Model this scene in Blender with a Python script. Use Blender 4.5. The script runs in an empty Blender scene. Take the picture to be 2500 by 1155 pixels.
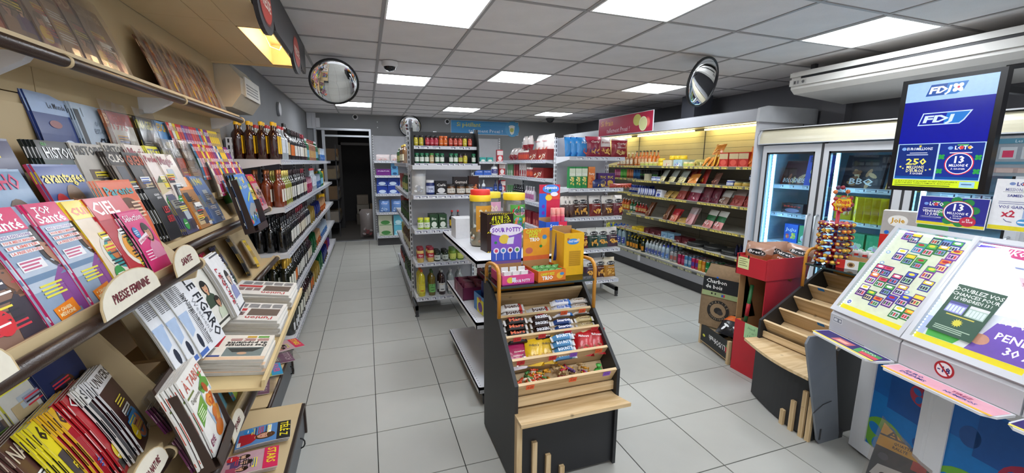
import bpy, math, random
from math import sin, cos, pi, radians, sqrt, atan2
from mathutils import Vector, Matrix, Euler
SC = bpy.context.scene
COL = SC.collection
# ------------------------------------------------------------------ camera, world, exposure
CAMZ, CEIL = 1.627, 2.568
def make_camera():
    yaw, pitch, roll, f = .3333, -.1732, .0077, 1018.82
    F = Vector((sin(yaw)*cos(pitch), cos(yaw)*cos(pitch), sin(pitch)))
    r = Vector((cos(yaw), -sin(yaw), 0)); u = r.cross(F)
    r2 = r*cos(roll) + u*sin(roll); u2 = -r*sin(roll) + u*cos(roll)
    cd = bpy.data.cameras.new('camera'); c = bpy.data.objects.new('camera', cd); COL.objects.link(c)
    cd.sensor_width = 36; cd.sensor_fit = 'HORIZONTAL'; cd.lens = f*36/2500; cd.clip_start = .05; cd.clip_end = 60
    m = Matrix((r2, u2, -F)).transposed().to_4x4(); m.translation = (0, 0, CAMZ)
    c.matrix_world = m; SC.camera = c
make_camera()
W = bpy.data.worlds.new('World'); SC.world = W; W.use_nodes = True
WORLD_STRENGTH = 0.7
W.node_tree.nodes['Background'].inputs[0].default_value = (.93, .95, 1, 1)
W.node_tree.nodes['Background'].inputs[1].default_value = WORLD_STRENGTH
PANEL_STRENGTH = 15.0
vs = SC.view_settings
vs.view_transform = 'Standard'; vs.look = 'None'; vs.gamma = 1; vs.use_curve_mapping = False; vs.exposure = 0.47
# ------------------------------------------------------------------ colours and materials
def lin(c): return c/12.92 if c <= .04045 else ((c+.055)/1.055)**2.4
def hx(s):
    if isinstance(s, (tuple, list)): return tuple(s)
    return tuple(lin(int(s[i:i+2], 16)/255) for i in (0, 2, 4))
MATS = {}
def nt(name):
    m = bpy.data.materials.new(name); m.use_nodes = True; t = m.node_tree
    return m, t, t.nodes['Principled BSDF']
def noise_mix(t, col_socket, amt, scale, detail=4, stretch=None):
    tc = t.nodes.new('ShaderNodeTexCoord'); n = t.nodes.new('ShaderNodeTexNoise'); n.inputs['Scale'].default_value = scale; n.inputs['Detail'].default_value = detail
    if stretch:
        mp = t.nodes.new('ShaderNodeMapping'); mp.inputs['Scale'].default_value = stretch
        t.links.new(tc.outputs['Object'], mp.inputs[0]); t.links.new(mp.outputs[0], n.inputs['Vector'])
    else: t.links.new(tc.outputs['Object'], n.inputs['Vector'])
    mr = t.nodes.new('ShaderNodeMapRange'); mr.inputs[3].default_value = 1-amt; mr.inputs[4].default_value = 1+amt
    mr.inputs[1].default_value = .25; mr.inputs[2].default_value = .75
    t.links.new(n.outputs[0], mr.inputs[0])
    mx = t.nodes.new('ShaderNodeVectorMath'); mx.operation = 'SCALE'
    t.links.new(col_socket, mx.inputs[0]); t.links.new(mr.outputs[0], mx.inputs['Scale'])
    return mx.outputs[0], n
def solid(name, c, rough=.5, metal=0, amt=.06, scale=9, bump=0, bscale=200, spec=.5, stretch=None, alpha=1):
    if name in MATS: return MATS[name]
    m, t, b = nt(name)
    rgb = t.nodes.new('ShaderNodeRGB'); rgb.outputs[0].default_value = (*hx(c), 1)
    s, n = noise_mix(t, rgb.outputs[0], amt, scale, stretch=stretch)
    t.links.new(s, b.inputs['Base Color'])
    b.inputs['Roughness'].default_value = rough; b.inputs['Metallic'].default_value = metal; b.inputs['Specular IOR Level'].default_value = spec
    if bump:
        tc = t.nodes.new('ShaderNodeTexCoord'); n2 = t.nodes.new('ShaderNodeTexNoise'); n2.inputs['Scale'].default_value = bscale
        t.links.new(tc.outputs['Object'], n2.inputs['Vector'])
        bp = t.nodes.new('ShaderNodeBump'); bp.inputs['Strength'].default_value = bump; bp.inputs['Distance'].default_value = .002
        t.links.new(n2.outputs[0], bp.inputs['Height']); t.links.new(bp.outputs[0], b.inputs['Normal'])
    MATS[name] = m; return m
def vc(name, rough=.45, spec=.5, bump=0, bscale=60, emit=0, amt=.05, coat=0, metal=0):
    """printed or painted surface: colours of the print come from the mesh's colour attribute"""
    if name in MATS: return MATS[name]
    m, t, b = nt(name)
    a = t.nodes.new('ShaderNodeAttribute'); a.attribute_name = 'Col'
    s, n = noise_mix(t, a.outputs[0], amt, 40)
    t.links.new(s, b.inputs['Base Color'])
    b.inputs['Roughness'].default_value = rough; b.inputs['Specular IOR Level'].default_value = spec; b.inputs['Metallic'].default_value = metal
    if coat: b.inputs['Coat Weight'].default_value = coat; b.inputs['Coat Roughness'].default_value = .12
    if emit:
        t.links.new(s, b.inputs['Emission Color']); b.inputs['Emission Strength'].default_value = emit
    if bump:
        tc = t.nodes.new('ShaderNodeTexCoord'); n2 = t.nodes.new('ShaderNodeTexNoise'); n2.inputs['Scale'].default_value = bscale
        t.links.new(tc.outputs['Object'], n2.inputs['Vector'])
        bp = t.nodes.new('ShaderNodeBump'); bp.inputs['Strength'].default_value = bump; bp.inputs['Distance'].default_value = .004
        t.links.new(n2.outputs[0], bp.inputs['Height']); t.links.new(bp.outputs[0], b.inputs['Normal'])
    MATS[name] = m; return m
def emis(name, c, s):
    if name in MATS: return MATS[name]
    m = bpy.data.materials.new(name); m.use_nodes = True; t = m.node_tree; t.nodes.clear()
    e = t.nodes.new('ShaderNodeEmission'); o = t.nodes.new('ShaderNodeOutputMaterial')
    e.inputs[0].default_value = (*hx(c), 1); e.inputs[1].default_value = s; t.links.new(e.outputs[0], o.inputs[0])
    MATS[name] = m; return m
def clear(name, tint='ffffff', gloss=.12, rough=.03, frost=0, frostcol='ffffff'):
    """thin clear sheet: mostly transparent, mirror-like by fresnel"""
    if name in MATS: return MATS[name]
    m = bpy.data.materials.new(name); m.use_nodes = True; t = m.node_tree; t.nodes.clear()
    tr = t.nodes.new('ShaderNodeBsdfTransparent'); tr.inputs[0].default_value = (*hx(tint), 1)
    gl = t.nodes.new('ShaderNodeBsdfGlossy'); gl.inputs['Roughness'].default_value = rough
    fr = t.nodes.new('ShaderNodeFresnel'); fr.inputs[0].default_value = 1.45
    ad = t.nodes.new('ShaderNodeMath'); ad.operation = 'ADD'; ad.inputs[1].default_value = gloss-.04; ad.use_clamp = True
    mx = t.nodes.new('ShaderNodeMixShader'); o = t.nodes.new('ShaderNodeOutputMaterial')
    t.links.new(fr.outputs[0], ad.inputs[0]); t.links.new(ad.outputs[0], mx.inputs[0]); t.links.new(tr.outputs[0], mx.inputs[1]); t.links.new(gl.outputs[0], mx.inputs[2])
    out = mx.outputs[0]
    if frost:
        df = t.nodes.new('ShaderNodeBsdfDiffuse'); df.inputs[0].default_value = (*hx(frostcol), 1)
        m2 = t.nodes.new('ShaderNodeMixShader'); m2.inputs[0].default_value = frost
        t.links.new(out, m2.inputs[1]); t.links.new(df.outputs[0], m2.inputs[2]); out = m2.outputs[0]
    t.links.new(out, o.inputs[0]); MATS[name] = m; return m
def wood(name, c1, c2, axis, scale=1.0):
    if name in MATS: return MATS[name]
    m, t, b = nt(name)
    tc = t.nodes.new('ShaderNodeTexCoord'); mp = t.nodes.new('ShaderNodeMapping')
    s = [14*scale]*3; s[axis] = 1.1*scale; mp.inputs['Scale'].default_value = s
    n = t.nodes.new('ShaderNodeTexNoise'); n.inputs['Scale'].default_value = 2.2; n.inputs['Detail'].default_value = 6; n.inputs['Distortion'].default_value = 1.2
    t.links.new(tc.outputs['Object'], mp.inputs[0]); t.links.new(mp.outputs[0], n.inputs['Vector'])
    r = t.nodes.new('ShaderNodeValToRGB'); e = r.color_ramp.elements
    e[0].position = .3; e[0].color = (*hx(c2), 1); e[1].position = .62; e[1].color = (*hx(c1), 1)
    t.links.new(n.outputs[0], r.inputs[0])
    v = t.nodes.new('ShaderNodeTexVoronoi'); v.inputs['Scale'].default_value = 7
    t.links.new(tc.outputs['Object'], v.inputs['Vector'])
    k = t.nodes.new('ShaderNodeMapRange'); k.inputs[1].default_value = .03; k.inputs[2].default_value = .1; k.inputs[3].default_value = .45; k.inputs[4].default_value = 1
    t.links.new(v.outputs['Distance'], k.inputs[0])
    mx = t.nodes.new('ShaderNodeVectorMath'); mx.operation = 'SCALE'
    t.links.new(r.outputs[0], mx.inputs[0]); t.links.new(k.outputs[0], mx.inputs['Scale']); t.links.new(mx.outputs[0], b.inputs['Base Color'])
    b.inputs['Roughness'].default_value = .55; MATS[name] = m; return m
PRINT = vc('printed_paper', .4, .35); GLOSS = vc('glossy_print', .3, .35, coat=.1); MATTE = vc('matte_print', .7, .3)
FILM = vc('plastic_wrapper', .26, .6, bump=.5, bscale=45); METAL = vc('can_metal', .28, .6, metal=.35); GLASSV = vc('bottle_glass', .07, .7, amt=.1, coat=.5)
SHELF = vc('painted_steel', .45, .5, amt=.04)
# ------------------------------------------------------------------ text
_txt = {}
def text_mesh(s, bold=.0):
    k = (s, bold)
    if k in _txt: return _txt[k]
    cu = bpy.data.curves.new('t', 'FONT'); cu.body = s; cu.resolution_u = 1; cu.offset = bold*.5; cu.fill_mode = 'FRONT'
    ob = bpy.data.objects.new('t', cu); me = ob.to_mesh()
    v = [(p.co.x, p.co.y) for p in me.vertices]; f = [tuple(p.vertices) for p in me.polygons]
    ob.to_mesh_clear(); bpy.data.objects.remove(ob); bpy.data.curves.remove(cu)
    if v:
        x0 = min(p[0] for p in v); x1 = max(p[0] for p in v); y0 = min(p[1] for p in v); y1 = max(p[1] for p in v)
        hcap = .69
        v = [((p[0]-x0)/hcap, p[1]/hcap) for p in v]; w = (x1-x0)/hcap
    else: w = 0
    _txt[k] = (v, f, w); return _txt[k]
# ------------------------------------------------------------------ mesh builder
class B:
    def __init__(s): s.v = []; s.f = []; s.c = []; s.sm = []; s.M = Matrix(); s.fn = None
    def add(s, vs_, fs, col, smooth=False):
        n = len(s.v); M = s.M
        if s.fn: vs_ = [s.fn(*p) for p in vs_]
        s.v += [tuple(M @ Vector(p)) for p in vs_]
        cols = col if isinstance(col, list) else None; c = None if cols else hx(col)
        for i, f in enumerate(fs):
            s.f.append(tuple(a+n for a in f)); s.c.append(hx(cols[i]) if cols else c); s.sm.append(smooth)
    def box(s, x0, x1, y0, y1, z0, z1, col='ffffff', top=None, front=None, bottom=None):
        vs_ = [(x, y, z) for z in (z0, z1) for y in (y0, y1) for x in (x0, x1)]
        fs = [(0, 2, 3, 1), (4, 5, 7, 6), (0, 1, 5, 4), (2, 6, 7, 3), (0, 4, 6, 2), (1, 3, 7, 5)]
        s.add(vs_, fs, [bottom or col, top or col, front or col, col, col, col])
    def prism(s, pts, a, b, axis='x', col='ffffff'):
        """extrude a 2-D outline: axis x -> pts are (y,z); y -> (x,z); z -> (x,y)"""
        n = len(pts)
        mk = {'x': lambda p, t: (t, p[0], p[1]), 'y': lambda p, t: (p[0], t, p[1]), 'z': lambda p, t: (p[0], p[1], t)}[axis]
        vs_ = [mk(p, a) for p in pts] + [mk(p, b) for p in pts]
        fs = [tuple(range(n))[::-1], tuple(range(n, 2*n))] + [(i, (i+1) % n, n+(i+1) % n, n+i) for i in range(n)]
        s.add(vs_, fs, col)
    def lathe(s, prof, seg=14, cols='ffffff', smooth=True, sx=1, sy=1):
        """prof (r,z) upward; cols a colour or one colour per band"""
        n = len(prof); vs_ = []
        for r, z in prof:
            for k in range(seg): a = 2*pi*k/seg; vs_.append((r*cos(a)*sx, r*sin(a)*sy, z))
        fs = []; cc = []
        for i in range(n-1):
            for k in range(seg):
                k2 = (k+1) % seg; fs.append((i*seg+k, i*seg+k2, (i+1)*seg+k2, (i+1)*seg+k)); cc.append(cols[i] if isinstance(cols, list) else cols)
        s.add(vs_, fs, cc, smooth)
        s.add(vs_[:seg], [tuple(range(seg))[::-1]], cc[0]); s.add(vs_[-seg:], [tuple(range(seg))], cc[-1])
    def tube(s, pts, r, seg=8, col='ffffff', closed=False):
        P = [Vector(p) for p in pts]; n = len(P); vs_ = []
        up = None
        for i in range(n):
            d = ((P[min(i+1, n-1)]-P[max(i-1, 0)]) if not closed else (P[(i+1) % n]-P[i-1])).normalized()
            if up is None: up = d.orthogonal().normalized()
            up = (up - d*up.dot(d)).normalized(); w = d.cross(up)
            rr = r[i] if isinstance(r, (list, tuple)) else r
            for k in range(seg): a = 2*pi*k/seg; vs_.append(tuple(P[i]+(up*cos(a)+w*sin(a))*rr))
        fs = []
        for i in range(n if closed else n-1):
            j = (i+1) % n
            for k in range(seg): k2 = (k+1) % seg; fs.append((i*seg+k, i*seg+k2, j*seg+k2, j*seg+k))
        if not closed: fs += [tuple(range(seg))[::-1], tuple(range((n-1)*seg, n*seg))]
        s.add(vs_, fs, col, True)
    def sphere(s, c, r, col, seg=8, rings=6, sz=1):
        prof = [(r*sin(pi*i/rings) if 0 < i < rings else r*.02, -r*sz*cos(pi*i/rings)) for i in range(rings+1)]
        M = s.M; s.M = M @ Matrix.Translation(c); s.lathe(prof, seg, col); s.M = M
    # --- flat print: x right, y up, z out of the page (frame set with s.M, curved with s.fn)
    def rect(s, x0, y0, x1, y1, col, z=0, n=1):
        if n == 1: s.add([(x0, y0, z), (x1, y0, z), (x1, y1, z), (x0, y1, z)], [(0, 1, 2, 3)], col); return
        vs_ = []; fs = []
        for j in range(n+1):
            for i in range(n+1): vs_.append((x0+(x1-x0)*i/n, y0+(y1-y0)*j/n, z))
        for j in range(n):
            for i in range(n): a = j*(n+1)+i; fs.append((a, a+1, a+n+2, a+n+1))
        s.add(vs_, fs, col)
    def poly(s, pts, col, z=0): s.add([(p[0], p[1], z) for p in pts], [tuple(range(len(pts)))], col)
    def ell(s, x, y, rx, ry, col, z=0, seg=16, rot=0):
        c, d = cos(rot), sin(rot)
        s.poly([(x+rx*cos(2*pi*k/seg)*c-ry*sin(2*pi*k/seg)*d, y+rx*cos(2*pi*k/seg)*d+ry*sin(2*pi*k/seg)*c) for k in range(seg)], col, z)
    def star(s, x, y, r0, r1, n, col, z=0):
        s.poly([(x+(r0 if k % 2 else r1)*cos(pi*k/n), y+(r0 if k % 2 else r1)*sin(pi*k/n)) for k in range(2*n)], col, z)
    def txt(s, t, x, y, h, col, z=.0006, w=None, bold=.012, al='c', rot=0, sx=1, shear=0):
        v, f, tw = text_mesh(t, bold)
        if not v: return
        k = sx if w is None else w/(tw*h)
        W_ = tw*h*k; ox = {'c': -W_/2, 'l': 0, 'r': -W_}[al]; c, d = cos(rot), sin(rot)
        q = []
        for a, b in v:
            X = a*h*k+ox+b*h*shear; Y = b*h; q.append((x+X*c-Y*d, y+X*d+Y*c, z))
        s.add(q, f, col)
    def lines(s, x0, x1, y, n, dy, h, col, z=.0005, seed=1, jag=.25):
        R_ = random.Random(seed)
        for i in range(n): s.rect(x0, y-i*dy-h, x1-(x1-x0)*jag*R_.random(), y-i*dy, col, z)
    def obj(s, name, mat, parent=None, loc=None, rot=None):
        me = bpy.data.meshes.new(name); me.from_pydata(s.v, [], s.f)
        ca = me.color_attributes.new('Col', 'FLOAT_COLOR', 'CORNER')
        buf = []
        for f, c in zip(s.f, s.c): buf += [c[0], c[1], c[2], 1.0]*len(f)
        ca.data.foreach_set('color', buf)
        me.polygons.foreach_set('use_smooth', s.sm)
        me.materials.append(mat)
        me.update()
        return mobj(name, me, parent, loc, rot)
def mobj(name, me, parent=None, loc=None, rot=None):
    o = bpy.data.objects.new(name, me); COL.objects.link(o)
    if parent: o.parent = parent
    if loc is not None: o.location = loc
    if rot is not None: o.rotation_euler = rot
    return o
def frame(o, x, y):
    """matrix with page x, page y directions, origin o"""
    x = Vector(x).normalized(); y = Vector(y); y = (y-x*x.dot(y)).normalized(); z = x.cross(y)
    m = Matrix((x, y, z)).transposed().to_4x4(); m.translation = o; return m
FRONT = frame((0, 0, 0), (1, 0, 0), (0, 0, 1))          # a page facing -y
def thing(name, label, cat, loc=(0, 0, 0), rot=(0, 0, 0), group=None):
    o = bpy.data.objects.new(name, None); COL.objects.link(o); o.empty_display_size = .05
    o.location = loc; o.rotation_euler = rot
    return tag(o, label, cat, group)
def tag(o, label, cat, group=None):
    o['label'] = label; o['category'] = cat
    if group: o['group'] = group
    return o
def struct(o): o['kind'] = 'structure'; return o
KIDS = {}
def kids(o):
    if o.name not in KIDS: KIDS[o.name] = list(o.children)
    return KIDS[o.name]
def dup(root, loc=None, rot=None, label=None, group=None, scale=None):
    r = root.copy(); COL.objects.link(r)
    if loc is not None: r.location = loc
    if rot is not None: r.rotation_euler = rot
    if scale: r.scale = scale
    if label: r['label'] = label
    if group: r['group'] = group
    for ch in kids(root):
        c = ch.copy(); COL.objects.link(c); c.parent = r
        for g in kids(ch): d = g.copy(); COL.objects.link(d); d.parent = c
    return r
ORD = ['first', 'second', 'third', 'fourth', 'fifth', 'sixth', 'seventh', 'eighth', 'ninth', 'tenth', 'eleventh', 'twelfth', 'thirteenth', 'fourteenth', 'fifteenth', 'sixteenth', 'seventeenth', 'eighteenth', 'nineteenth', 'twentieth']
USED = {}
def uniq(proto, first_flag, loc, rot, label, group=None, scale=None):
    """the first placement moves the prototype itself, later ones copy it"""
    if proto.name in USED: return dup(proto, loc, rot, label, group, scale)
    USED[proto.name] = 1; kids(proto)
    for k_ in kids(proto): kids(k_)
    proto.location = loc; proto.rotation_euler = rot; proto['label'] = label
    if scale: proto.scale = scale
    if group: proto['group'] = group
    return proto
def put(proto, loc, rot=(0, 0, 0), label=None, group=None, scale=None): return uniq(proto, None, loc, rot, label or proto['label'], group, scale)
# ================================================================== THE ROOM
XL, XR, YB = -1.05, 4.8, 9.2
m_wall = solid('wall_paint_grey', '8a8b8d', .75, amt=.05, scale=3, bump=.25, bscale=260)
m_wall_r = solid('wall_paint_dark_grey', '66666a', .8, amt=.05, scale=3, bump=.2, bscale=260)
m_alu = solid('brushed_aluminium', 'b9bcc0', .35, .8, amt=.05, stretch=(1, 1, 30))
# floor: grout bed with every tile on it
def build_floor():
    b = B(); b.box(-1.3, 5.2, -.9, 9.2, -.06, -.004, '3a3836'); fl = struct(b.obj('floor', solid('grout', '2b2a28', .9)))
    mt, t, bs = nt('floor_tile_ceramic')
    oi = t.nodes.new('ShaderNodeObjectInfo'); rgb = t.nodes.new('ShaderNodeRGB'); rgb.outputs[0].default_value = (*hx('b0afa8'), 1)
    s, n = noise_mix(t, rgb.outputs[0], .07, 2.2)
    mr = t.nodes.new('ShaderNodeMapRange'); mr.inputs[3].default_value = .96; mr.inputs[4].default_value = 1.03; t.links.new(oi.outputs['Random'], mr.inputs[0])
    mx = t.nodes.new('ShaderNodeVectorMath'); mx.operation = 'SCALE'; t.links.new(s, mx.inputs[0]); t.links.new(mr.outputs[0], mx.inputs['Scale']); t.links.new(mx.outputs[0], bs.inputs['Base Color'])
    bs.inputs['Roughness'].default_value = .42; bs.inputs['Specular IOR Level'].default_value = .4
    e = .4450; q = B()
    g = .002
    q.prism([(0, 0), (e, 0), (e, e), (0, e)], -.006, -.001, 'z'); q.prism([(g/2, g/2), (e-g/2, g/2), (e-g/2, e-g/2), (g/2, e-g/2)], -.001, 0, 'z')
    me = None
    rest = B()
    for i in range(-1, 12):
        for j in range(-11, 12):
            x, y = -.4639+.45*i, 3.801+.45*j
            if j >= -6:
                if me is None: o = q.obj('floor_tile', mt, fl, (x, y, 0)); me = o.data
                else: mobj('floor_tile', me, fl, (x, y, 0))
            else: rest.box(x, x+e, y, y+e, -.006, 0, 'ffffff')
    o = rest.obj('near_floor_tiles', mt, fl); o['kind'] = 'stuff'
build_floor()
def build_ceiling():
    b = B(); b.box(-1.3, 5.2, -.9, 9.4, CEIL+.03, CEIL+.08, '888888'); ce = struct(b.obj('ceiling', solid('ceiling_void', '8a8a88', .9)))
    mt = solid('mineral_fibre_tile', 'dad6d4', .95, amt=.05, scale=5, bump=.6, bscale=140)
    t = mt.node_tree; bs = t.nodes['Principled BSDF']
    # pin holes and flecks of the mineral fibre
    src = bs.inputs['Base Color'].links[0].from_socket; tc = t.nodes.new('ShaderNodeTexCoord'); v = t.nodes.new('ShaderNodeTexVoronoi'); v.inputs['Scale'].default_value = 75
    t.links.new(tc.outputs['Object'], v.inputs['Vector']); mr = t.nodes.new('ShaderNodeMapRange'); mr.inputs[1].default_value = .05; mr.inputs[2].default_value = .16; mr.inputs[3].default_value = .72; mr.inputs[4].default_value = 1
    t.links.new(v.outputs['Distance'], mr.inputs[0]); mx = t.nodes.new('ShaderNodeVectorMath'); mx.operation = 'SCALE'; t.links.new(src, mx.inputs[0]); t.links.new(mr.outputs[0], mx.inputs['Scale']); t.links.new(mx.outputs[0], bs.inputs['Base Color'])
    grid = solid('ceiling_grid_metal', '9b9896', .5, .1, amt=.03)
    lit = {(5, 2), (-1, 7), (2, 7), (5, 7), (5, -2), (2, -2), (0, -1), (0, 3), (2, 2), (0, -5), (2, -5), (5, -5)}
    me = None; tq = B(); tq.box(.012, .588, .012, .588, 0, .02); gm = None
    bars = B()
    for i in range(-2, 8):
        for j in range(-6, 11):
            x, y = .1507+.6*i, 3.0993+.6*j
            if (i, j) in lit: continue
            if x+.6 > XR+.4 or y+.6 > YB+.8 or y < -.9: continue
            if me is None: o = tq.obj('ceiling_tile', mt, ce, (x, y, CEIL+.003)); me = o.data
            else: mobj('ceiling_tile', me, ce, (x, y, CEIL+.003))
    for i in range(-2, 9):
        x = .1507+.6*i; q = B(); q.box(-.012, .012, -.9, YB, -.002, .02); q.obj('grid_runner', grid, ce, (x, 0, CEIL))
    for j in range(-6, 11):
        y = 3.0993+.6*j
        if y > YB: continue
        q = B(); q.box(XL, XR, -.01, .01, -.003, .018); q.obj('grid_cross_runner', grid, ce, (0, y, CEIL))
    names = {(0, -1): 'nearest large bright ceiling light panel left of centre', (2, -2): 'large bright ceiling light panel cut by the top edge right of centre',
             (5, -2): 'bright ceiling light panel in front of the long wall unit', (0, 3): 'ceiling light panel next to the white dome camera', (2, 2): 'ceiling light panel in the middle of the ceiling',
             (5, 2): 'ceiling light panel left of the right-hand round mirror', (-1, 7): 'farthest left ceiling light panel behind the left round mirror', (2, 7): 'small far ceiling light panel above the blue sign',
             (5, 7): 'small far ceiling light panel above the black dome camera'}
    fr = solid('white_light_frame', 'e8e8e6', .5)
    for n, (i, j) in enumerate(sorted(lit)):
        x, y = .1507+.6*i, 3.0993+.6*j
        if (i, j) not in names: lb = 'square ceiling light panel over the front of the shop, out of view'
        else: lb = names[(i, j)]
        t = thing('ceiling_light', lb, 'ceiling light', (x+.3, y+.3, CEIL), group='square ceiling light panels')
        q = B()
        for a in ((-.29, .29, -.29, -.278), (-.29, .29, .278, .29), (-.29, -.278, -.278, .278), (.278, .29, -.278, .278)): q.box(*a, -.006, .012)
        q.obj('frame', fr, t)
        q = B(); q.box(-.278, .278, -.278, .278, -.003, .008); q.obj('diffuser', emis('light_panel', 'f2f8ff', PANEL_STRENGTH), t)
build_ceiling()
def build_walls():
    b = B(); b.box(XL-.12, XL, -.9, YB+.12, 0, CEIL+.1); struct(b.obj('wall_left', m_wall))
    # back wall with the doorway
    b = B(); b.box(XL, -.92, YB, YB+.12, 0, CEIL+.1); b.box(.11, XR+.1, YB, YB+.12, 0, CEIL+.1); b.box(-.92, .11, YB, YB+.12, 2.27, CEIL+.1); struct(b.obj('wall_back', m_wall))
    b = B(); b.box(XR, XR+.12, -.9, YB+.12, 0, CEIL+.1); w = struct(b.obj('wall_right', m_wall_r))
    b = B(); b.box(XR-.10, XR, 3.1, 3.35, 2.05, CEIL-.01); struct(b.obj('trim_1', m_wall_r))
    # aluminium door frame
    b = B(); b.box(-.935, -.895, YB-.03, YB+.13, 0, 2.29); b.box(.085, .125, YB-.03, YB+.13, 0, 2.29); b.box(-.895, .085, YB-.03, YB+.13, 2.25, 2.29); d = struct(b.obj('door_1', m_alu))
    b = B(); b.box(-.80, -.745, YB+.03, YB+.09, 0, 2.25); b.box(-.745, .085, YB+.05, YB+.09, 2.13, 2.165); b.obj('sliding_door_track', m_alu, d)
    b = B(); b.box(-.895, .085, YB-.02, YB+.12, 0, .012); b.obj('threshold', m_alu, d)
    # dark store room behind
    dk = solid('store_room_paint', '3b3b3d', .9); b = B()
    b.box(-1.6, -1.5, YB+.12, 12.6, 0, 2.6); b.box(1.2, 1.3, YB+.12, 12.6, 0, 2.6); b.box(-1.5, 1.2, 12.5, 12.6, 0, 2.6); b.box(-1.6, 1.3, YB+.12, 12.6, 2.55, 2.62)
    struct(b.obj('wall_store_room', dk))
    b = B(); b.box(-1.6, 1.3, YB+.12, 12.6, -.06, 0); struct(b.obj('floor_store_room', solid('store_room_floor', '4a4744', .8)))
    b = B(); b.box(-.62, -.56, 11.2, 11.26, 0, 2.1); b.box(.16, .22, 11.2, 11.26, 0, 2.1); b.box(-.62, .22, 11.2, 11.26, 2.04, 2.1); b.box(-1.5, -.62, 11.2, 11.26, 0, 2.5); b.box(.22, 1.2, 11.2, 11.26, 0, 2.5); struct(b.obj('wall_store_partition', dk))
build_walls()
ld = bpy.data.lights.new('store_fill_light', 'AREA'); ld.energy = 5; ld.size = .5; ld.color = (1, .93, .85); lo = bpy.data.objects.new('store_fill_light', ld); COL.objects.link(lo); lo.location = (-.1, 10.3, 2.5)  # added faint fill that lifts the storeroom floor, not a real fitting
# ================================================================== SHELVING
m_white = solid('white_steel', 'd7d8dc', .4, .0, amt=.03, scale=6)
m_shelfback = solid('shelf_back_panel', 'b4b5ba', .6, amt=.04)
m_dkback = solid('shelf_back_dark', '77777c', .6, amt=.04)
m_black = solid('black_plastic', '17181a', .45)
m_foot = solid('dark_steel_foot', '3a3a3c', .5)
m_card = solid('cardboard', 'b08a5c', .8, amt=.08)
def price_rail(w, seed, base='c9ccd6', tick='f2f2f4', ink='5b6088', fill=.95, h=.036):
    R_ = random.Random(seed); b = B(); b.M = FRONT.copy()
    b.rect(0, -h, w, 0, base, 0); b.rect(0, -.004, w, 0, 'a2a4ab', .0004)
    x = .01
    while x < w-.05:
        t = R_.choice([.05, .06, .07, .09])
        if R_.random() < fill:
            e = min(x+t, w-.005); b.rect(x, -h+.003, e, -.004, tick, .0004); b.rect(x+.006, -h+.02, e-.015, -h+.027, ink, .0008); b.rect(x+.006, -h+.008, x+t*.5, -h+.013, '8a8c98', .0008); b.rect(e-.014, -h+.006, e-.004, -h+.026, '3a3c55', .0008)
        x += t+R_.choice([.002, .004, .03])
    return b
def shelving(name, label, loc, rz, w, depth, zs, top, posts=(0, 1), back=None, foot=True, group=None, kick=False, rail_kw={}, bracket=True, backmat=None, slot=True, seed=1, board_t=.022, skip_rail=()):
    """a shelving unit: front edge along local x at y=0, back panel at y=depth"""
    t = thing(name, label, 'shelving', loc, (0, 0, rz), group)
    bk = B(); bk.box(0, w, depth-.02, depth, .08, top); bk.obj('back_panel', backmat or m_shelfback, t)
    for k in posts:
        x = k*w; p = B(); p.box(x-.014, x+.014, depth-.055, depth-.018, 0, top+.01); po = p.obj('upright', m_white, t)
        if slot:
            s = B(); z = .12
            while z < top: s.box(x-.005, x+.005, depth-.056, depth-.0545, z, z+.03); s.box(x-.0145, x-.0135, depth-.042, depth-.03, z, z+.03); s.box(x+.0135, x+.0145, depth-.042, depth-.03, z, z+.03); z += .05
            o = s.obj('slots', m_black, po); o['kind'] = 'stuff'
        if foot and k in (0, 1):
            f = B(); f.box(x-.015, x+.015, .02, depth-.02, .07, .115); f.box(x-.015, x+.015, .02, .05, .02, .115); f.M = Matrix.Translation((x, .035, 0)); f.lathe([(.022, 0), (.022, .008), (.008, .02)], 8); f.obj('foot', m_foot, t)
    for i, z in enumerate(zs):
        b = B(); b.box(0, w, .004, depth-.055, z-board_t, z); b.box(0, w, 0, .006, z-.042, z+.002)
        sh = b.obj('shelf', m_white, t)
        h = B(); x = .02
        while x < w-.01: h.box(x-.003, x+.003, .012, .018, z, z+.0006); x += .033
        o = h.obj('perforations', m_foot, sh); o['kind'] = 'stuff'
        if bracket:
            for x in (0, w):
                q = B(); q.prism([(.006, z-.002), (depth-.05, z-.002), (depth-.05, z-.085), (.02, z-.036), (.006, z-.036)], x-.0025, x+.0025, 'x'); q.obj('bracket', m_white, t)
        if i not in skip_rail:
            r = price_rail(w, seed*31+i, **rail_kw); r.obj('price_rail', SHELF, t, (0, -.0015, z+.001))
    if kick: k = B(); k.box(0, w, .03, .05, 0, zs[-1]-.03); k.obj('kick_plate', m_foot, t)
    return t
WALL_Z = [1.645, 1.25, .862, .487, .115]
wine_wall = shelving('wall_shelving', 'long white steel drinks shelving along the left wall up to the doorway', (-.65, 3.86, 0), pi/2, 5.1, .385, WALL_Z, 1.80, posts=(0, .2, .4, .6, .8, 1), foot=False, kick=True, backmat=m_dkback, seed=2)
G1_Z = [1.602, 1.305, .948, .59, .215]
g1_end = shelving('gondola_shelving', 'white end shelving with the black spice rack, spreads and oil bottles', (.44, 4.33, 0), 0, .70, .42, [1.602, 1.30, .94, .59, .215], 1.96, seed=3, skip_rail=(0,))
g1_left = shelving('gondola_shelving', 'white shelving facing the left aisle, behind the spice rack end', (.415, 6.78, 0), -pi/2, 2.0, .36, [1.62, 1.27, .93, .57, .2], 1.96, posts=(0, .5, 1), seed=4)
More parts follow.
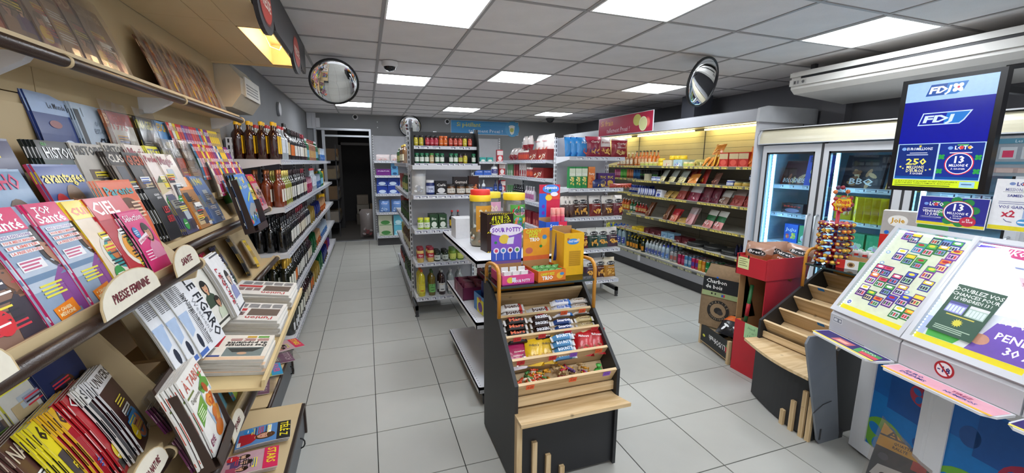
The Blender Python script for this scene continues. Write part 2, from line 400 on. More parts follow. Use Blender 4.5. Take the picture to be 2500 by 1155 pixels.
g2_end = shelving('gondola_shelving', 'white end shelving with crisps and savoury biscuit boxes', (2.17, 4.30, 0), 0, .72, .42, [1.71, 1.35, 1.012, .622, .235], 1.93, seed=5)
g2_left = shelving('gondola_shelving', 'white shelving of red snack bags and sweets left of the crisps', (2.06, 6.42, 0), -pi/2, 1.68, .38, [1.675, 1.445, 1.12, .8, .45, .15], 1.96, posts=(0, 1), seed=6)
back_l = shelving('wall_shelving', 'white shelving of tissues and hygiene packs beside the doorway', (.15, 8.53, 0), 0, 1.33, .6, [1.66, 1.38, 1.02, .655, .19], 2.16, posts=(0, .5, 1), kick=True, seed=7, foot=False)
back_r = shelving('wall_shelving', 'white shelving of cleaning products against the back wall under the blue sign', (1.50, 8.53, 0), 0, 1.33, .6, [1.66, 1.38, 1.02, .655, .19], 2.16, posts=(0, .5, 1), kick=True, seed=8, foot=False)
def low_gondola():
    t = thing('gondola_shelving', 'low white double-sided shelving with jars of sweets on top, bottom shelf empty', 'shelving', (.66, 2.6, 0))
    for (x0, x1, y0, y1, z, n) in ((0, .84, .03, 1.32, .985, 'shelf'), (-.01, .36, 0, 1.09, .565, 'shelf'), (-.015, .4, -.08, .98, .135, 'shelf'), (.46, .8, .0, 1.09, .565, 'shelf')):
        b = B(); b.box(x0, x1, y0, y1, z-.02, z); b.box(x0, x0+.006, y0, y1, z-.045, z+.003); b.box(x0, x1, y0, y0+.006, z-.045, z+.003); s = b.obj(n, m_white, t)
        h = B(); y = y0+.03
        while y < y1: h.box(x0+.014, x0+.020, y-.003, y+.003, z, z+.0006); y += .033
        o = h.obj('perforations', m_foot, s); o['kind'] = 'stuff'
    b = B(); b.box(.39, .43, .06, 1.28, .1, .96); b.obj('back_panel', solid('low_gondola_back', '8b8b90', .6), t)
    for y in (.03, 1.30):
        b = B(); b.box(.385, .435, y-.02, y+.02, 0, .98); b.obj('upright', m_foot, t)
    for y in (-.05, .95):
        b = B(); b.box(.02, .38, y-.012, y+.012, .06, .112); b.box(.02, .045, y-.012, y+.012, 0, .112); b.obj('foot', m_foot, t)
    b = B()
    for (y, z) in ((.1, .86), (.2, .80), (.3, .86), (.15, .72), (.3, .74)):
        b.tube([(.44, y, z), (.62, y, z), (.72, y, z+.005), (.74, y, z+.03)], .003, 6)
    b.obj('display_hooks', m_white, t)
low_gondola()
# ================================================================== SIGNS, MIRRORS, CAMERAS, WALL BOXES
def text_sign(name, label, loc, rz, w, h, bg, l1, l2, c1, art, cat='sign', rx=0):
    t = thing(name, label, cat, loc, (rx, 0, rz)); b = B(); b.box(0, w, 0, .012, 0, h, 'dfe3e8'); b.obj('panel', SHELF, t)
    q = B(); q.M = FRONT @ Matrix.Translation((0, 0, .001)); q.rect(.008, .008, w-.008, h-.008, bg); art(q); q.obj('print', PRINT, t); return t
def a_blue(q):
    q.rect(.008, .19, 1.54, .26, '4d9fd4', .0003); q.ell(1.4, .14, .17, .17, '55a5d8', .0004, 20)
    q.txt('Si pétillant', .13, .165, .088, 'd8d566', bold=.03, al='l', z=.0012); q.txt('tellement Proxi !', .39, .045, .07, 'e4eef4', bold=.005, al='l', z=.0012, w=.78)
    q.poly([(1.32, .2), (1.46, .2), (1.44, .05), (1.39, .012), (1.35, .05)], 'f0efe4', .001); q.ell(1.39, .195, .075, .03, 'ffffff', .0014); q.ell(1.39, .12, .048, .048, 'c9cf6a', .0014)
    q.rect(1.365, .12, 1.38, .13, '555a20', .0018); q.rect(1.4, .12, 1.415, .13, '555a20', .0018); q.rect(1.37, .09, 1.41, .096, '6a6a20', .0018)
text_sign('shop_sign', 'blue sign reading Si pétillant high on the back wall', (1.765, 9.185, 2.25), 0, 1.55, .295, '4796cf', '', '', '', a_blue)
def a_red(q):
    q.txt('Si frais', .09, .165, .085, 'f0a43a', bold=.03, al='l', z=.0012, w=.37); q.txt('tellement Proxi !', .27, .045, .075, 'f6dfe6', bold=.003, al='l', z=.0012, w=.66, shear=.15)
    q.ell(1.12, .19, .1, .085, 'd5cf6a', .0008, 20); q.ell(1.27, .125, .1, .105, 'f3f2c8', .0012, 22); q.ell(1.27, .125, .085, .09, 'e4e6a4', .0014, 22); q.ell(1.37, .14, .07, .075, 'd8404a', .001, 18); q.ell(1.375, .14, .05, .055, 'ee7a70', .0011, 16)
text_sign('shop_sign', 'crimson sign reading Si frais above the chilled wall case', (3.905, 6.66, 2.10), -pi/2, 1.5, .30, 'b3153f', '', '', '', a_red)
m_mirror = solid('mirror_silver', 'e6e8ea', .03, 1.0, amt=.0)
def mirror(label, loc, nrm, r=.2, rod=None):
    n = Vector(nrm).normalized(); q = n.to_track_quat('Z', 'Y')
    t = thing('convex_mirror', label, 'mirror', loc, q.to_euler(), 'round convex security mirrors')
    b = B(); prof = [(r*.985*cos(a), .026*sin(a)) for a in [k*pi/2/7 for k in range(7)]]+[(.002, .026)]; b.lathe(prof, 36); b.obj('mirror_face', m_mirror, t)
    b = B(); b.lathe([(r*.97, -.012), (r*1.03, -.012), (r*1.04, .004), (r*.98, .010), (r*.97, .004)], 36, '101010'); b.obj('rim', m_black, t)
    b = B(); b.lathe([(r*.96, -.01), (r*.6, -.035), (.03, -.045)], 24); b.obj('backing', m_foot, t)
    if rod:
        b = B(); inv = q.inverted(); e = inv @ (Vector(rod)-Vector(loc)); b.tube([(0, 0, -.04), tuple(e)], .008, 8); b.obj('hanging_rod', m_foot, t)
mirror('round convex mirror showing floor tiles, hung above the drinks aisle', (-.236, 4.3, 2.345), (.05, -1, -.62), .205, (-.25, 4.5, CEIL-.004))
mirror('small round mirror on the back wall left of the blue sign', (.90, 9.08, 2.37), (-.05, -1, -.25), .215, (.90, 9.19, 2.42))
mirror('round convex mirror showing glass fridge doors, right side of the ceiling', (2.87, 3.13, 2.352), (.28, -1, -.3), .205, (2.95, 3.3, CEIL-.004))
def dome(label, x, y, c, r=.062):
    t = thing('dome_camera', label, 'camera', (x, y, CEIL-.004)); b = B(); b.lathe([(r, 0), (r, -.03), (r*.8, -.042)][::-1], 20); b.obj('housing', solid('cam_'+c, c, .4), t)
    b = B(); b.lathe([(r*.1, -.085), (r*.45, -.078), (r*.68, -.062), (r*.76, -.042)], 18); b.obj('dome', solid('cam_dome', '141416', .08), t)
    b = B(); b.lathe([(r*.72, -.046), (r*.80, -.046), (r*.8, -.036)], 18); b.obj('ring', solid('cam_'+c, c, .4), t)
dome('white dome camera on the ceiling above the drinks aisle', .258, 4.319, 'd9d9d9', .075)
dome('black dome camera on the ceiling above the crisps', 3.70, 8.3, '2a2a2c', .09)
for lb, x, z in (('round black and white wall camera above the doorway', -.159, 2.518), ('round wall camera left of the blue sign', 1.69, 2.50)):
    t = thing('wall_camera', lb, 'camera', (x, YB, z), (pi/2, 0, 0)); b = B(); b.lathe([(.055, 0), (.055, .02), (.045, .03)], 20); b.obj('bezel', m_white, t)
    b = B(); b.lathe([(.034, .025), (.034, .033), (.005, .036)], 16); b.obj('lens', m_black, t)
t = thing('wall_clock', 'thin round white disc on the left wall above the bottles', 'clock', (XL, 6.3, 2.30), (0, pi/2, 0)); b = B(); b.lathe([(.085, 0), (.09, .01), (.085, .03)], 28); b.obj('rim', m_alu, t); b = B(); b.lathe([(.082, .028), (.075, .034)], 28); b.obj('face', m_white, t)
t = thing('junction_box', 'pale electrical trunking box in the left back corner', 'box', (-.98, 9.17, 2.27)); b = B(); b.box(-.06, .03, -.05, .03, 0, .36); b.obj('tall_housing', m_white, t); b = B(); b.box(.032, .1, -.05, .03, 0, .36); b.obj('trunking', m_white, t); b = B(); b.box(.102, .17, -.06, .03, .02, .2); b.obj('small_housing', m_white, t)
t = thing('exit_marker', 'pair of tiny white discs beside the door frame', 'fitting', (.26, YB, 2.33), (pi/2, 0, 0)); b = B(); b.lathe([(.012, 0), (.012, .006)], 10); b.obj('disc', m_white, t); b = B(); b.M = Matrix.Translation((0, -.11+.22, 0)); b.lathe([(.012, 0), (.012, .006)], 10); b.obj('disc', m_white, t)
# ceiling suspended air conditioner
def aircon():
    t = thing('air_conditioner', 'long white ceiling-hung air conditioner at the upper right', 'air conditioner', (3.9, 3.1, 0))
    mc = solid('aircon_plastic', 'd4d2cc', .45, amt=.03); L = 2.4
    prof = [(0, 2.50), (0, 2.345), (.05, 2.305), (.75, 2.25), (.82, 2.27), (.82, 2.50)]
    b = B(); b.prism(prof, -L, 0, 'y'); b.obj('housing', mc, t)
    b = B(); b.box(-.012, .02, -L+.05, -.10, 2.432, 2.452); b.obj('air_slot', m_black, t)
    b = B(); b.box(-.02, .03, -L, .004, 2.452, 2.49); b.obj('upper_louvre', mc, t); b = B(); b.box(-.018, .03, -L, .004, 2.372, 2.43); b.obj('lower_flap', mc, t)
    b = B(); b.M = frame((-.0185, -.03, 2.375), (0, -1, 0), (0, 0, 1)); b.rect(0, 0, .13, .05, 'c2c0ba'); b.rect(.01, .012, .03, .04, '555555', .0006); b.rect(.04, .012, .06, .04, '888888', .0006); b.ell(.1, .026, .014, .014, '666666', .0006); b.obj('badge', PRINT, t)
    for y in (-.5, -1.1, -1.7):
        b = B(); b.M = Matrix.Translation((0.012, y, 2.49)); b.lathe([(.008, 0), (.008, .008)], 8); b.obj('screw', m_foot, t)
    b = B()
    for y in (-.12, -2.2):
        b.box(.1, .14, y-.02, y+.02, 2.49, CEIL-.004)
    b.obj('hangers', m_foot, t); b = B(); b.M = Matrix.Rotation(.078, 4, 'Y') @ Matrix.Identity(4); b.obj
    b = B(); b.box(.16, .26, -1.62, -1.4, 2.28, 2.30); b.obj('underside_vent', m_foot, t)
aircon()
b = B(); b.box(4.25, 4.55, 4.75, 5.0, 2.23, CEIL); tag(b.obj('duct_box', solid('duct_dark', '3e4048', .6)), 'dark square duct box above the chilled case by the red sign', 'duct')
# ================================================================== CHILLED CASE AND FREEZER
m_case = solid('cooler_paint_grey', '9fa0a4', .4, .15, amt=.04, scale=3)
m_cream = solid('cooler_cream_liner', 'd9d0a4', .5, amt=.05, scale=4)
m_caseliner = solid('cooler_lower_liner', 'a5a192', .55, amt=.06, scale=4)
COOL_Z = [1.605, 1.385, 1.155, .84, .565]
def cooler():
    x0, y0, y1 = 3.93, 3.47, 8.1
    t = thing('chilled_display_case', 'long grey open chilled case with yellow price rails', 'chiller', (0, 0, 0))
    L = lambda n, m, f: (lambda b: (f(b), b.obj(n, m, t))[1])(B())
    L('base', m_case, lambda b: b.prism([(3.93, .135), (3.93, .285), (4.0, .262), (4.72, .262), (4.72, .135)], y0, y1, 'y'))
    L('kick_plate', solid('cooler_kick', '313134', .6), lambda b: b.prism([(3.98, 0), (3.955, .135), (4.7, .135), (4.7, 0)], y0, y1, 'y'))
    L('deck', solid('cooler_deck', 'd8d3bd', .5), lambda b: b.box(4.0, 4.6, y0+.02, y1, .262, .272))
    L('end_wall', m_white, lambda b: b.prism([(3.97, .1), (3.97, 2.1), (4.75, 2.1), (4.75, .1)], y0, y0+.035, 'y'))
    L('end_wall', m_white, lambda b: b.prism([(3.97, .1), (3.97, 2.1), (4.75, 2.1), (4.75, .1)], y1-.035, y1, 'y'))
    L('canopy', m_case, lambda b: b.prism([(3.92, 2.09), (3.93, 2.215), (4.02, 2.235), (4.76, 2.235), (4.76, 2.13), (4.02, 2.13), (4.0, 2.09)], y0-.02, y1, 'y'))
    L('canopy_cap', solid('cooler_cap', 'c4c6c8', .4), lambda b: b.prism([(3.90, 2.08), (3.91, 2.22), (4.02, 2.245), (4.76, 2.245), (4.76, 2.08)], y0-.05, y0-.02, 'y'))
    yb = [y0+.035, 4.83, 6.35, y1-.035]; zz = [1.60+.075*k for k in range(8)]
    for k in range(3):
        for i in range(6):
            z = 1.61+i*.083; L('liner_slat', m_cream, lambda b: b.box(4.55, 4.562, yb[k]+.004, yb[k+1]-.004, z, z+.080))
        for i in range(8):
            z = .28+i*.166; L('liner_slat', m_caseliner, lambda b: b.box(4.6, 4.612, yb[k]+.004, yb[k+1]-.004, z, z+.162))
    L('inner_back', m_black, lambda b: b.box(4.615, 4.63, y0, y1, .2, 2.13))
    for k in (1, 2): L('seam_strip', m_foot, lambda b: b.box(4.545, 4.556, yb[k]-.005, yb[k]+.005, 1.6, 2.13))
    L('lamp_cover', m_cream, lambda b: b.prism([(4.02, 2.128), (4.02, 2.10), (4.3, 2.13)], y0+.04, y1-.04, 'y'))
    t['category'] = 'chiller'
    # warm tubes under the canopy
    for k in range(3):
        b = B(); b.tube([(4.44, yb[k]+.1, 2.105), (4.44, yb[k+1]-.1, 2.105)], .011, 8); b.obj('light_tube', emis('warm_tube', 'ffe9a0', 14), t)
    for i, z in enumerate(COOL_Z):
        segs = [(3.51, 5.86, 4.02, z, .018), (5.88, 8.05, 4.2 if i in (1, 2, 3) else 4.06, z+(.0 if i == 0 else .01), .018)]
        if i == 4: segs = [(3.51, 4.70, 4.0, z-.012, .018), (4.72, 6.2, 4.03, z+.012, .018)]
        for k, (a, c, xf, zz_, th) in enumerate(segs):
            b = B(); b.box(xf, 4.56, a, c, zz_-th, zz_); sh = b.obj('shelf', solid('cooler_shelf', 'bfbcae', .4), t)
            r = price_rail(c-a, 100+i*3+k, base='6f6c58', tick='f2de62', ink='8a7c3a', fill=.9, h=.034); r.obj('price_rail', SHELF, sh, (xf-.004, c, zz_+.006), (0, 0, -pi/2))
    r = price_rail(y1-y0, 177, base='55564e', tick='cfcf9a', ink='77774a', fill=.75, h=.034)
    r.M = Matrix(); r.obj('price_rail', SHELF, t, (3.9285, y1, .272), (.0, 0, -pi/2))
    b = B(); b.box(3.915, 3.931, 5.3, 5.34, .16, .24); b.obj('handle_clip', m_white, t)
cooler()
def freezer():
    x0, y0, y1 = 4.0, 1.45, 3.42
    t = thing('freezer_cabinet', 'white upright freezer cabinet with glass doors and a cream header', 'freezer', (0, 0, 0))
    m_fr = solid('freezer_white', 'cfd1d4', .35, amt=.03)
    b = B(); b.box(x0+.05, 4.78, y0, y0+.03, .05, 1.84); b.box(x0+.05, 4.78, y1-.03, y1, .05, 1.84); b.box(x0+.05, 4.78, y0, y1, .05, .2); b.box(x0+.05, 4.78, y0, y1, 1.80, 1.84); b.box(4.74, 4.78, y0, y1, .05, 1.84); b.obj('carcass', m_fr, t)
    b = B(); b.box(x0+.1, 4.7, y0, y1, 0, .06); b.obj('plinth', m_foot, t)
    b = B(); n = 8; pts = [(x0-.03+.06*(1-cos(pi/2*k/n)), 1.855+.135*sin(pi/2*k/n)) for k in range(n+1)]
    b.prism([(x0-.03, 1.85)]+pts+[(4.3, 1.995), (4.3, 1.85)], y0-.02, y1+.02, 'y', 'efe6c4'); b.obj('header', solid('header_cream', 'e3dcc0', .22, amt=.03, spec=.6), t)
    b = B(); b.box(x0-.04, 4.3, y0-.02, y1+.03, 1.843, 1.852); b.box(x0-.02, 4.3, y0-.02, y1+.03, 1.994, 2.003); b.prism([(x0-.04, 1.85), (x0-.04, 1.93), (x0, 2.0), (4.3, 2.0), (4.3, 1.85)], y1+.02, y1+.035, 'y'); b.obj('header_trim', m_fr, t)
    glass = clear('freezer_glass', 'dfeef4', .07, .02)
    interior = solid('freezer_liner', 'a9c3cf', .5)
    b = B(); b.box(4.70, 4.735, y0+.03, y1-.03, .2, 1.8); b.box(x0+.09, 4.7, y1-.045, y1-.031, .2, 1.8); b.obj('inner_liner', interior, t)
    led = emis('cool_led', 'a8dcff', 40)
    doors = [(2.80, 3.41), (2.13, 2.775), (1.47, 2.11)]
    for k, (a, c) in enumerate(doors):
        d = B(); w = .055
        for r in ((a, a+w, .16, 1.83), (c-w*.8, c, .16, 1.83)): d.box(x0, x0+.045, r[0], r[1], r[2], r[3])
        d.box(x0, x0+.045, a+w, c-w*.8, 1.76, 1.83); d.box(x0, x0+.045, a+w, c-w*.8, .16, .24)
        do = d.obj('door', m_fr, t)
        g = B(); g.box(x0+.006, x0+.03, a+w, a+w+.018, .24, 1.76); g.box(x0+.006, x0+.03, c-w*.8-.018, c-w*.8, .24, 1.76); g.box(x0+.006, x0+.03, a+w, c-w*.8, 1.742, 1.76); g.box(x0+.006, x0+.03, a+w, c-w*.8, .24, .258); g.obj('gasket', m_black, do)
        g = B(); g.M = frame((x0+.012, c-w*.8-.018, .258), (0, -1, 0), (0, 0, 1)); g.rect(0, 0, c-a-w*1.8-.036, 1.484, 'ffffff'); g.obj('glass_pane', glass, do)
        h = B(); yy = a+.03 if k == 0 else c-.025
        if k == 2: yy = a+.03
        h.tube([(x0-.002, yy, .78), (x0-.04, yy, .79), (x0-.04, yy, 1.16), (x0-.002, yy, 1.17)], .009, 8); h.obj('handle', m_alu, do)
        lamp = B(); yl = c-w*.8-.045
        z = .27
        while z < 1.72: lamp.box(x0+.06, x0+.075, yl, yl+.012, z, z+.02); z += .032
        lamp.obj('led_strip', led, t); s = B(); s.box(x0+.075, x0+.085, yl-.012, yl+.025, .22, 1.78); s.obj('led_channel', solid('led_channel', 'bcd9e6', .4), t)
        for z in (1.43, 1.135, .83, .55, .33):
            s = B(); s.box(x0+.13, 4.68, a+.04, c-.06, z-.012, z); s.box(x0+.125, x0+.133, a+.04, c-.06, z-.04, z+.004); sh = s.obj('shelf', solid('freezer_shelf', 'd5e3ea', .4), t)
            r = price_rail(c-a-.1, int(z*100)+k, base='cfe2ee', tick='e9f2f6', ink='8aa0b8', fill=.7, h=.03); r.obj('price_rail', SHELF, sh, (x0+.124, c-.06, z), (0, 0, -pi/2))
    b = B(); b.box(x0, x0+.045, 2.776, 2.799, .1, 1.84); b.box(x0, x0+.045, 2.111, 2.129, .1, 1.84); b.obj('mullion', m_foot, t)
freezer()
# ================================================================== SWEET DISPLAYS
m_pine = wood('pine_x', 'd9bf95', 'bb9a6a', 0, .8); m_pine_z = wood('pine_z', 'd9bf95', 'bb9a6a', 2, .8); m_pine_y = wood('pine_y', 'd9bf95', 'bb9a6a', 1, .8)
m_blackwood = solid('black_painted_board', '202124', .5, amt=.1)
m_orange = solid('orange_bent_wood', 'c98a2c', .3, amt=.08, spec=.6)
m_topglass = clear('smoked_glass_shelf', 'c9cfc4', .12, .02)
def pl(b, p0, p1, a0, a1, th=.012):
    """plank between (b,z) points p0,p1 spanning a0..a1"""
    d = Vector((p1[0]-p0[0], p1[1]-p0[1])); n = Vector((-d.y, d.x)).normalized()*th
    b.prism([(p0[0], p0[1]), (p1[0], p1[1]), (p1[0]+n.x, p1[1]+n.y), (p0[0]+n.x, p0[1]+n.y)], a0, a1, 'x')
def sweet_display(label, loc, rz, W, tiers, ledge, curved=None, handles=True):
    t = thing('sweet_display', label, 'display stand', loc, (0, 0, rz))
    # tiers: (b,z) of the top edge of each fence, lowest first; last one is the back board
    D = tiers[-1][0]+.165; zt = tiers[-1][1]
    side = [(0, .012), (0, tiers[0][1]), (tiers[-1][0]+.02, zt+.035), (tiers[-1][0]+.10, zt+.055), (D, zt+.055), (D, .012)]
    for a0 in (0, W-.018):
        b = B(); b.prism(side, a0, a0+.018, 'x'); b.obj('side_panel', m_blackwood, t)
    b = B(); b.box(.018, W-.018, D-.015, D, .02, zt-.02); b.obj('back_panel', m_blackwood, t)
    for i, (bb, z) in enumerate(tiers):
        n = 'fence_board' if i < len(tiers)-1 else 'rear_board'
        bo = (bb+.082, z-.118) if i else (bb+.075, z-.125)
        q = B(); pl(q, (bb, z), bo, .02, W-.02, .014); q.obj(n, m_pine, t)
        if i < len(tiers)-1:
            nb = tiers[i+1]; q = B(); pl(q, (bo[0]+.008, bo[1]), (nb[0]+.070, nb[1]-.108), .02, W-.02, -.01); q.obj('tray_board', m_pine, t)
    q = B(); q.box(.02, W-.02, D-.06, D-.045, zt-.01, zt+.05); q.obj('rear_rail', m_orange, t)
    q = B(); q.box(.018, W-.018, .028, .04, .44, tiers[0][1]-.08); q.obj('step_board', m_pine, t)
    if curved:
        # curved plinth and counter
        n = 14; P = [(W*i/n, curved(W*i/n)) for i in range(n+1)]
        q = B(); q.prism([(a, f) for a, f in P]+[(a, f+.02) for a, f in P[::-1]], .012, .40, 'z'); q.obj('front_panel', m_blackwood, t)
        q = B(); q.prism([(a*1.03-.02, f-.095+.09*0) for a, f in P]+[(W+.0, .05), (-.0, .05)], .412, .430, 'z'); q.obj('counter', m_pine_y, t)
        for a, h in ((.34, .10), (.405, .20), (.47, .30), (.512, .28)):
            q = B(); q.box(-.013, .013, -.018, 0, .0, h); q.obj('wood_strip', m_pine_z, t, (a, curved(a), .0), (0, 0, atan2(curved(a+.01)-curved(a), .01)))
    else:
        q = B(); q.box(.018, W-.018, .018, .034, .02, .405); q.obj('front_panel', m_blackwood, t)
        q = B(); q.prism([(.0, -.093), (W+.012, -.093), (W-.02, .0), (W-.02, .05), (.02, .05), (.02, 0), (0, 0)], .404, .424, 'z'); q.obj('counter', m_pine, t)
        q = B(); q.box(0, .028, -.035, -.002, 0, .404); q.obj('corner_post', m_pine_z, t)
        for a, h in ((.098, .245), (.175, .155), (.255, .07)):
            q = B(); q.box(a, a+.026, 0.0, .018, 0, h); q.obj('wood_strip', m_pine_z, t)
    if handles:
        f0, f1 = handles
        for a in (.008, W-.008):
            q = B(); P = [(a, f0, zt-.09), (a, f0, zt+.10)]+[(a, f0+.06-.06*cos(k*pi/2/5), zt+.13+.055*sin(k*pi/2/5)) for k in range(6)]+[(a, f0+.06+(f1-f0-.06)*sin(k*pi/2/6), zt+.185-.055*(1-cos(k*pi/2/6))) for k in range(1, 7)]+[(a, f1, zt+.04)]
            q.tube(P, .011, 8); q.obj('grab_rail', m_orange, t)
        q = B(); q.box(.0, W, f0-.005, f0+.36, zt+.075, zt+.083, 'ffffff'); q.obj('glass_shelf', m_topglass, t)
        q = B(); q.box(.0, W, f0-.008, f0-.005, zt+.073, zt+.085); q.obj('glass_edge', solid('glass_edge_green', '2c3a36', .15), t)
    return t
disp1 = sweet_display('black and pine sweet display in the middle with chocolate bars on its tiers', (.624, 1.743, 0), 0, .588, [(0, .567), (.095, .650), (.19, .733), (.29, .808), (.40, .900)], .424, handles=(.285, .53))
def cf(a): return -.0 - .125*sin(min(1, a/.45)*pi/2)
disp2 = sweet_display('black and pine sweet display with empty tiers and a curved front, at the right', (2.555, 2.065, 0), -pi/2, .53, [(.015, .562), (.148, .634), (.278, .706), (.408, .783), (.55, .862)], .43, curved=cf, handles=(.37, .60))
# ================================================================== LOTTERY COUNTER
m_desk = solid('lottery_desk_grey', 'c3c4c8', .35, .1, amt=.03)
m_deskw = solid('lottery_body_white', 'd9dadd', .4, amt=.03)
def clover(q, x, y, r, c, z, hole=None):
    if hole:
        q.ell(x, y, r*1.02, r*.92, c, z, 24)
        for k in range(4): a = pi/4+k*pi/2+.3; q.ell(x+r*.5*cos(a), y+r*.45*sin(a), r*.36, r*.26, hole, z+.0004, 14, a)
        return
    for k in range(4):
        a = pi/4+k*pi/2; q.ell(x+r*.55*cos(a), y+r*.55*sin(a), r*.52, r*.42, c, z, 14, a)
        if hole: q.ell(x+r*.55*cos(a), y+r*.55*sin(a), r*.30, r*.22, hole, z+.0004, 12, a)
def ticket(q, x, y, w, h, cols, seed, rot=0):
    R_ = random.Random(seed); c = R_.choice(cols)
    q.rect(x, y, x+w, y+h, c, .001); q.rect(x+.004, y+h*.62, x+w-.004, y+h-.004, R_.choice(['f4d23a', 'e0507c', 'ffffff', '58b84e', '4a5ad0', 'f08a30']), .0014)
    q.rect(x+.006, y+h*.1, x+w-.006, y+h*.5, R_.choice(['dfe6f2', 'f5e7b0', 'bde0c4', 'e8c8e0', '8ea0dd']), .0014)
    for k in range(3): q.rect(x+.008+k*(w-.016)/3, y+h*.16, x+.008+(k+.75)*(w-.016)/3, y+h*.42, R_.choice([c, '303050', 'c84040', '4a7a4a']), .0018)
    q.ell(x+w*.5, y+h*.8, w*.3, h*.1, R_.choice(['ffffff', 'f2e24a', 'c02840']), .0018, 10)
def desk_unit(loc, ang, w, label, kind):
    """one scratch-card desk: local x along its front, y to the back"""
    t = thing('lottery_counter', label, 'counter', loc, (0, 0, ang))
    zf, zb, d = .85, 1.318, .31
    b = B(); b.prism([(0, .735), (.0, zf-.022), (d, zb-.030), (d+.1, zb-.03), (d+.1, .735)], 0.001, w-.001, 'x'); b.obj('desk_case', m_desk, t)
    S = frame((0, 0, zf), (1, 0, 0), (0, d, zb-zf)); L = sqrt(d*d+(zb-zf)**2)
    f = .022
    b = B(); b.M = S
    for r in ((0, w, 0, f*1.3), (0, w, L-f, L), (0, f, f*1.3, L-f), (w-f, w, f*1.3, L-f)): b.box(r[0], r[1], r[2], r[3], -.014, .012)
    b.obj('desk_frame', m_desk, t)
    q = B(); q.M = S @ Matrix.Translation((0, 0, -.006))
    pb = vc('backlit_print', .4, .3, emit=.22)
    if kind == 'tickets':
        q.rect(f, f*1.3, w-f, L-f, 'dfe6cf'); q.rect(f, f*1.3, w-f, f*1.3+.028, 'f0e020', .0006); q.ell(f+.03, f+.055, .016, .016, 'ffffff', .0006); q.ell(f+.03, f+.055, .011, .011, '4466bb', .0009); q.txt('18', f+.03, f+.049, .011, 'ffffff', .0014)
        cols = ['3b3f9a', '7a3aa0', '2c7a3c', 'b03050', '30356a', '3a8ab0', '5a2a80']
        for n_, (x, y) in enumerate(((.06, .49), (.10, .48), (.20, .49), (.245, .485), (.29, .47), (.15, .43), (.20, .425), (.25, .44), (.31, .43), (.09, .37), (.145, .36), (.20, .35), (.30, .36), (.045, .27), (.09, .27), (.05, .21), (.105, .205), (.155, .24), (.21, .26), (.16, .175), (.215, .195), (.05, .13), (.10, .12), (.15, .10), (.205, .12), (.26, .15), (.31, .17), (.27, .08), (.32, .09), (.30, .25), (.27, .31))):
            ticket(q, x-.003, y-.004, .050, .060 if n_ % 3 else .070, cols, n_*7+3)
        for (x, y) in ((.05, .40), (.13, .50), (.06, .335), (.27, .22), (.34, .40)): q.ell(x, y, .012, .009, '8fb3d8', .002, 12); q.ell(x, y, .007, .005, 'f2f6ff', .0024, 10)
    else:
        q.rect(f, f*1.3, w-f, L-f, 'dde3ea'); q.rect(f, f*1.3, w-f, f*1.3+.03, 'f0e020', .0006)
        q.poly([(w-f, .06), (w-f, .22), (.24, .20), (.20, .058)], '7758b8', .0008); q.poly([(.06, .06), (.16, .06), (.19, .12), (.05, .12)], '49b04a', .0008)
        q.rect(f, f*1.3+.03, .05, .15, 'b9c4e6', .0006)
        q.poly([(.02, .50), (w-f, .47), (w-f, .54), (.03, .54)], 'c5457e', .0009); q.ell(.05, .52, .03, .018, '6a52c4', .0014); q.txt('illiko', .14, .50, .035, 'ffffff', .002, bold=.03, shear=.2)
        q.txt('DÉCOU', .06, .455, .016, '5a6ca8', .001, al='l', bold=.02); q.txt('CASH', .06, .43, .018, '5a6ca8', .001, al='l', bold=.03); q.rect(.12, .445, .22, .452, '8a93b8', .001)
        for k, c in enumerate(('c9d2dc', 'd8c2cc', 'd3c8dd')): q.rect(.06+k*.12, .30, .15+k*.12, .41, c, .001); q.rect(.07+k*.12, .31, .14+k*.12, .36, 'e9edf2', .0014); q.txt('CASH', .105+k*.12, .375, .018, 'a8607c', .0016)
        q.txt('60 GAGNANTS', .29, .245, .022, 'eef0f8', .0016, bold=.03); q.txt('100 000 €', .32, .20, .026, 'ffffff', .0016, bold=.03); q.txt('PENDANT', .36, .135, .030, 'ffffff', .0016, bold=.04); q.txt('30 ANS', .38, .085, .032, 'ffffff', .0016, bold=.04)
        q.ell(.225, .115, .03, .024, 'd09a80', .0014)
        # green poster lying on the glass
        p = B(); p.M = S @ Matrix.Translation((.052, .087, .0075)) @ Matrix.Rotation(-.03, 4, 'Z'); w2, h2 = .165, .235
        p.rect(0, 0, w2, h2, '1f4a34'); p.txt('DOUBLEZ VOS', w2/2, .205, .017, 'e6efe6', bold=.03); p.txt('CHANCES POUR', w2/2, .183, .015, 'e6efe6', bold=.03); p.txt('LE VENDREDI 13 !', w2/2, .163, .014, 'e6efe6', bold=.03, w=.13)
        for k, c in enumerate(('8f8fd4', 'a9bfb4')):
            x = .015+k*.073; p.rect(x, .10, x+.065, .152, c, .0006); p.rect(x, .14, x+.065, .152, '4a4a90' if k == 0 else 'd9d9d9', .001)
            for m in range(5): p.rect(x+.004+m*.012, .105, x+.013+m*.012, .135, 'd4e0e8', .001)
        p.rect(.03, .088, .13, .093, 'c9c050', .0006); p.star(.085, .062, .012, .02, 12, 'd4cc3a', .0006); p.lines(.02, .15, .034, 3, .008, .004, 'a8c0a8')
        o = p.obj('green_poster', PRINT, t)
    q.obj('backlit_sheet', pb, t)
    g = B(); g.M = S @ Matrix.Translation((0, 0, .006)); g.rect(f, f*1.3, w-f, L-f, 'ffffff'); g.obj('glass_top', clear('desk_glass', 'ffffff', .06, .02), t)
    g = B(); g.M = S @ Matrix.Translation((0, 0, -.003))
    for k in range(34): y = f*1.4+k*.0148; g.rect(f+.001, y, f+.006, y+.009, 'ffffff')
    g.rect(f, L-f-.012, w-f, L-f-.004, 'ffffff'); g.obj('led_strip', emis('desk_led', 'cfeaff', 2.2), t)
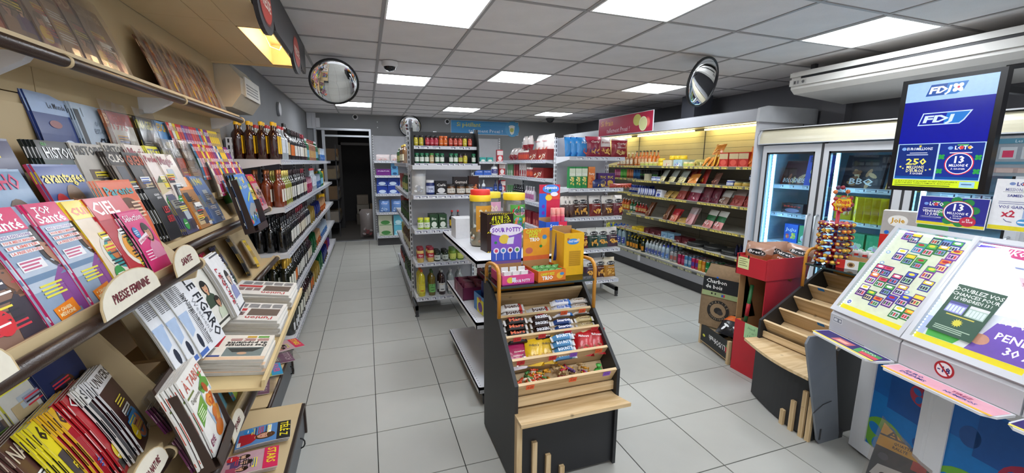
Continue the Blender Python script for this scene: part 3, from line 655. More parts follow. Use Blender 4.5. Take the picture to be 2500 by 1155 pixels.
    # body
    b = B(); b.box(.0, w, .245, d+.1, .02, .735); b.box(0, .09, .225, .25, .02, .70); b.box(w-.05, w, .225, .25, .02, .70); b.box(.09, w-.05, .225, .25, .02, .10); b.box(.09, w-.05, .225, .25, .60, .70); b.obj('body', m_deskw, t)
    q = B(); q.M = frame((.075, .233, .085), (1, 0, 0), (0, 0, 1)); ww = w-.11; q.rect(0, 0, ww, .53, '1671b8'); q.rect(0, .33, ww, .53, '1a5fa8', .0004); q.rect(ww*.35, .28, ww, .5, '175096', .0008)
    if kind == 'tickets': clover(q, .11, .10, .115, '6aa63a', .001, '1a7ac0'); clover(q, .26, .43, .06, 'a8304a', .001, '1a5fa8'); clover(q, .30, .16, .06, '24508f', .0008)
    else: clover(q, .12, .07, .14, '6aa63a', .001, '1a7ac0'); clover(q, .32, .25, .12, 'a02a48', .001, '1a5fa8'); q.ell(.09, .36, .04, .05, '24508f', .0008)
    q.obj('blue_panel', PRINT, t)
    b = B()
    for x in (.06, w-.06): b.M = Matrix.Translation((x, .33, 0)); b.lathe([(.02, 0), (.02, .02)], 10)
    b.obj('castor', m_black, t)
    # leaflet tray under the desk
    tw = w-.01; b = B(); b.prism([(0.005, -.085), (.03, -.115), (tw-.03, -.115), (tw, -.085), (tw, 0), (.005, 0)], .722, .732, 'z'); b.obj('leaflet_tray', m_deskw, t)
    q = B(); q.M = Matrix.Translation((.012, -.108, .7327)); c1 = '35286e' if kind == 'tickets' else 'e6a9b8'
    q.rect(0, 0, tw-.02, .10, c1); q.rect(0, 0, tw-.02, .014, 'efd75a' if kind == 'tickets' else 'f0b030', .0005)
    if kind == 'tickets':
        q.rect(.10, .025, .2, .075, 'c86a70', .0006); q.rect(.12, .035, .18, .06, 'efb5a0', .001); q.poly([(.24, .02), (.36, .02), (.34, .08), (.22, .08)], '4aa05a', .0006); q.poly([(.27, .02), (.36, .02), (.35, .05), (.26, .05)], 'd84a5a', .0009); q.txt('LOTO', .285, .055, .018, 'ffffff', .001)
    else:
        q.txt('EURO', .09, .060, .018, '2a3a8a', .001, bold=.03); q.txt('DREAMS', .10, .035, .018, '2a3a8a', .001, bold=.03); q.txt('TIREZ', .26, .060, .018, 'a02a60', .001, bold=.03); q.txt('NUMÉROS', .27, .035, .016, '3a4a9a', .001, bold=.03)
    q.obj('leaflet_print', PRINT, t)
    if kind == 'tickets':
        q = B(); q.M = frame((.02, -.0008, .79), (1, 0, 0), (0, 0, 1)); q.rect(0, 0, .06, .03, 'd8dade'); q.rect(.004, .004, .056, .026, '7a7f8a', .0004); q.rect(.008, .008, .03, .022, 'd8dade', .0008); q.ell(.046, .015, .007, .007, 'd8dade', .0008); q.obj('lock_badge', PRINT, t)
    else:
        q = B(); q.M = frame((.175, -.0008, .79), (1, 0, 0), (0, 0, 1)); q.ell(0, 0, .036, .036, 'a82830', 0, 28); q.ell(0, 0, .028, .028, 'e6e2e4', .0005, 28); q.txt('-18', 0, -.012, .024, '33306a', .001, bold=.05)
        q.poly([(-.024, .019), (-.019, .024), (.024, -.019), (.019, -.024)], 'a82830', .0014); q.obj('age_limit_badge', PRINT, t)
    return t
A1 = atan2(-.963, -.27)
lot1 = desk_unit((2.385, 1.50, 0), A1, .392, 'white lottery counter with a lit desk of many small scratch cards', 'tickets')
p2 = Vector((2.385, 1.50, 0))+Vector((cos(A1), sin(A1), 0))*.397
A2 = atan2(-.985, -.17)
lot2 = desk_unit(tuple(p2), A2, .42, 'white lottery counter with a lit desk and a dark green poster on it', 'poster')
p3 = p2+Vector((cos(A2), sin(A2), 0))*.425
A3 = atan2(-1, -.05)
lot3 = desk_unit(tuple(p3), A3, .42, 'lottery counter cut off by the right edge of the photo', 'tickets')
# grey folded end flap
t = thing('end_flap', 'folded grey metal flap standing at the left end of the lottery counter', 'flap', (2.46, 1.515, 0))
b = B(); b.prism([(-.20, .70), (.0, .69), (.01, .655), (.17, .015), (.17, 0), (.0, .0), (-.02, .03), (-.22, .66)], -.006, .006, 'y'); b.obj('flap_plate', solid('flap_grey', '7b8088', .4, .2), t)
b = B(); b.tube([(-.09, -.009, .22), (-.02, -.009, .26), (.05, -.009, .27)], .002, 5); b.box(-.01, .0, -.010, -.006, .03, .1); b.obj('slot', m_foot, t)
b = B(); b.box(.165, .2, -.006, .10, 0, .05); b.obj('foot_plate', m_foot, t)
# ================================================================== LOTTERY SCREEN
def logo(q, x, y, w, h, z, clov=True, cut=False):
    sk = h*.35
    q.poly([(x, y), (x+sk*.9, y+h), (x+w, y+h), (x+w-h*.25, y+h*.3), (x+w-h*.7, y)], '1c4f9e', z)
    if not cut: q.poly([(x+w*.45, y), (x+w*.52, y+h), (x+w, y+h), (x+w-h*.25, y+h*.3), (x+w-h*.7, y)], '2a72bd', z+.0004)
    q.txt('FDJ', x+w*.08, y+h*.22, h*.55, 'f4f8ff', z+.001, bold=.08, al='l', shear=.2, w=w*.52)
    if clov: clover(q, x+w*.78, y+h*.52, h*.42, 'e8eef8', z+.001); q.ell(x+w*.79, y+h*.54, h*.1, h*.1, 'c8304a', z+.0014, 8)
def screen():
    t = thing('advertising_screen', 'tall portrait lottery screen with blue picture, hanging at the right', 'screen', (3.3, 1.845, 1.475), (0, 0, -pi/2))
    w, h = .475, .69; b = B(); b.box(0, w, 0, .05, 0, h); b.obj('bezel', solid('screen_bezel', '0d0d10', .3), t)
    b = B(); b.box(w*.35, w*.65, .05, .12, h*.2, h*.8); b.box(w/2-.02, w/2+.02, .08, 1.45, h*.9, h*.9+.04); b.box(w/2-.02, w/2+.02, .06, .10, h*.7, h*.93); b.obj('mount', m_black, t)
    q = B(); q.M = frame((.030, -.0012, .028), (1, 0, 0), (0, 0, 1)); W_, H_ = w-.058, h-.052
    q.rect(0, 0, W_, H_, '0a1596'); q.rect(0, H_-.115, W_, H_, 'a4c8ef', .0004)
    logo(q, W_*.24, H_-.088, W_*.46, .066, .0008)
    x, y, ww, hh = W_*.2, .375, W_*.6, .075; q.poly([(x, y), (x+.02, y+hh), (x+ww, y+hh), (x+ww-.03, y+.02), (x+ww-.05, y)], 'c2d8f2', .0008)
    q.poly([(x+.007, y+.006), (x+.025, y+hh-.006), (x+ww-.01, y+hh-.006), (x+ww-.036, y+.024), (x+ww-.053, y+.006)], '0e1f96', .0012)
    q.poly([(x+ww*.5, y+.006), (x+ww*.55, y+hh-.006), (x+ww-.01, y+hh-.006), (x+ww-.036, y+.024), (x+ww-.053, y+.006)], '2277cc', .0016); q.txt('FDJ', x+.025, y+.018, .038, 'cfe0f6', .002, bold=.08, al='l', shear=.2, w=.14)
    yb, yt = .048, .262; q.rect(0, yb-.004, W_, yt+.004, 'b5d6f2', .0004); q.rect(.006, yb, W_*.495, yt, '132c74', .0008); q.rect(W_*.515, yb, W_-.005, yt, '16308a', .0008)
    q.rect(.006, yb, W_*.495, yb+.016, '0f4f96', .001); q.rect(W_*.515, yb, W_-.005, yb+.016, '0f4f96', .001)
    cx = W_*.26; q.txt('EUROMILLIONS', cx+.008, yt-.036, .016, 'dfe8f8', .0014, bold=.04, w=.13); q.ell(cx-.072, yt-.028, .012, .010, '7aa4dd', .0014); q.star(cx+.01, yt-.012, .004, .009, 5, 'e6d24a', .0014); q.rect(cx-.04, yt-.055, cx+.05, yt-.051, 'cdd5e8', .0014); q.rect(cx-.055, yt-.067, cx+.055, yt-.062, 'c3cde6', .0014)
    q.txt('250', cx, yt-.125, .036, 'e3dc62', .0014, bold=.05, w=.105); q.txt('MILLIONS', cx, yt-.15, .018, 'e9e4a8', .0014, bold=.04, w=.09); q.txt("D'EUROS", cx, yt-.173, .018, 'e9e4a8', .0014, bold=.04, w=.09); q.txt('À GAGNER', cx+.01, yt-.186, .009, 'ffffff', .0014)
    for a, c_, d in ((.03, .075, .008), (.045, .065, .006), (.165, .055, .006), (.185, .06, .007)): q.star(a, yb+c_, d*.45, d, 5, 'dfe06a', .0014)
    cx = W_*.755; q.txt('LOTO', cx+.01, yt-.036, .020, 'ffffff', .0014, bold=.06, w=.08); q.ell(cx-.05, yt-.027, .012, .01, '7aa4dd', .0014); q.ell(cx, yt-.026, .010, .010, 'd84a4a', .0018); q.ell(cx+.035, yt-.026, .008, .008, 'e8a43a', .0018); q.rect(cx-.02, yt-.014, cx+.03, yt-.007, '5ab05a', .0014); q.rect(cx-.05, yt-.058, cx+.05, yt-.053, 'e8ecf8', .0014)
    for a in range(4): clover(q, cx+(-.085, .08, -.085, .082)[a], yb+(.135, .13, .05, .05)[a], .017, '2f9a4a', .0012)
    q.ell(cx, yb+.095, .066, .066, 'd0304a', .0014, 26); q.ell(cx, yb+.095, .061, .061, 'f2f4fa', .0016, 26); q.ell(cx, yb+.095, .057, .057, '16308a', .0018, 26); q.txt('13', cx, yb+.10, .038, 'f4f6fc', .0024, bold=.06); q.txt('MILLIONS €', cx, yb+.078, .014, 'f4f6fc', .0024, bold=.04, w=.085); q.txt('À GAGNER', cx, yb+.06, .009, 'ffffff', .0024)
    q.rect(0, 0, W_, .043, 'c9e02a', .0006); q.txt("LES JEUX D'ARGENT ET DE HASARD PEUVENT ÊTRE DANGEREUX :", .012, .029, .008, '33441a', .001, al='l', w=W_*.76, bold=.02); q.txt("PERTES D'ARGENT, CONFLITS FAMILIAUX, ADDICTION…", .012, .017, .008, '33441a', .001, al='l', w=W_*.7, bold=.02); q.rect(.012, .006, W_*.7, .011, '5a6c2a', .001); q.rect(W_*.80, .004, W_*.96, .038, '9cc8dc', .001); q.rect(W_*.82, .02, W_*.93, .026, '4a6a9a', .0014)
    q.obj('screen_picture', vc('screen_light', .2, .5, emit=.38), t)
    q = B(); q.M = frame((.006, -.001, .006), (1, 0, 0), (0, 0, 1)); q.rect(0, 0, .016, .016, '2c2c30'); q.rect(.003, .003, .013, .013, '77777c', .0004); q.obj('badge', PRINT, t)
screen()
def poster(name, label, loc, xdir, ydir, w, h, art, base=True):
    t = thing(name, label, 'poster', loc); F = frame((0, 0, 0), xdir, ydir)
    b = B(); b.M = F; b.box(0, w, 0, h, -.004, 0, 'f2f2f2'); b.obj('board', PRINT, t); q = B(); q.M = F @ Matrix.Translation((0, 0, .0008)); art(q, w, h); q.obj('print', vc('poster_print', .3, .5, coat=.2), t); return t
def a_loto(q, w, h):
    q.rect(.004, .004, w-.004, h-.004, '2a2f8e'); q.rect(.004, .004, w-.004, .026, 'e6d52c', .0006); q.rect(.004, .026, w-.004, .04, '3a3fa8', .0006)
    q.ell(.045, h-.06, .014, .011, '7aa0e0', .001); q.txt('LOTO', .065, h-.072, .026, 'ffffff', .001, al='l', bold=.07, w=.085); q.ell(.105, h-.061, .012, .012, 'd84a4a', .0014); q.rect(.08, h-.044, .13, h-.036, '58a858', .001)
    q.rect(.03, h-.098, .15, h-.094, 'ffffff', .001); q.txt('VENDREDI', .09, h-.125, .018, 'ffffff', .001, bold=.04); q.txt('13 JUIN', .09, h-.148, .018, 'ffffff', .001, bold=.04); q.rect(.03, h-.165, .15, h-.161, 'ffffff', .001)
    cx, cy = w*.60, h*.52
    for k in range(8): a = k*pi/4+.2; q.ell(cx+.088*cos(a), cy+.085*sin(a), .033, .028, '2a8a4a', .0008, 12)
    q.ell(cx, cy, .088, .082, 'd03a4a', .001, 26); q.ell(cx, cy, .083, .077, 'ffffff', .0014, 26); q.ell(cx, cy, .076, .070, '2a2f8e', .0018, 26); q.txt('13', cx, cy+.008, .05, 'ffffff', .0024, bold=.06); q.txt('MILLIONS €', cx, cy-.02, .017, 'ffffff', .0024, bold=.04, w=.12); q.txt('MINIMUM', cx, cy-.036, .008, 'ffffff', .0024); q.txt('À GAGNER', cx, cy-.054, .011, 'ffffff', .0024)
    q.ell(w*.76, h*.22, .046, .036, 'c8304a', .0028, 20); q.txt('50', w*.76, h*.25, .014, 'ffffff', .0034, bold=.05); q.txt('20 000€', w*.76, h*.185, .012, 'ffffff', .0034, bold=.04); q.lines(.02, .15, .07, 3, .007, .0035, '6a70c0', .001)
poster('lottery_poster', 'blue lottery card reading 13 millions standing on the lottery desk', (2.83, 1.42, 1.322), (.02, -1, 0), (.05, 0, 1), .40, .225, a_loto).scale = (.675,)*3
def a_mission(q, w, h):
    q.rect(.003, .003, w-.003, h-.003, 'e9e9ea'); q.rect(.003, .003, w-.003, .03, 'e6d52c', .0006); q.ell(.075, h-.03, .014, .01, '7a90c0', .001); q.txt('LOTO', .095, h-.042, .022, '3a4288', .001, al='l', bold=.07, w=.08); q.ell(.13, h-.032, .01, .01, 'd84a4a', .0014)
    q.txt('MISSION', .05, h-.078, .02, '6a6f9a', .001, al='l', w=.075); q.txt('NATURE', .13, h-.078, .022, '5a9a4a', .001, al='l', bold=.04, w=.11); q.rect(.04, h-.085, .26, h-.083, '888888', .001); q.txt('SAMEDI 24 MAI', .14, h-.115, .016, '3a4288', .001, bold=.04); q.lines(.03, .26, h-.145, 2, .012, .005, '9a9cb8', .001)
    q.txt('VOS GAINS', .10, h-.19, .018, '4a4f90', .001, bold=.04, w=.13); q.txt('x2', .085, h-.245, .042, 'c03048', .001, bold=.06); q.rect(.15, h-.25, .3, h-.19, 'a0b4d8', .001); q.rect(.16, h-.22, .3, h-.205, 'e8eef8', .0014); q.ell(.16, h-.275, .03, .022, '4a9ad0', .0014); q.rect(.135, h-.28, .185, h-.27, 'f2f4fa', .0018); q.tube([(.07, h-.26, .003), (.085, h-.275, .003), (.11, h-.278, .003)], .0018, 4, '3a4288')
poster('lottery_poster', 'white poster reading vos gains x2 at the right edge', (2.85, 1.150, 1.332), (.02, -1, 0), (.05, 0, 1), .33, .335, a_mission).scale = (.72,)*3
# desk partition and scratch card rack behind the posters
def a_rack(q, w, h):
    q.rect(0, 0, w, h, '9aa4ac'); q.rect(0, h-.03, w, h, '5c8fa4', .0006); q.txt('Les jeux à gratter', w*.4, h-.024, .016, 'e0eef4', .001)
    for k, c in enumerate(('d84a6a', 'e07a3a', 'e8b43a', '58a858')): q.rect(.03+k*.09, h-.12, .10+k*.09, h-.05, 'c8d0d4', .0006); q.rect(.042+k*.09, h-.11, .088+k*.09, h-.07, c, .001)
    q.rect(0, h-.15, w, h-.135, '5c8fa4', .0006); q.rect(.02, .02, w-.02, h-.17, 'b8a29c', .0006)
    for k in range(4): q.rect(.03+k*.09, h-.20, .10+k*.09, h-.175, 'd0bcb4', .001)
poster('scratch_card_board', 'faded board with pink and orange cards behind the white poster', (3.6, 1.49, 1.575), (0, -1, 0), (0, 0, 1), .42, .22, a_rack)
# audi-style magazine in a bag leaning on the counter
# ================================================================== PRESS RACK ALONG THE LEFT WALL
m_beige = solid('beige_laminate', 'cdb68c', .5, amt=.04, scale=5)
m_beige_d = solid('beige_panel', 'b7a27c', .6, amt=.05, scale=4)
m_brown = solid('brown_rail_vinyl', '35261f', .28, amt=.1, bump=.3, bscale=300, spec=.6)
m_plexi = solid('brown_smoked_plastic', '3b2c27', .3, amt=.05)
m_ledge = solid('grey_ledge_front', '5d5f63', .5)
def press_rack():
    t = thing('press_rack', 'long beige stepped press rack with dark brown tube rails along the left wall', 'magazine rack', (-1.03, 0, 0))
    P = lambda n, m, f: (lambda b: (f(b), b.obj(n, m, t))[1])(B())
    ys = [.25, 1.86, 3.72]
    for a, c in zip(ys, ys[1:]):
        P('back_panel', m_beige_d, lambda b: b.box(0, .018, a+.002, c-.002, .19, 1.83)); P('back_panel', m_beige_d, lambda b: b.box(0, .018, a+.002, c-.002, 1.834, 2.335))
    for a, c in ((.25, 1.0), (1.0, 1.75), (1.75, 2.65), (2.65, 3.69)):
        P('canopy_panel', m_beige, lambda b: b.box(.02, .28, a+.001, c-.001, 2.335, 2.35)); P('canopy_panel', m_beige, lambda b: b.box(.283, .41, a+.001, c-.001, 2.335, 2.35))
    P('canopy_panel', m_beige, lambda b: b.box(.412, .575, .25, 1.4, 2.335, 2.35)); P('canopy_panel', m_beige, lambda b: b.box(.412, .575, 1.402, 2.72, 2.335, 2.35)); P('canopy_end', m_beige, lambda b: b.box(.0, .575, 3.69, 3.71, 2.325, 2.56))
    for a, c in ((2.73, 3.66),):
        P('lamp_recess', solid('lamp_recess_cream', 'dcc394', .5), lambda b: (b.box(.412, .418, a, c, 2.335, 2.47), b.box(.569, .575, a, c, 2.335, 2.47), b.box(.412, .575, a, a+.006, 2.335, 2.47), b.box(.412, .575, c-.006, c, 2.335, 2.47), b.box(.412, .575, a, c, 2.47, 2.476)))
        P('lamp_tube', emis('tungsten_tube', 'ffe0b4', 22), lambda b: b.tube([(.54, a+.08, 2.43), (.54, c-.08, 2.43)], .013, 10))
        P('lamp_clip', m_white, lambda b: b.tube([(.43, c-.30, 2.465), (.45, c-.26, 2.40), (.50, c-.22, 2.39), (.52, c-.22, 2.43)], .004, 6))
    # black fascia with round lobes
    pts = [(.25, 2.56), (.25, 2.33)]
    for yc in (.5, 1.5, 2.5, 3.5):
        pts += [(yc-.24, 2.335)]+[(yc+.19*cos(pi+k*pi/12), 2.37+.115*sin(pi+k*pi/12)) for k in range(13)]+[(yc+.24, 2.335)]
    pts += [(3.95, 2.335), (3.98, 2.36), (4.0, 2.56)]
    P('fascia', solid('fascia_black', '2b2a2e', .4), lambda b: b.prism(pts, .58, .60, 'x'))
    for yc in (.5, 1.5, 2.5, 3.5):
        q = B(); q.M = frame((.6015, yc, 2.40), (0, 1, 0), (0, 0, 1)); q.ell(0, 0, .15, .105, '6a1f1a', 0, 28); q.ell(0, 0, .14, .095, 'b7392c', .001, 28); q.txt('PRESSE', 0, -.025, .05, 'f0d8c8', .002, w=.22, bold=.04); q.obj('press_badge', PRINT, t)
        q = B(); q.M = frame((.5785, yc, 2.40), (0, -1, 0), (0, 0, 1)); q.ell(0, 0, .14, .095, 'b7392c', .001, 28); q.txt('PRESSE', 0, -.025, .05, 'f0d8c8', .002, w=.22, bold=.04); q.obj('press_badge', PRINT, t)
    def rail(x, z, y0, y1, r=.019, caps=True, rings=()):
        P('tube_rail', m_brown, lambda b: b.tube([(x, y0, z), (x, y1, z)], r, 14))
        for y in rings: P('rail_ring', m_beige, lambda b: b.tube([(x, y-.006, z), (x, y+.006, z)], r+.003, 14))
        if caps: P('rail_cap', m_beige, lambda b: b.tube([(x, y1-.004, z), (x, y1+.008, z)], r+.004, 16))
    # top shelf
    rail(.175, 1.925, .25, 3.66, rings=(1.0, 1.72, 2.6))
    P('top_shelf', m_beige, lambda b: (b.box(.018, .155, .25, 3.68, 1.925, 1.94), b.box(.15, .162, .25, 3.68, 1.925, 1.962)))
    for y in (.9, 1.62, 2.55, 3.55): P('shelf_bracket', m_white, lambda b: b.prism([(.018, 1.925), (.16, 1.925), (.14, 1.90), (.06, 1.855), (.018, 1.85)], y-.015, y+.015, 'y'))
    # near steps: (lip x, lip z, backboard top)
    near = [((.085, 1.52), (.03, 1.83)), ((.165, 1.42), (.10, 1.62)), ((.255, 1.345), (.185, 1.50)), ((.395, 1.262), (.28, 1.40))]
    far = [((.085, 1.55), (.03, 1.83)), ((.165, 1.42), (.09, 1.60)), ((.265, 1.275), (.155, 1.42))]
    for S, y0, y1 in ((near, .25, 1.85), (far, 1.87, 3.70)):
        for (lx, lz), (bx, bz) in S:
            P('tier_backboard', m_beige_d, lambda b: pl2(b, (lx-.035, lz), (bx-.012, bz-.03), y0, y1))
            P('tier_ledge', m_beige, lambda b: (b.box(lx-.05, lx+.004, y0, y1, lz-.012, lz), b.box(lx, lx+.007, y0, y1, lz-.012, lz+.024)))
    rail(.42, 1.252, .25, 1.81); rail(.292, 1.262, 1.9, 3.70)
    P('rail_bracket', m_beige, lambda b: b.prism([(.02, 1.24), (.42, 1.24), (.41, 1.2), (.05, 1.12), (.02, 1.12)], 1.80, 1.812, 'y'))
    for y in (2.98,): P('rail_bracket', m_beige, lambda b: b.prism([(.02, 1.245), (.30, 1.245), (.29, 1.215), (.22, 1.18), (.02, 1.12)], y, y+.3, 'y'))
    # lower near shelf with upright end board and lower rail
    for (lx, lz), (bx, bz) in (((.17, .83), (.11, 1.10)), ((.31, .745), (.235, .93))):
        P('tier_backboard', m_beige_d, lambda b: pl2(b, (lx-.035, lz), (bx-.012, bz-.03), .25, 1.60)); P('tier_ledge', m_beige, lambda b: (b.box(lx-.08, lx+.085, .25, 1.60, lz-.012, lz), b.box(lx+.08, lx+.087, .25, 1.44, lz-.012, lz+.03)))
    rail(.408, .735, .25, 1.44)
    P('end_board', m_beige_d, lambda b: b.prism([(.018, .2), (.018, 1.2), (.12, 1.2), (.34, .85), (.34, .2)], 1.61, 1.625, 'y'))
    # lower middle rail and slot, ledges
    rail(.50, .60, 1.48, 2.2, r=.017); P('tier_ledge', m_beige, lambda b: (b.box(.3, .47, 1.48, 2.2, .555, .57), b.box(.465, .475, 1.48, 2.2, .555, .62))); P('tier_backboard', m_beige_d, lambda b: pl2(b, (.36, .57), (.24, .86), 1.48, 2.3))
    P('tier_ledge', m_beige, lambda b: (b.box(.10, .30, 1.87, 3.7, .86, .872), b.box(.295, .303, 1.87, 3.7, .86, .89))); rail(.32, .865, 3.0, 3.70, r=.017)
    P('tier_backboard', m_beige_d, lambda b: pl2(b, (.20, .872), (.10, 1.13), 1.87, 3.7))
    for (x1, y0, y1) in ((.61, .25, 2.6), (.42, 2.62, 3.42)):
        P('floor_ledge', m_beige, lambda b: (b.box(.02, x1-.012, y0, (y0+y1)/2+.4*(x1 > .5)-.002, .165, .19), b.box(.02, x1-.012, (y0+y1)/2+.4*(x1 > .5)+.001, y1, .165, .19)))
        P('ledge_edge', m_brown, lambda b: (b.tube([(x1-.012, y0, .178), (x1-.012, y1-.01, .178)], .014, 8), b.box(x1-.02, x1+.001, y1-.022, y1, 0, .185)))
        P('ledge_front', m_ledge, lambda b: b.box(x1-.03, x1-.012, y0, y1-.02, 0, .17)); P('ledge_end', m_ledge, lambda b: b.box(.02, x1-.03, y1-.02, y1-.004, 0, .165))
        for yy in ((2.33,) if x1 > .5 else (3.26,)):
            P('cable_ring', m_black, lambda b: b.tube([(x1+.004+.022*sin(k*pi/5), yy, .10+.03*cos(k*pi/5)) for k in range(6)], .004, 6))
    # section name plates on the rails
    def plate(txt_, x, y, z, w, h):
        n = 14; pts = [(-w/2, 0)]+[(-w/2*cos(pi*k/n), h*sin(pi*k/n)**.7) for k in range(1, n)]+[(w/2, 0)]
        q = B(); q.M = frame((x, y, z), (-.05, 1, 0), (-.18, 0, 1)); q.prism([(a, b_) for a, b_ in pts], -.002, .001, 'z', 'cbb48a'); q.poly([(a*.97, b_*.97) for a, b_ in pts], 'e3dcca', .0016); q.txt(txt_, 0, h*.28, h*.26, '6a2230', .0026, bold=.05, w=w*.62 if len(txt_) > 6 else w*.42); q.obj('section_plate', PRINT, t)
    plate('SANTE', .442, 1.67, 1.262, .235, .085); plate('PRESSE FEMININE', .442, 1.315, 1.262, .32, .085); plate('LOISIRS', .442, .78, 1.262, .30, .085)
    plate('AUTO MOTO NATURE', .428, 1.28, .742, .25, .085); plate('JEUNES', .518, 1.72, .605, .18, .075)
    return t
def pl2(b, p0, p1, y0, y1, th=.006):
    b.prism([p0, p1, (p1[0]+th, p1[1]), (p0[0]+th, p0[1])], y0, y1, 'y')
rack = press_rack()
t = thing('wall_heater', 'cream fan heater box on the left wall beyond the press rack', 'heater', (XL, 3.76, 2.03))
b = B(); b.prism([(0, 0), (0, .34), (.10, .34), (.19, .22), (.19, .10), (.12, 0)], 0, .62, 'y'); b.obj('casing', solid('heater_cream', 'c9bda6', .5), t)
b = B(); b.box(.19, .20, .10, .56, .09, .24); b.obj('grille_plate', solid('heater_plate', 'd8d4c8', .45), t)
b = B()
for k in range(18):
    for j in range(4): b.box(.2002, .2008, .13+k*.021, .14+k*.021, .115+j*.022, .125+j*.022)
b.obj('grille_slots', m_foot, t)
# ------------------------------------------------------------------ magazines
def person(q, x, y, s, skin, hair, cloth, z=.0008, big=1.0):
    q.poly([(x-s*.75, y-s*1.5), (x-s*.62, y-s*.75), (x-s*.2, y-s*.45), (x+s*.2, y-s*.45), (x+s*.62, y-s*.75), (x+s*.75, y-s*1.5)], cloth, z)
    q.ell(x, y+s*.02, s*.46, s*.58, hair, z+.0002, 16); q.rect(x-s*.13, y-s*.6, x+s*.13, y-s*.25, skin, z+.0003); q.ell(x, y-s*.02, s*.31, s*.42, skin, z+.0005, 16)
    q.ell(x-s*.01, y+s*.27, s*.32, s*.16, hair, z+.0006, 12); q.ell(x-s*.12, y+.04*s, s*.05, s*.025, '3a2a22', z+.0008, 8); q.ell(x+s*.12, y+.04*s, s*.05, s*.025, '3a2a22', z+.0008, 8); q.ell(x, y-s*.22, s*.11, s*.035, 'b04048', z+.0008, 8)
INK = ['ffffff', 'f4e04a', '202020', 'd83a4a', '3a62b8']
def cover(q, w, h, sp, seed):
    """front page of a magazine: ground colour, masthead, picture, headlines"""
    R_ = random.Random(seed); bg, title, tc, blk, kind, acc = sp[:6]; tl = sp[6] if len(sp) > 6 else 1.0
    q.rect(0, 0, w, h, bg)
    mh = h*.13 if len(title) > 6 else h*.17
    if kind == 'face': person(q, w*.62, h*.52, w*.42, R_.choice(['d9a184', 'b97a58', 'e3b497', '8a5a40']), R_.choice(['2a1a14', '5a3a20', '1c1412', '8a6236']), acc, .0006)
    elif kind == 'group':
        for k in range(3): person(q, w*(.22+.28*k), h*(.40+.06*(k % 2)), w*.24, R_.choice(['d9a184', 'e3b497']), R_.choice(['2a1a14', '5a3a20']), R_.choice([acc, '604878', 'b05068']), .0006+.001*k)
    elif kind == 'food':
        q.ell(w*.5, h*.4, w*.40, w*.32, 'e9e2d4', .0006, 20); q.ell(w*.5, h*.4, w*.32, w*.25, acc, .001, 18)
        for k in range(7): q.ell(w*(.3+.4*R_.random()), h*(.3+.2*R_.random()), w*.09, w*.07, R_.choice(['c8702a', '9a3a20', 'd8b040', '5a8a34', 'e09050']), .0014+.0001*k, 10, R_.random()*3)
    elif kind == 'car':
        q.poly([(w*.08, h*.28), (w*.14, h*.38), (w*.3, h*.4), (w*.42, h*.5), (w*.68, h*.5), (w*.82, h*.4), (w*.93, h*.37), (w*.95, h*.27)], acc, .0008); q.poly([(w*.38, h*.41), (w*.45, h*.48), (w*.64, h*.48), (w*.74, h*.41)], '2c3340', .0012)
        for a in (.25, .78): q.ell(w*a, h*.27, w*.09, w*.09, '161616', .0012, 14); q.ell(w*a, h*.27, w*.05, w*.05, '9a9aa0', .0016, 12)
    elif kind == 'sea': q.rect(0, h*.0, w, h*.5, acc, .0006); q.poly([(0, h*.3), (w, h*.42), (w, h*.5), (0, h*.5)], 'd8c9a0', .001); q.poly([(0, h*.5), (w*.3, h*.62), (w*.55, h*.5)], '5a6a4a', .001)
    elif kind == 'moon': q.ell(w*.5, h*.25, w*.28, w*.28, acc, .0006, 24); q.ell(w*.5, h*.2, w*.22, w*.2, 'e08a6a', .001, 20)
    elif kind == 'blocks':
        for k in range(6): a, c = R_.random()*.6, R_.random()*.55; q.rect(w*a, h*c, w*(a+.2+.2*R_.random()), h*(c+.1+.15*R_.random()), R_.choice([acc, '8a8a8a', 'c9b48a', '6a5a50', '40404a', 'b8c4cc']), .0006+.0002*k)
    elif kind == 'grid':
        for i in range(5):
            for j in range(6): q.rect(w*(.1+.16*i), h*(.08+.095*j), w*(.1+.16*i)+w*.14, h*(.08+.095*j)+h*.083, R_.choice(['ffffff', 'ffffff', '222222', acc]), .0008)
    if blk: q.rect(0, h-mh*1.5, w*(1 if tl >= 1 else tl), h, blk, .003)
    ls = title.split('|')
    for k, l in enumerate(ls): q.txt(l, w*.05, h-mh*(1.15+k*1.0), mh*(.85 if len(ls) == 1 else .8), tc, .004, al='l', bold=.04, w=w*(.9 if tl >= 1 else tl*.9)*(min(1, .35+len(l)*.09)))
    n = R_.randint(2, 4)
    for k in range(n):
        y = h*(.62-.13*k)-R_.random()*.03*h; x = w*(.05+(.35*R_.random() if kind != 'face' else .03)); c = R_.choice(INK if kind != 'sea' else ['ffffff', 'f4e04a'])
        if R_.random() < .5: q.rect(x-.004, y-h*.055, x+w*.42, y+h*.02, R_.choice([acc, 'f2f2ee', 'e8d23a']), .003)
        for j in range(3): q.rect(x, y-h*.036*(j)-h*.016, x+w*(.3+.15*R_.random()), y-h*.036*j, c if R_.random() < .7 else '303038', .0034)
    if R_.random() < .6: q.ell(w*.2, h*(.15+.1*R_.random()), w*.13, w*.13, R_.choice(['d8303a', '2a8ad0', 'f4d020', '3a9a4a']), .0036, 16); q.rect(w*.12, h*.18, w*.28, h*.195, 'ffffff', .004)
    if R_.random() < .5: q.rect(w*.72, h*.03, w*.94, h*.09, 'ffffff', .0036); [q.rect(w*(.74+.03*k), h*.04, w*(.75+.03*k), h*.08, '222222', .004) for k in range(6)]
MAGS = {}
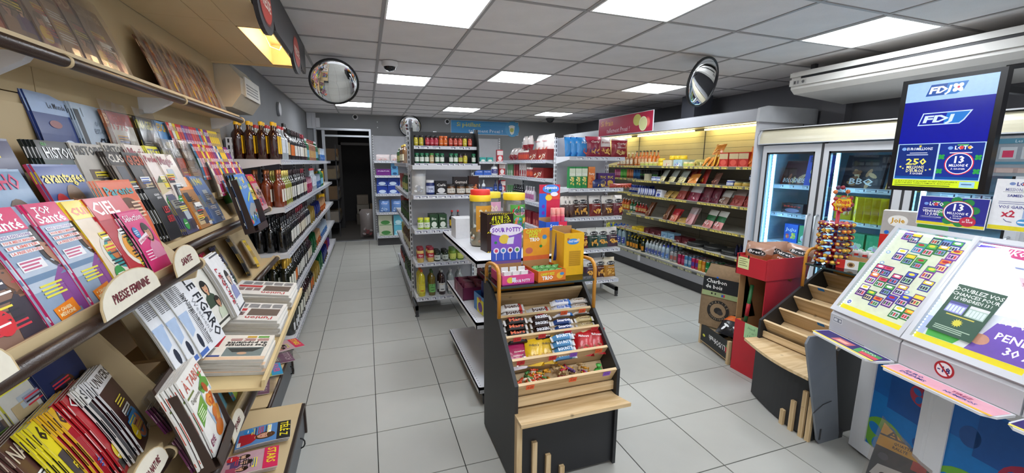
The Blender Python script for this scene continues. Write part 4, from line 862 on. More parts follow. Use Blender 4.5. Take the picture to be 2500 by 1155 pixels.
def magazine(key, w, h, th, sp, seed, spine=None, film=False, label=None, cat='magazine', artfn=None):
    """local: x across the page, y up the page, z out; origin at the lower left of the back"""
    nm = {'magazine': 'magazine', 'book': 'paperback_book', 'comic': 'comic_magazine'}[cat]
    t = thing(nm, label or 'magazine', cat); n = 5; bow = .006
    F = lambda x, y, z: (x, y, z+bow*sin(pi*y/h))
    b = B(); b.fn = F
    for j in range(n):
        y0, y1 = h*j/n, h*(j+1)/n
        b.add([(.0005, y0, 0), (w-.001, y0, 0), (w-.001, y1, 0), (.0005, y1, 0), (.0005, y0, th), (w-.001, y0, th), (w-.001, y1, th), (.0005, y1, th)], [(0, 4, 7, 3), (1, 2, 6, 5)], 'e6e2d8')
        if j == 0: b.add([(.0005, 0, 0), (w-.001, 0, 0), (w-.001, 0, th), (.0005, 0, th)], [(0, 1, 2, 3)], 'e6e2d8')
        if j == n-1: b.add([(.0005, h, 0), (w-.001, h, 0), (w-.001, h, th), (.0005, h, th)], [(3, 2, 1, 0)], 'e6e2d8')
    b.obj('pages', MATTE, t)
    q = B(); q.fn = lambda x, y, z: (x, y, th+z*.28+bow*sin(pi*max(0, min(1, y/h))))
    q.rect(0, 0, w, h, sp[0], 0, 4) if False else None
    if artfn: artfn(q, w, h)
    else: cover(q, w, h, sp, seed)
    # long flat shapes must follow the bow: cut the ground into strips
    q2 = B(); q2.fn = q.fn
    c = spine or sp[3] or sp[0]
    for j in range(n):
        y0, y1 = h*j/n, h*(j+1)/n
        q2.fn = None; z0, z1 = bow*sin(pi*y0/h), bow*sin(pi*y1/h)
        q2.add([(-.0006, y0, z0), (-.0006, y1, z1), (-.0006, y1, z1+th), (-.0006, y0, z0+th)], [(0, 3, 2, 1)], c if j % 2 == 0 or spine is None else c)
        q2.add([(-.0006, y0, z0+th-.0004), (w, y0, z0+th-.0004), (w, y1, z1+th-.0004), (-.0006, y1, z1+th-.0004)], [(0, 1, 2, 3)], sp[0])
        q2.add([(-.0006, y0, z0), (w, y0, z0), (w, y1, z1), (-.0006, y1, z1)], [(3, 2, 1, 0)], 'd8d4cc')
    R_ = random.Random(seed+5)
    for y, l in ((h*.06, .05), (h*.35, .25), (h*.80, .12)): z_ = bow*sin(pi*y/h); q2.add([(-.0009, y, z_+th*.3), (-.0009, y+h*l, z_+th*.3), (-.0009, y+h*l, z_+th*.7), (-.0009, y, z_+th*.7)], [(0, 3, 2, 1)], sp[2] if sp[2] != c else sp[5])
    q2.obj('cover_back', GLOSS, t); q.obj('cover', GLOSS, t)
    if film:
        f = B(); R3 = random.Random(seed); nn = 6
        v = [(-.012+(w+.024)*i/nn, -.005+(h+.045)*j/nn, th+.006+bow*sin(pi*min(1, j/nn))+.004*R3.random()) for j in range(nn+1) for i in range(nn+1)]
        f.add(v, [(j*(nn+1)+i, j*(nn+1)+i+1, (j+1)*(nn+1)+i+1, (j+1)*(nn+1)+i) for j in range(nn) for i in range(nn)], 'ffffff'); f.obj('plastic_sleeve', clear('plastic_sleeve', 'f4f0ea', .10, .2, .06), t)
    return t
def mrot(x0, z0, x1, z1, yaw=-.16, up=None):
    """orientation of a page leaning from (x0,z0) up to (x1,z1); yaw turns its left edge towards the aisle"""
    yv = Vector((x1-x0, 0, z1-z0)).normalized(); xv = Vector((sin(yaw), cos(yaw), 0))
    xv = (xv-yv*xv.dot(yv)).normalized(); zv = xv.cross(yv); return Matrix((xv, yv, zv)).transposed().to_euler()
def pile(proto, n, x0, z0, x1, z1, y, label, group=None, yaw=-.05, dy=.008, dx=.0045, dz=0):
    """n copies of one title fanned out, front copy last"""
    r = mrot(x0, z0, x1, z1, yaw)
    for k in range(n):
        last = k == n-1
        lb = label if last else label+', %s behind' % ('one copy', 'two copies', 'three copies', 'four copies')[min(3, n-2-k)]
        put(proto, (x0-dx*(n-1-k), y-dy*(n-1-k), z0+dz), r, lb[:150], group or 'copies of one title on the press rack')
def a_topsante(q, w, h):
    q.rect(0, 0, w, h, '8fa3bc'); q.rect(0, h*.30, w, h*.52, 'b8c4d4', .0003); q.rect(0, h*.38, w, h*.43, '6a88a8', .0006)
    person(q, w*.70, h*.62, w*.5, 'a8785c', '1a1210', '8c4a92', .001); q.poly([(w*.55, 0), (w*.50, h*.32), (w*.8, h*.40), (w*1.0, h*.3), (w, 0)], '8a4a94', .0024)
    q.rect(0, h*.80, w*.58, h, 'd8306a', .0034); q.txt('TOP', w*.08, h*.90, h*.065, 'ffffff', .005, al='l', bold=.04, w=w*.3); q.txt('Santé', w*.04, h*.815, h*.085, 'ffffff', .005, al='l', bold=.04, w=w*.5)
    for k, (c, t_) in enumerate((('7a5aa0', 'NOS SOLUTIONS'), ('e06a5a', 'POUR MIEUX MANGER'), ('e06a5a', 'ET LIMITER'), ('e06a5a', 'LA PRISE DE POIDS'))):
        q.rect(w*.06, h*(.745-.045*k), w*.56, h*(.775-.045*k), 'f2eff0', .0034); q.txt(t_, w*.08, h*(.75-.045*k), h*.022, c, .005, al='l', bold=.04, w=w*.46)
    q.rect(w*.06, h*.47, w*.44, h*.56, 'f0eef0', .0034); q.lines(w*.08, w*.42, h*.55, 3, h*.027, h*.014, 'c85a80', .005); q.lines(w*.12, w*.5, h*.34, 4, h*.03, h*.016, 'e8e04a', .005); q.poly([(w*.12, h*.03), (w*.5, h*.05), (w*.48, h*.17), (w*.1, h*.14)], 'f08a28', .0034); q.txt('+ CAHIER', w*.15, h*.10, h*.028, 'fff2c0', .005, al='l', bold=.05); q.txt('MÉDECINE', w*.15, h*.06, h*.028, 'fff2c0', .005, al='l', bold=.05)
def a_parents(q, w, h):
    q.rect(0, 0, w, h, 'e2683a'); q.ell(w*.55, h*.35, w*.33, h*.30, 'd9a184', .001, 18); q.ell(w*.55, h*.62, w*.34, h*.16, '6a4028', .0014, 18); q.ell(w*.42, h*.42, .012, .006, '2a1a14', .002, 8); q.ell(w*.66, h*.42, .012, .006, '2a1a14', .002, 8)
    q.txt('Parents', w*.08, h*.82, h*.10, '3aa0a8', .005, al='l', bold=.05, w=w*.82); q.poly([(w*.03, h*.5), (w*.2, h*.55), (w*.22, h*.3), (w*.05, h*.28)], 'd8a8a0', .0034); q.lines(w*.64, w*.95, h*.72, 5, h*.045, h*.02, 'f2d0b0', .005); q.rect(0, 0, w, h*.08, 'd23a7a', .0034)
def a_selection(q, w, h):
    q.rect(0, 0, w, h, 'd8357a'); person(q, w*.70, h*.62, w*.40, 'c98a6a', '2a1c18', 'd98aa8', .001); q.txt('Sélection', w*.07, h*.84, h*.10, 'f2e8ee', .005, al='l', bold=.02, w=w*.8); q.ell(w*.22, h*.66, w*.12, w*.13, '2a7ab8', .0034, 16); q.lines(w*.14, w*.3, h*.69, 3, h*.03, h*.012, 'dfeaf2', .005)
    q.poly([(w*.08, h*.47), (w*.62, h*.56), (w*.62, h*.63), (w*.08, h*.55)], 'f2e6ec', .0034); q.txt('LA JOIE DE VIVRE', w*.12, h*.50, h*.034, 'c83a6a', .005, al='l', w=w*.48, rot=.14, bold=.04); q.lines(w*.1, w*.45, h*.36, 4, h*.045, h*.018, 'f6d8e4', .005)
def a_avantages(q, w, h):
    q.rect(0, 0, w, h, '4d5f9a'); person(q, w*.55, h*.58, w*.44, 'b98060', '8a6a4a', 'e0a02a', .001); q.poly([(w*.2, 0), (w*.28, h*.33), (w*.8, h*.33), (w*.95, 0)], 'e0a02a', .0014); q.txt('avantages', w*.04, h*.80, h*.12, 'e6d23a', .005, al='l', bold=.04, w=w*.92); q.ell(w*.20, h*.55, w*.14, h*.14, 'c8303a', .0034, 16); q.lines(w*.11, w*.3, h*.6, 4, h*.03, h*.014, 'f0d8c8', .005); q.lines(w*.72, w*.97, h*.3, 4, h*.04, h*.018, 'e8e0d0', .005)
def a_lemonde(q, w, h):
    q.rect(0, 0, w, h, '2b3d78'); q.rect(0, h*.80, w, h, '9fb2d0', .0005); q.txt('Le Monde', w*.5, h*.86, h*.055, '1c2230', .005, bold=.01, w=w*.34); q.rect(w*.70, h*.85, w*.76, h*.93, '1c2230', .0034); q.ell(w*.5, h*.30, w*.25, h*.25, 'c8d4ea', .001, 22); q.ell(w*.5, h*.27, w*.22, h*.21, '4a5a90', .0016, 22); q.ell(w*.48, h*.24, w*.17, h*.13, 'c87a62', .0022, 18); q.ell(w*.35, h*.70, w*.12, h*.04, '8a4a4a', .0026, 12)
def a_chezsoi(q, w, h):
    q.rect(0, 0, w, h, 'aebccb'); q.txt('OÙ', w*.5, h*.76, h*.055, '6a7a8a', .005, al='l'); q.txt('EST-ON', w*.42, h*.67, h*.055, '6a7a8a', .005, al='l'); q.txt('CHEZ', w*.45, h*.52, h*.095, '2c3440', .005, al='l', bold=.06); q.txt('SOI', w*.62, h*.38, h*.095, '2c3440', .005, al='l', bold=.06)
    q.txt('1', w*.03, h*.42, h*.50, '20242c', .005, al='l', bold=.03); q.rect(w*.24, h*.2, w*.26, h*.95, '50606a', .0034)
def a_histoire(q, w, h):
    q.rect(0, 0, w, h, '3a4a48'); q.rect(0, h*.78, w, h, '15181a', .0008); q.txt('GEO', w*.10, h*.94, h*.035, '3aa03a', .005, al='l', bold=.05); q.txt('HISTOIRE', w*.10, h*.80, h*.12, 'eceeee', .005, al='l', bold=.04, w=w*.84); q.ell(w*.36, h*.62, w*.14, h*.11, 'c8402a', .0034, 16); q.lines(w*.27, w*.45, h*.66, 3, h*.028, h*.012, 'f2c8a0', .005); q.poly([(w*.5, h*.1), (w*.6, h*.6), (w*.95, h*.62), (w, h*.1)], '8aa0a0', .001); q.poly([(0, 0), (w*.5, h*.3), (w, 0)], '7a9a4a', .0014)
def a_gueules(q, w, h):
    q.rect(0, 0, w, h, '1e1f24'); q.txt('ALEXANDRE', w*.45, h*.84, h*.04, 'e8e8e8', .005, al='l', bold=.04, w=w*.35); q.txt('JARDIN', w*.52, h*.78, h*.04, 'e8e8e8', .005, al='l', bold=.04); q.txt('LES', w*.50, h*.50, h*.12, 'c8303a', .005, al='l', bold=.06); q.txt('GUEUX', w*.45, h*.32, h*.12, 'c8303a', .005, al='l', bold=.06, w=w*.5)
def a_cover_jaune(q, w, h):
    q.rect(0, 0, w, h, 'f0d41e'); q.rect(w*.05, h*.78, w*.95, h*.95, '202020', .0008)
    for k in range(8): q.rect(w*.55, h*(.68-.07*k), w*.95, h*(.72-.07*k), '303030', .0008)
def a_table(q, w, h):
    q.rect(0, 0, w, h, 'eceae4'); q.txt('À TABLE!', w*.10, h*.80, h*.125, 'c84a38', .005, al='l', bold=-.01, w=w*.86); q.rect(w*.02, h*.74, w*.35, h*.765, '6a7a3a', .0008); q.txt("Dégustons l'été", w*.08, h*.66, h*.055, '2a2a26', .005, al='l', w=w*.6)
    q.poly([(w*.06, h*.36), (w*.50, h*.46), (w*.48, h*.64), (w*.06, h*.55)], '6aa03a', .0014); q.lines(w*.1, w*.4, h*.55, 5, h*.03, h*.014, 'dff0c8', .003); q.ell(w*.72, h*.42, w*.27, h*.34, '9fb8d4', .001, 20); q.poly([(w*.5, h*.7), (w*.8, h*.78), (w*.98, h*.7), (w*.95, h*.6), (w*.6, h*.6)], '5c9a38', .0018)
    R_ = random.Random(4)
    for k in range(15): q.ell(w*(.62+.26*R_.random()), h*(.18+.46*R_.random()), w*.11, h*.055, R_.choice(['d8762a', 'c2561e', 'e89a40', 'b04a1c']), .0022+.0001*k, 10, R_.random()*3)
    q.ell(w*.62, h*.12, w*.2, h*.09, 'd8762a', .004, 14); q.ell(w*.80, h*.80, w*.06, w*.06, '4a9a3a', .0042, 12); q.txt('ÉTÉ', w*.06, h*.10, h*.07, '8a2a5a', .005, al='l', bold=.05)
def a_tour(q, w, h):
    q.rect(0, 0, w, h, '4f86cc'); q.rect(w*.03, h*.72, w*.28, h*.95, 'c9c34a', .0008); q.rect(w*.05, h*.78, w*.25, h*.92, '5a8a9a', .0012); q.txt('TOUR', w*.36, h*.86, h*.07, 'f0eed8', .005, al='l', bold=.03, rot=.1); q.txt('de', w*.48, h*.80, h*.04, 'f0eed8', .005, al='l'); q.txt('France', w*.40, h*.71, h*.075, 'f0eed8', .005, al='l', bold=.03, rot=.1); q.ell(w*.66, h*.86, w*.08, h*.045, 'e6cc3a', .0034, 14)
    q.poly([(w*.40, h*.46), (w*.88, h*.62), (w*.88, h*.66), (w*.40, h*.50)], 'd4e04a', .0034); q.poly([(w*.2, h*.30), (w*.6, h*.44), (w, h*.40), (w, h*.2), (w*.2, h*.2)], '9aa0a4', .001)
    R_ = random.Random(2)
    for k in range(22): q.ell(w*(.08+.86*R_.random()), h*(.03+.24*R_.random()), w*.06, h*.035, R_.choice(['e6d23a', 'd84a6a', 'f2f2f2', '3a6ab0', '6aa03a', '8a3a8a', '2a2a2a']), .0014+.0001*k, 8)
def SP(*a): return a
PR = {}
def mg(key, *a, **k): PR[key] = magazine(key, *a, **k)
mg('topsante', .20, .275, .006, SP('8fa3bc', 'x', 'ffffff', 'd8306a', 'x', 'f08a28'), 1, spine='d8306a', artfn=a_topsante, label='m')
mg('parents', .215, .275, .005, SP('e2683a', 'x', '3aa0a8', None, 'x', 'f2d0b0'), 2, spine='e8c8b8', artfn=a_parents); mg('selection', .145, .21, .012, SP('d8357a', 'x', 'ffffff', None, 'x', '2a7ab8'), 3, spine='2a2024', artfn=a_selection)
mg('avantages', .21, .28, .008, SP('4d5f9a', 'x', 'e6d23a', None, 'x', 'c8303a'), 4, spine='c84060', artfn=a_avantages); mg('lemonde', .28, .34, .005, SP('2b3d78', 'x', '1c2230', None, 'x', 'c87a62'), 5, artfn=a_lemonde); mg('chezsoi', .24, .33, .006, SP('aebccb', 'x', '2c3440', None, 'x', '50606a'), 6, artfn=a_chezsoi)
mg('histoire', .205, .27, .008, SP('3a4a48', 'x', 'ffffff', None, 'x', 'c8402a'), 7, spine='1c2420', artfn=a_histoire); mg('gueux', .14, .225, .012, SP('1e1f24', 'x', 'ffffff', None, 'x', 'c8303a'), 8, spine='16171a', artfn=a_gueules); mg('jaune', .16, .27, .004, SP('f0d41e', 'x', '202020', None, 'x', '303030'), 9, artfn=a_cover_jaune)
mg('table', .215, .285, .006, SP('eceae4', 'x', 'c84a38', None, 'x', '6aa03a'), 10, spine='e4e2dc', artfn=a_table); mg('tour', .195, .30, .008, SP('4f86cc', 'x', 'f0eed8', None, 'x', 'd4e04a'), 11, spine='1c2432', artfn=a_tour)
GEN = [('cuisine', SP('e9d8c0', 'cuisine', 'e06a30', 'f2d23a', 'food', '3aa0a0')), ('ciel', SP('b8303a', 'CIEL', 'ffffff', 'c8303a', 'food', 'e8a03a')), ('femme', SP('d8c2c8', 'Mode', 'd83a7a', None, 'face', 'e8508a')), ('vogue', SP('8a6a5a', 'ÉLOGE', 'f2f2f2', None, 'face', '3a3440')),
 ('psycho', SP('7a98b8', 'PSYCHO', 'd8306a', None, 'face', 'f2e0b0')), ('classic', SP('6a5a4c', 'CLASSIQ', 'ece6dc', '3a3430', 'blocks', 'c86a3a')), ('ruses', SP('3c3836', 'GUERRE', 'c8603a', None, 'blocks', 'd0c8b8')), ('poulettes', SP('e6d9d2', 'Poulettes', 'b04a58', None, 'sea', '4a9ac8')),
 ('test', SP('d8d6cc', 'TESTS', '5a5a8a', 'e6e24a', 'blocks', '9a9ab0')), ('noir', SP('3a3c40', 'IMAGES', 'e8e04a', None, 'blocks', 'b8703a')), ('voyage', SP('6a9ac8', 'ESCALE', 'e8b43a', None, 'sea', '3a80a8')), ('hist2', SP('b8b2a8', 'HISTOIRE', '3a3a3a', None, 'blocks', '6a6a78')),
 ('gaza', SP('d8d4cc', 'REVUE|1975', 'c8402a', 'a83030', 'blocks', 'e8b03a')), ('magie', SP('e6dcd4', 'Magie', '8a2a3a', None, 'blocks', '2a2a4a')), ('dday', SP('4a4a6a', 'D-DAY', 'e0c83a', None, 'blocks', '8a8a80')), ('y1940', SP('5a7ab0', '1940', 'e0d04a', None, 'blocks', '9aa8b0')), ('orange', SP('a87a4a', 'ARMES', 'f0a23a', 'e08a2a', 'blocks', '5a4a3a')),
 ('atelier', SP('24305a', 'Atelier', 'ecebe0', None, 'group', 'd8c23a')), ('jouets', SP('c9c8c0', 'JOUETS', 'c8304a', None, 'blocks', '7a9a4a')), ('mag2', SP('7a4a5a', 'FEMINA', 'f0e4e0', None, 'group', '603a48')), ('sciences', SP('d8c83a', 'SCIENCES|AVENIR', 'f2f2f2', 'a83038', 'blocks', '2a4a98')), ('scivie', SP('c84a2a', 'SCI VIE', 'f2f2f2', '5a5a58', 'face', 'd8502a')),
 ('monde60', SP('e8d82a', '60 M', '1c1c1c', 'e8d82a', 'blocks', '2a6ab0')), ('capital', SP('b8202c', 'Capital', 'f4ece8', None, 'blocks', '2a2a2a')), ('pauvre', SP('a8242e', '60 M', '2a1c1a', 'e8b82a', 'blocks', 'e0a02a')), ('scin', SP('2a2c30', 'Sciences', '1c1c20', 'e4e2dc', 'moon', '3a8a4a')), ('univers', SP('3a1c20', 'UNIVERS', '2a2a30', 'e0dede', 'moon', '2a8ad0')), ('marron', SP('5a3a34', 'NATURE', 'd8c8b0', None, 'face', 'a03030')), ('mer', SP('7a2a20', 'TERRE', 'd8a860', '2a2a40', 'moon', 'c86a3a')),
 ('mots', SP('d84a7a', 'MÊLÉS', 'ffffff', 'a02a6a', 'grid', '3a3a9a')), ('fleches', SP('4a9ad0', 'FLÉCHÉS', 'ffffff', 'd83a30', 'grid', 'e8e04a')), ('croises', SP('e8e2d4', 'CROISÉS', 'c83a3a', 'f2ead8', 'grid', '4a9ad0')), ('sudoku', SP('f0b03a', 'SUDOKU', '2a3a8a', 'f2d23a', 'grid', 'd84a3a')), ('jeux', SP('3a8a4a', 'JEUX', 'ffffff', '2a6a9a', 'grid', 'f0e04a')), ('mauve', SP('8a5ab0', 'DÉTENTE', 'ffffff', '6a3a90', 'grid', 'f0a03a')), ('ncol', SP('2f4f9a', 'N°1', 'ffffff', 'c8303a', 'grid', 'f2f2f2')),
 ('people', SP('c8a0a8', 'STARS', 'f4e02a', 'd82a5a', 'group', 'f2e04a')), ('tele', SP('5a8ac0', 'TÉLÉ Z', 'f0e02a', '222222', 'face', 'b02030')), ('auto', SP('3c3c40', 'AUTO', 'f0c020', None, 'car', '8a8c94')), ('film1', SP('a08878', 'Cinéma', 'd8c0a8', None, 'group', '6a4a40')), ('film2', SP('b89878', 'MANGA', 'f0d8b0', '6a4434', 'face', 'c87a5a')), ('film3', SP('8a7060', 'BD', 'f0c89a', 'a8603a', 'group', 'b8906a')), ('girls', SP('8a3a7a', 'STITCH', 'f0d0e8', None, 'blocks', 'e06ab0')), ('picsou', SP('7ac0d8', 'DRÔLES', 'f2e02a', 'c8303a', 'blocks', 'e8a03a')), ('kid', SP('a8c04a', 'JOUER', 'e84a8a', '3a9ac8', 'group', 'f0a03a'))]
for i, (k, sp) in enumerate(GEN): mg(k, .205 if k not in ('mots', 'fleches', 'croises', 'sudoku', 'jeux', 'mauve', 'ncol') else .15, .27 if k not in ('mots', 'fleches', 'croises', 'sudoku', 'jeux', 'mauve', 'ncol') else .21, .005, sp, 100+i, film=k in ('film1', 'film2', 'film3', 'noir', 'auto', 'girls'), label='m')
DESC = {'cuisine': 'cookery magazine with a plate of food', 'ciel': 'red food magazine', 'femme': 'fashion magazine with pink masthead', 'vogue': 'dark portrait magazine', 'psycho': 'blue magazine with a smiling face', 'classic': 'brown history magazine', 'ruses': 'dark war magazine with orange title', 'poulettes': 'pale magazine with a sea picture', 'test': 'grey test magazine with yellow corner', 'noir': 'bagged dark magazine with yellow title', 'voyage': 'travel magazine with yellow title', 'hist2': 'grey history review', 'gaza': 'white review with red and yellow cover', 'magie': 'cream magazine with dark red title', 'dday': 'magazine with yellow D-Day title', 'y1940': 'blue-grey magazine titled 1940', 'orange': 'orange-topped magazine', 'atelier': 'navy craft magazine with a yellow burst', 'jouets': 'white magazine with red title', 'mag2': 'mauve women’s magazine', 'sciences': 'yellow red and blue science magazine', 'scivie': 'orange science magazine', 'monde60': 'yellow consumer magazine', 'capital': 'red business magazine', 'pauvre': 'red and yellow consumer magazine', 'scin': 'white-headed science magazine with green dot', 'univers': 'dark space magazine with white masthead', 'marron': 'brown nature magazine', 'mer': 'brown-red earth magazine'}
N = 'near press rack'
def seq(items, x0, z0, x1, z1, where, yaw=-.05, **kw):
    for it in items:
        k, y, n = it[:3]; pile(PR[k], n, x0, z0, x1, z1, y, it[3] if len(it) > 3 else DESC[k]+' '+where, yaw=yaw, **kw)
# top row of the near steps
seq([('gaza', 1.30, 3, 'stack of glossy magazines left of the large planet issue'), ('lemonde', 1.79, 2, 'large blue supplement with a planet in the back row'), ('chezsoi', 2.00, 2, 'pale blue issue with bold black words in the back row')], -.955, 1.51, -1.005, 1.81, 'in the back row', yaw=-.05)
seq([('dday', 1.36, 3, 'blue magazine with yellow lettering left of the black-headed one'), ('histoire', 1.64, 4, 'black-headed history magazine with a red dot'), ('hist2', 1.80, 2)], -.87, 1.42, -.93, 1.70, 'on the second step')
seq([('psycho', 1.27, 2, 'magazine with a smiling face left of the yellow masthead'), ('avantages', 1.505, 2, 'blue magazine with yellow masthead and a woman in yellow')], -.785, 1.345, -.865, 1.615, 'on the third step')
seq([('vogue', .98, 1, 'dark portrait magazine at the far left of the bottom step'), ('topsante', 1.12, 2, 'pink-headed health magazine, left pile'), ('topsante', 1.26, 2, 'pink-headed health magazine, right pile'), ('cuisine', 1.385, 3, 'cookery magazine with a pie behind the Presse Feminine plate'), ('ciel', 1.475, 2, 'red food magazine left of the orange one')], -.65, 1.268, -.755, 1.53, 'on the bottom step')
pile(PR['parents'], 3, -.70, 1.30, -.775, 1.56, 1.60, 'orange parenting magazine with a turquoise masthead'); pile(PR['selection'], 3, -.655, 1.27, -.73, 1.47, 1.565, 'pink pocket-size magazine above the Sante plate')
# far steps
seq([('film3', 2.16, 1, 'bagged brown magazine right of the pale blue issue'), ('gaza', 2.20, 2, 'white review with red and yellow cover, back row'), ('noir', 2.42, 1, 'grey magazine in a plastic bag, back row'), ('voyage', 2.62, 2)], -.955, 1.56, -1.0, 1.84, 'in the back row of the far rack')
seq([('hist2', 2.0, 2), ('magie', 2.16, 3), ('test', 2.33, 2), ('noir', 2.47, 2), ('scivie', 2.60, 2), ('film2', 2.72, 2, 'bagged pale manga magazine on the second step')], -.87, 1.43, -.935, 1.69, 'on the second step of the far rack')
seq([('classic', 1.95, 3), ('ruses', 2.07, 3), ('poulettes', 2.22, 3), ('magie', 2.34, 2)], -.83, 1.40, -.90, 1.63, 'in the middle of the far rack')
pile(PR['jaune'], 1, -.80, 1.30, -.875, 1.555, 1.93, 'bright yellow magazine left of the black books'); pile(PR['gueux'], 4, -.785, 1.30, -.86, 1.53, 2.05, 'black book with red title on the far rack', 'copies of the black book', dy=.013, dx=.006)
seq([('dday', 2.25, 3), ('orange', 2.42, 3), ('y1940', 2.62, 3)], -.785, 1.295, -.885, 1.555, 'on the front step of the far rack')
# pocket puzzle books in four dense rows at the far end
R = random.Random(8); PK = ['mots', 'fleches', 'croises', 'sudoku', 'jeux', 'mauve', 'ncol']
PKD = {'mots': 'pink and purple word-search booklet', 'fleches': 'red and blue arrow-word booklet', 'croises': 'cream crossword booklet', 'sudoku': 'orange sudoku booklet', 'jeux': 'green puzzle booklet', 'mauve': 'mauve puzzle booklet', 'ncol': 'dark blue puzzle booklet'}
for row, (x0, z0, x1, z1, ya, yb) in enumerate(((-.965, 1.62, -1.005, 1.84, 2.72, 3.60), (-.90, 1.52, -.955, 1.73, 2.86, 3.62), (-.845, 1.42, -.90, 1.63, 2.92, 3.64), (-.79, 1.31, -.85, 1.51, 2.98, 3.66))):
    y = ya
    while y < yb-.10:
        k = R.choice(PK); r = mrot(x0, z0, x1, z1, -.55)
        for c in range(2):
            put(PR[k], (x0+.02, y, z0), r, PKD[k]+' in the %s booklet row' % ('top', 'second', 'third', 'bottom')[row], 'pocket puzzle booklets at the far end of the rack'); y += .017
        y += .004
# top shelf, bagged magazines and comics
y = 1.32; ks = ['film1', 'film2', 'film3']
for i in range(7): put(PR[ks[i % 3]], (-.895, y, 1.942), mrot(-.90, 1.94, -1.0, 2.22, -.03), 'bagged brown-toned magazine on the top shelf, %s from the left' % ORD[i]); y += .135 if i < 3 else .10
y = 2.50
for i in range(11): put(PR[ks[(i+1) % 3]], (-.895, y, 1.942), mrot(-.90, 1.94, -1.0, 2.22, -.12), 'bagged comic on the top shelf right group, %s along' % ORD[i]); y += .095 if i < 1 else .085
# lower near shelf
seq([('mag2', 1.02, 3), ('jouets', 1.18, 3), ('test', 1.30, 2, 'pale magazine left of the navy craft one'), ('atelier', 1.42, 3)], -.835, .85, -.925, 1.13, 'on the low near shelf')
seq([('mag2', .84, 2, 'mauve magazine in the low front row, bottom left corner'), ('sciences', .97, 3), ('scivie', 1.06, 3), ('marron', 1.13, 4), ('monde60', 1.21, 3), ('pauvre', 1.28, 4), ('capital', 1.335, 3), ('scin', 1.385, 2), ('univers', 1.435, 4)], -.685, .755, -.79, 1.0, 'in the front row of the low shelf', yaw=-.34, dy=.012)
# holder with the food magazine and holder with the cycling magazine
def holder(label, loc, rot, w, h, d):
    t = thing('magazine_holder', label, 'holder', loc, rot); b = B(); b.box(-.008, w+.008, -.02, h+.03, -.006, 0); b.obj('back_plate', m_plexi, t)
    b = B(); b.box(-.012, -.006, -.02, h*.95, -.006, d*.7); b.obj('side_plate', m_plexi, t); b = B(); b.box(w+.006, w+.012, -.02, h*.5, -.006, d); b.obj('side_plate', m_plexi, t)
    b = B(); b.box(-.012, w+.012, -.026, -.02, -.006, d); b.box(-.012, w+.012, -.02, .012, d-.003, d); b.obj('front_lip', m_plexi, t); return t
r = mrot(-.545, .665, -.63, .965, -.12); holder('dark brown plastic holder with the white cookery magazines', (-.55, 1.44, .665), r, .215, .27, .06)
rm = Euler(r).to_matrix()
for k in range(5):
    v = rm @ Vector((.002+.006*(k-4)*-0+.0, .0, .004+.0075*k)); put(PR['table'], (-.55+v.x, 1.44+v.y-.012*(4-k)+.02, .665+v.z), r, 'white cookery magazine with roast chicken'+('' if k == 4 else ', %s behind' % ('one copy', 'two copies', 'three copies', 'four copies')[3-k]), 'white cookery magazines in the dark holder')
r = mrot(-.645, 1.255, -.715, 1.56, -.0); holder('dark brown plastic holder with the blue cycling magazine', (-.655, 2.66, 1.25), r, .20, .29, .07)
rm = Euler(r).to_matrix()
for k in range(3):
    v = rm @ Vector((.0, .0, .006+.011*k)); put(PR['tour'], (-.655+v.x, 2.665+v.y-.012*(2-k), 1.255+v.z), r, 'blue cycling magazine with a yellow stripe'+('' if k == 2 else ', %s behind' % ('one copy', 'two copies')[1-k]), 'blue cycling magazines')
pile(PR['kid'], 1, -.72, 1.285, -.80, 1.50, 3.25, 'bright game booklet right of the cycling magazine'); pile(PR['people'], 1, -.72, 1.28, -.79, 1.48, 3.42, 'colourful game booklet at the end of the far rail')
# flat piles on the low ledge
for i, (k, x, y, n, lb) in enumerate((('tele', -.715, 2.215, 3, 'black and yellow TV magazine lying on the low ledge'), ('people', -.735, 2.0, 3, 'magazine with pink headlines lying on the low ledge by the frame edge'), ('capital', -.75, 1.72, 2, 'red magazine lying on the low ledge, hidden below the newspapers'))):
    for c in range(n): put(PR[k], (x+.006*c, y-.008*c+.15, .192+.0125*c), (0, 0, -pi/2+.12), lb+('' if c == n-1 else ', %s down' % ('one', 'two')[n-2-c]), 'magazines lying on the low ledge', scale=(.78, .9, 1))
# children's magazines below the newspapers and in the far lower slot
seq([('girls', 1.55, 3, 'children’s magazine with green and blue cover in the low slot'), ('picsou', 1.80, 2, 'comic with cyan cover in the low slot'), ('kid', 2.0, 2, 'children’s activity magazine in the low slot')], -.60, .585, -.70, .84, '', yaw=-.2)
seq([('girls', 2.02, 2, 'dark bagged magazine under the middle rail, left'), ('picsou', 2.25, 2, 'red and yellow comic under the middle rail'), ('noir', 2.42, 2, 'bagged dark magazine under the middle rail'), ('people', 2.60, 2, 'glossy magazine under the middle rail'), ('dday', 2.8, 4, 'blue magazine under the middle rail'), ('auto', 3.08, 3, 'bagged car magazine under the middle rail'), ('sudoku', 3.35, 3, 'yellow puzzle book at the end of the lower slot')], -.76, .885, -.86, 1.13, '', yaw=-.3)
for i in range(4): put(PR[('girls', 'kid', 'girls', 'people')[i]], (-.93+.03*i, 2.72+.19*i+.2, .193+.012*(i % 2)), (0, 0, -1.4+.1*i), 'bagged purple children’s magazine lying on the far ledge, %s' % ('nearest', 'second', 'third', 'farthest')[i], 'bagged magazines on the far ledge', scale=(.95, .95, 1))
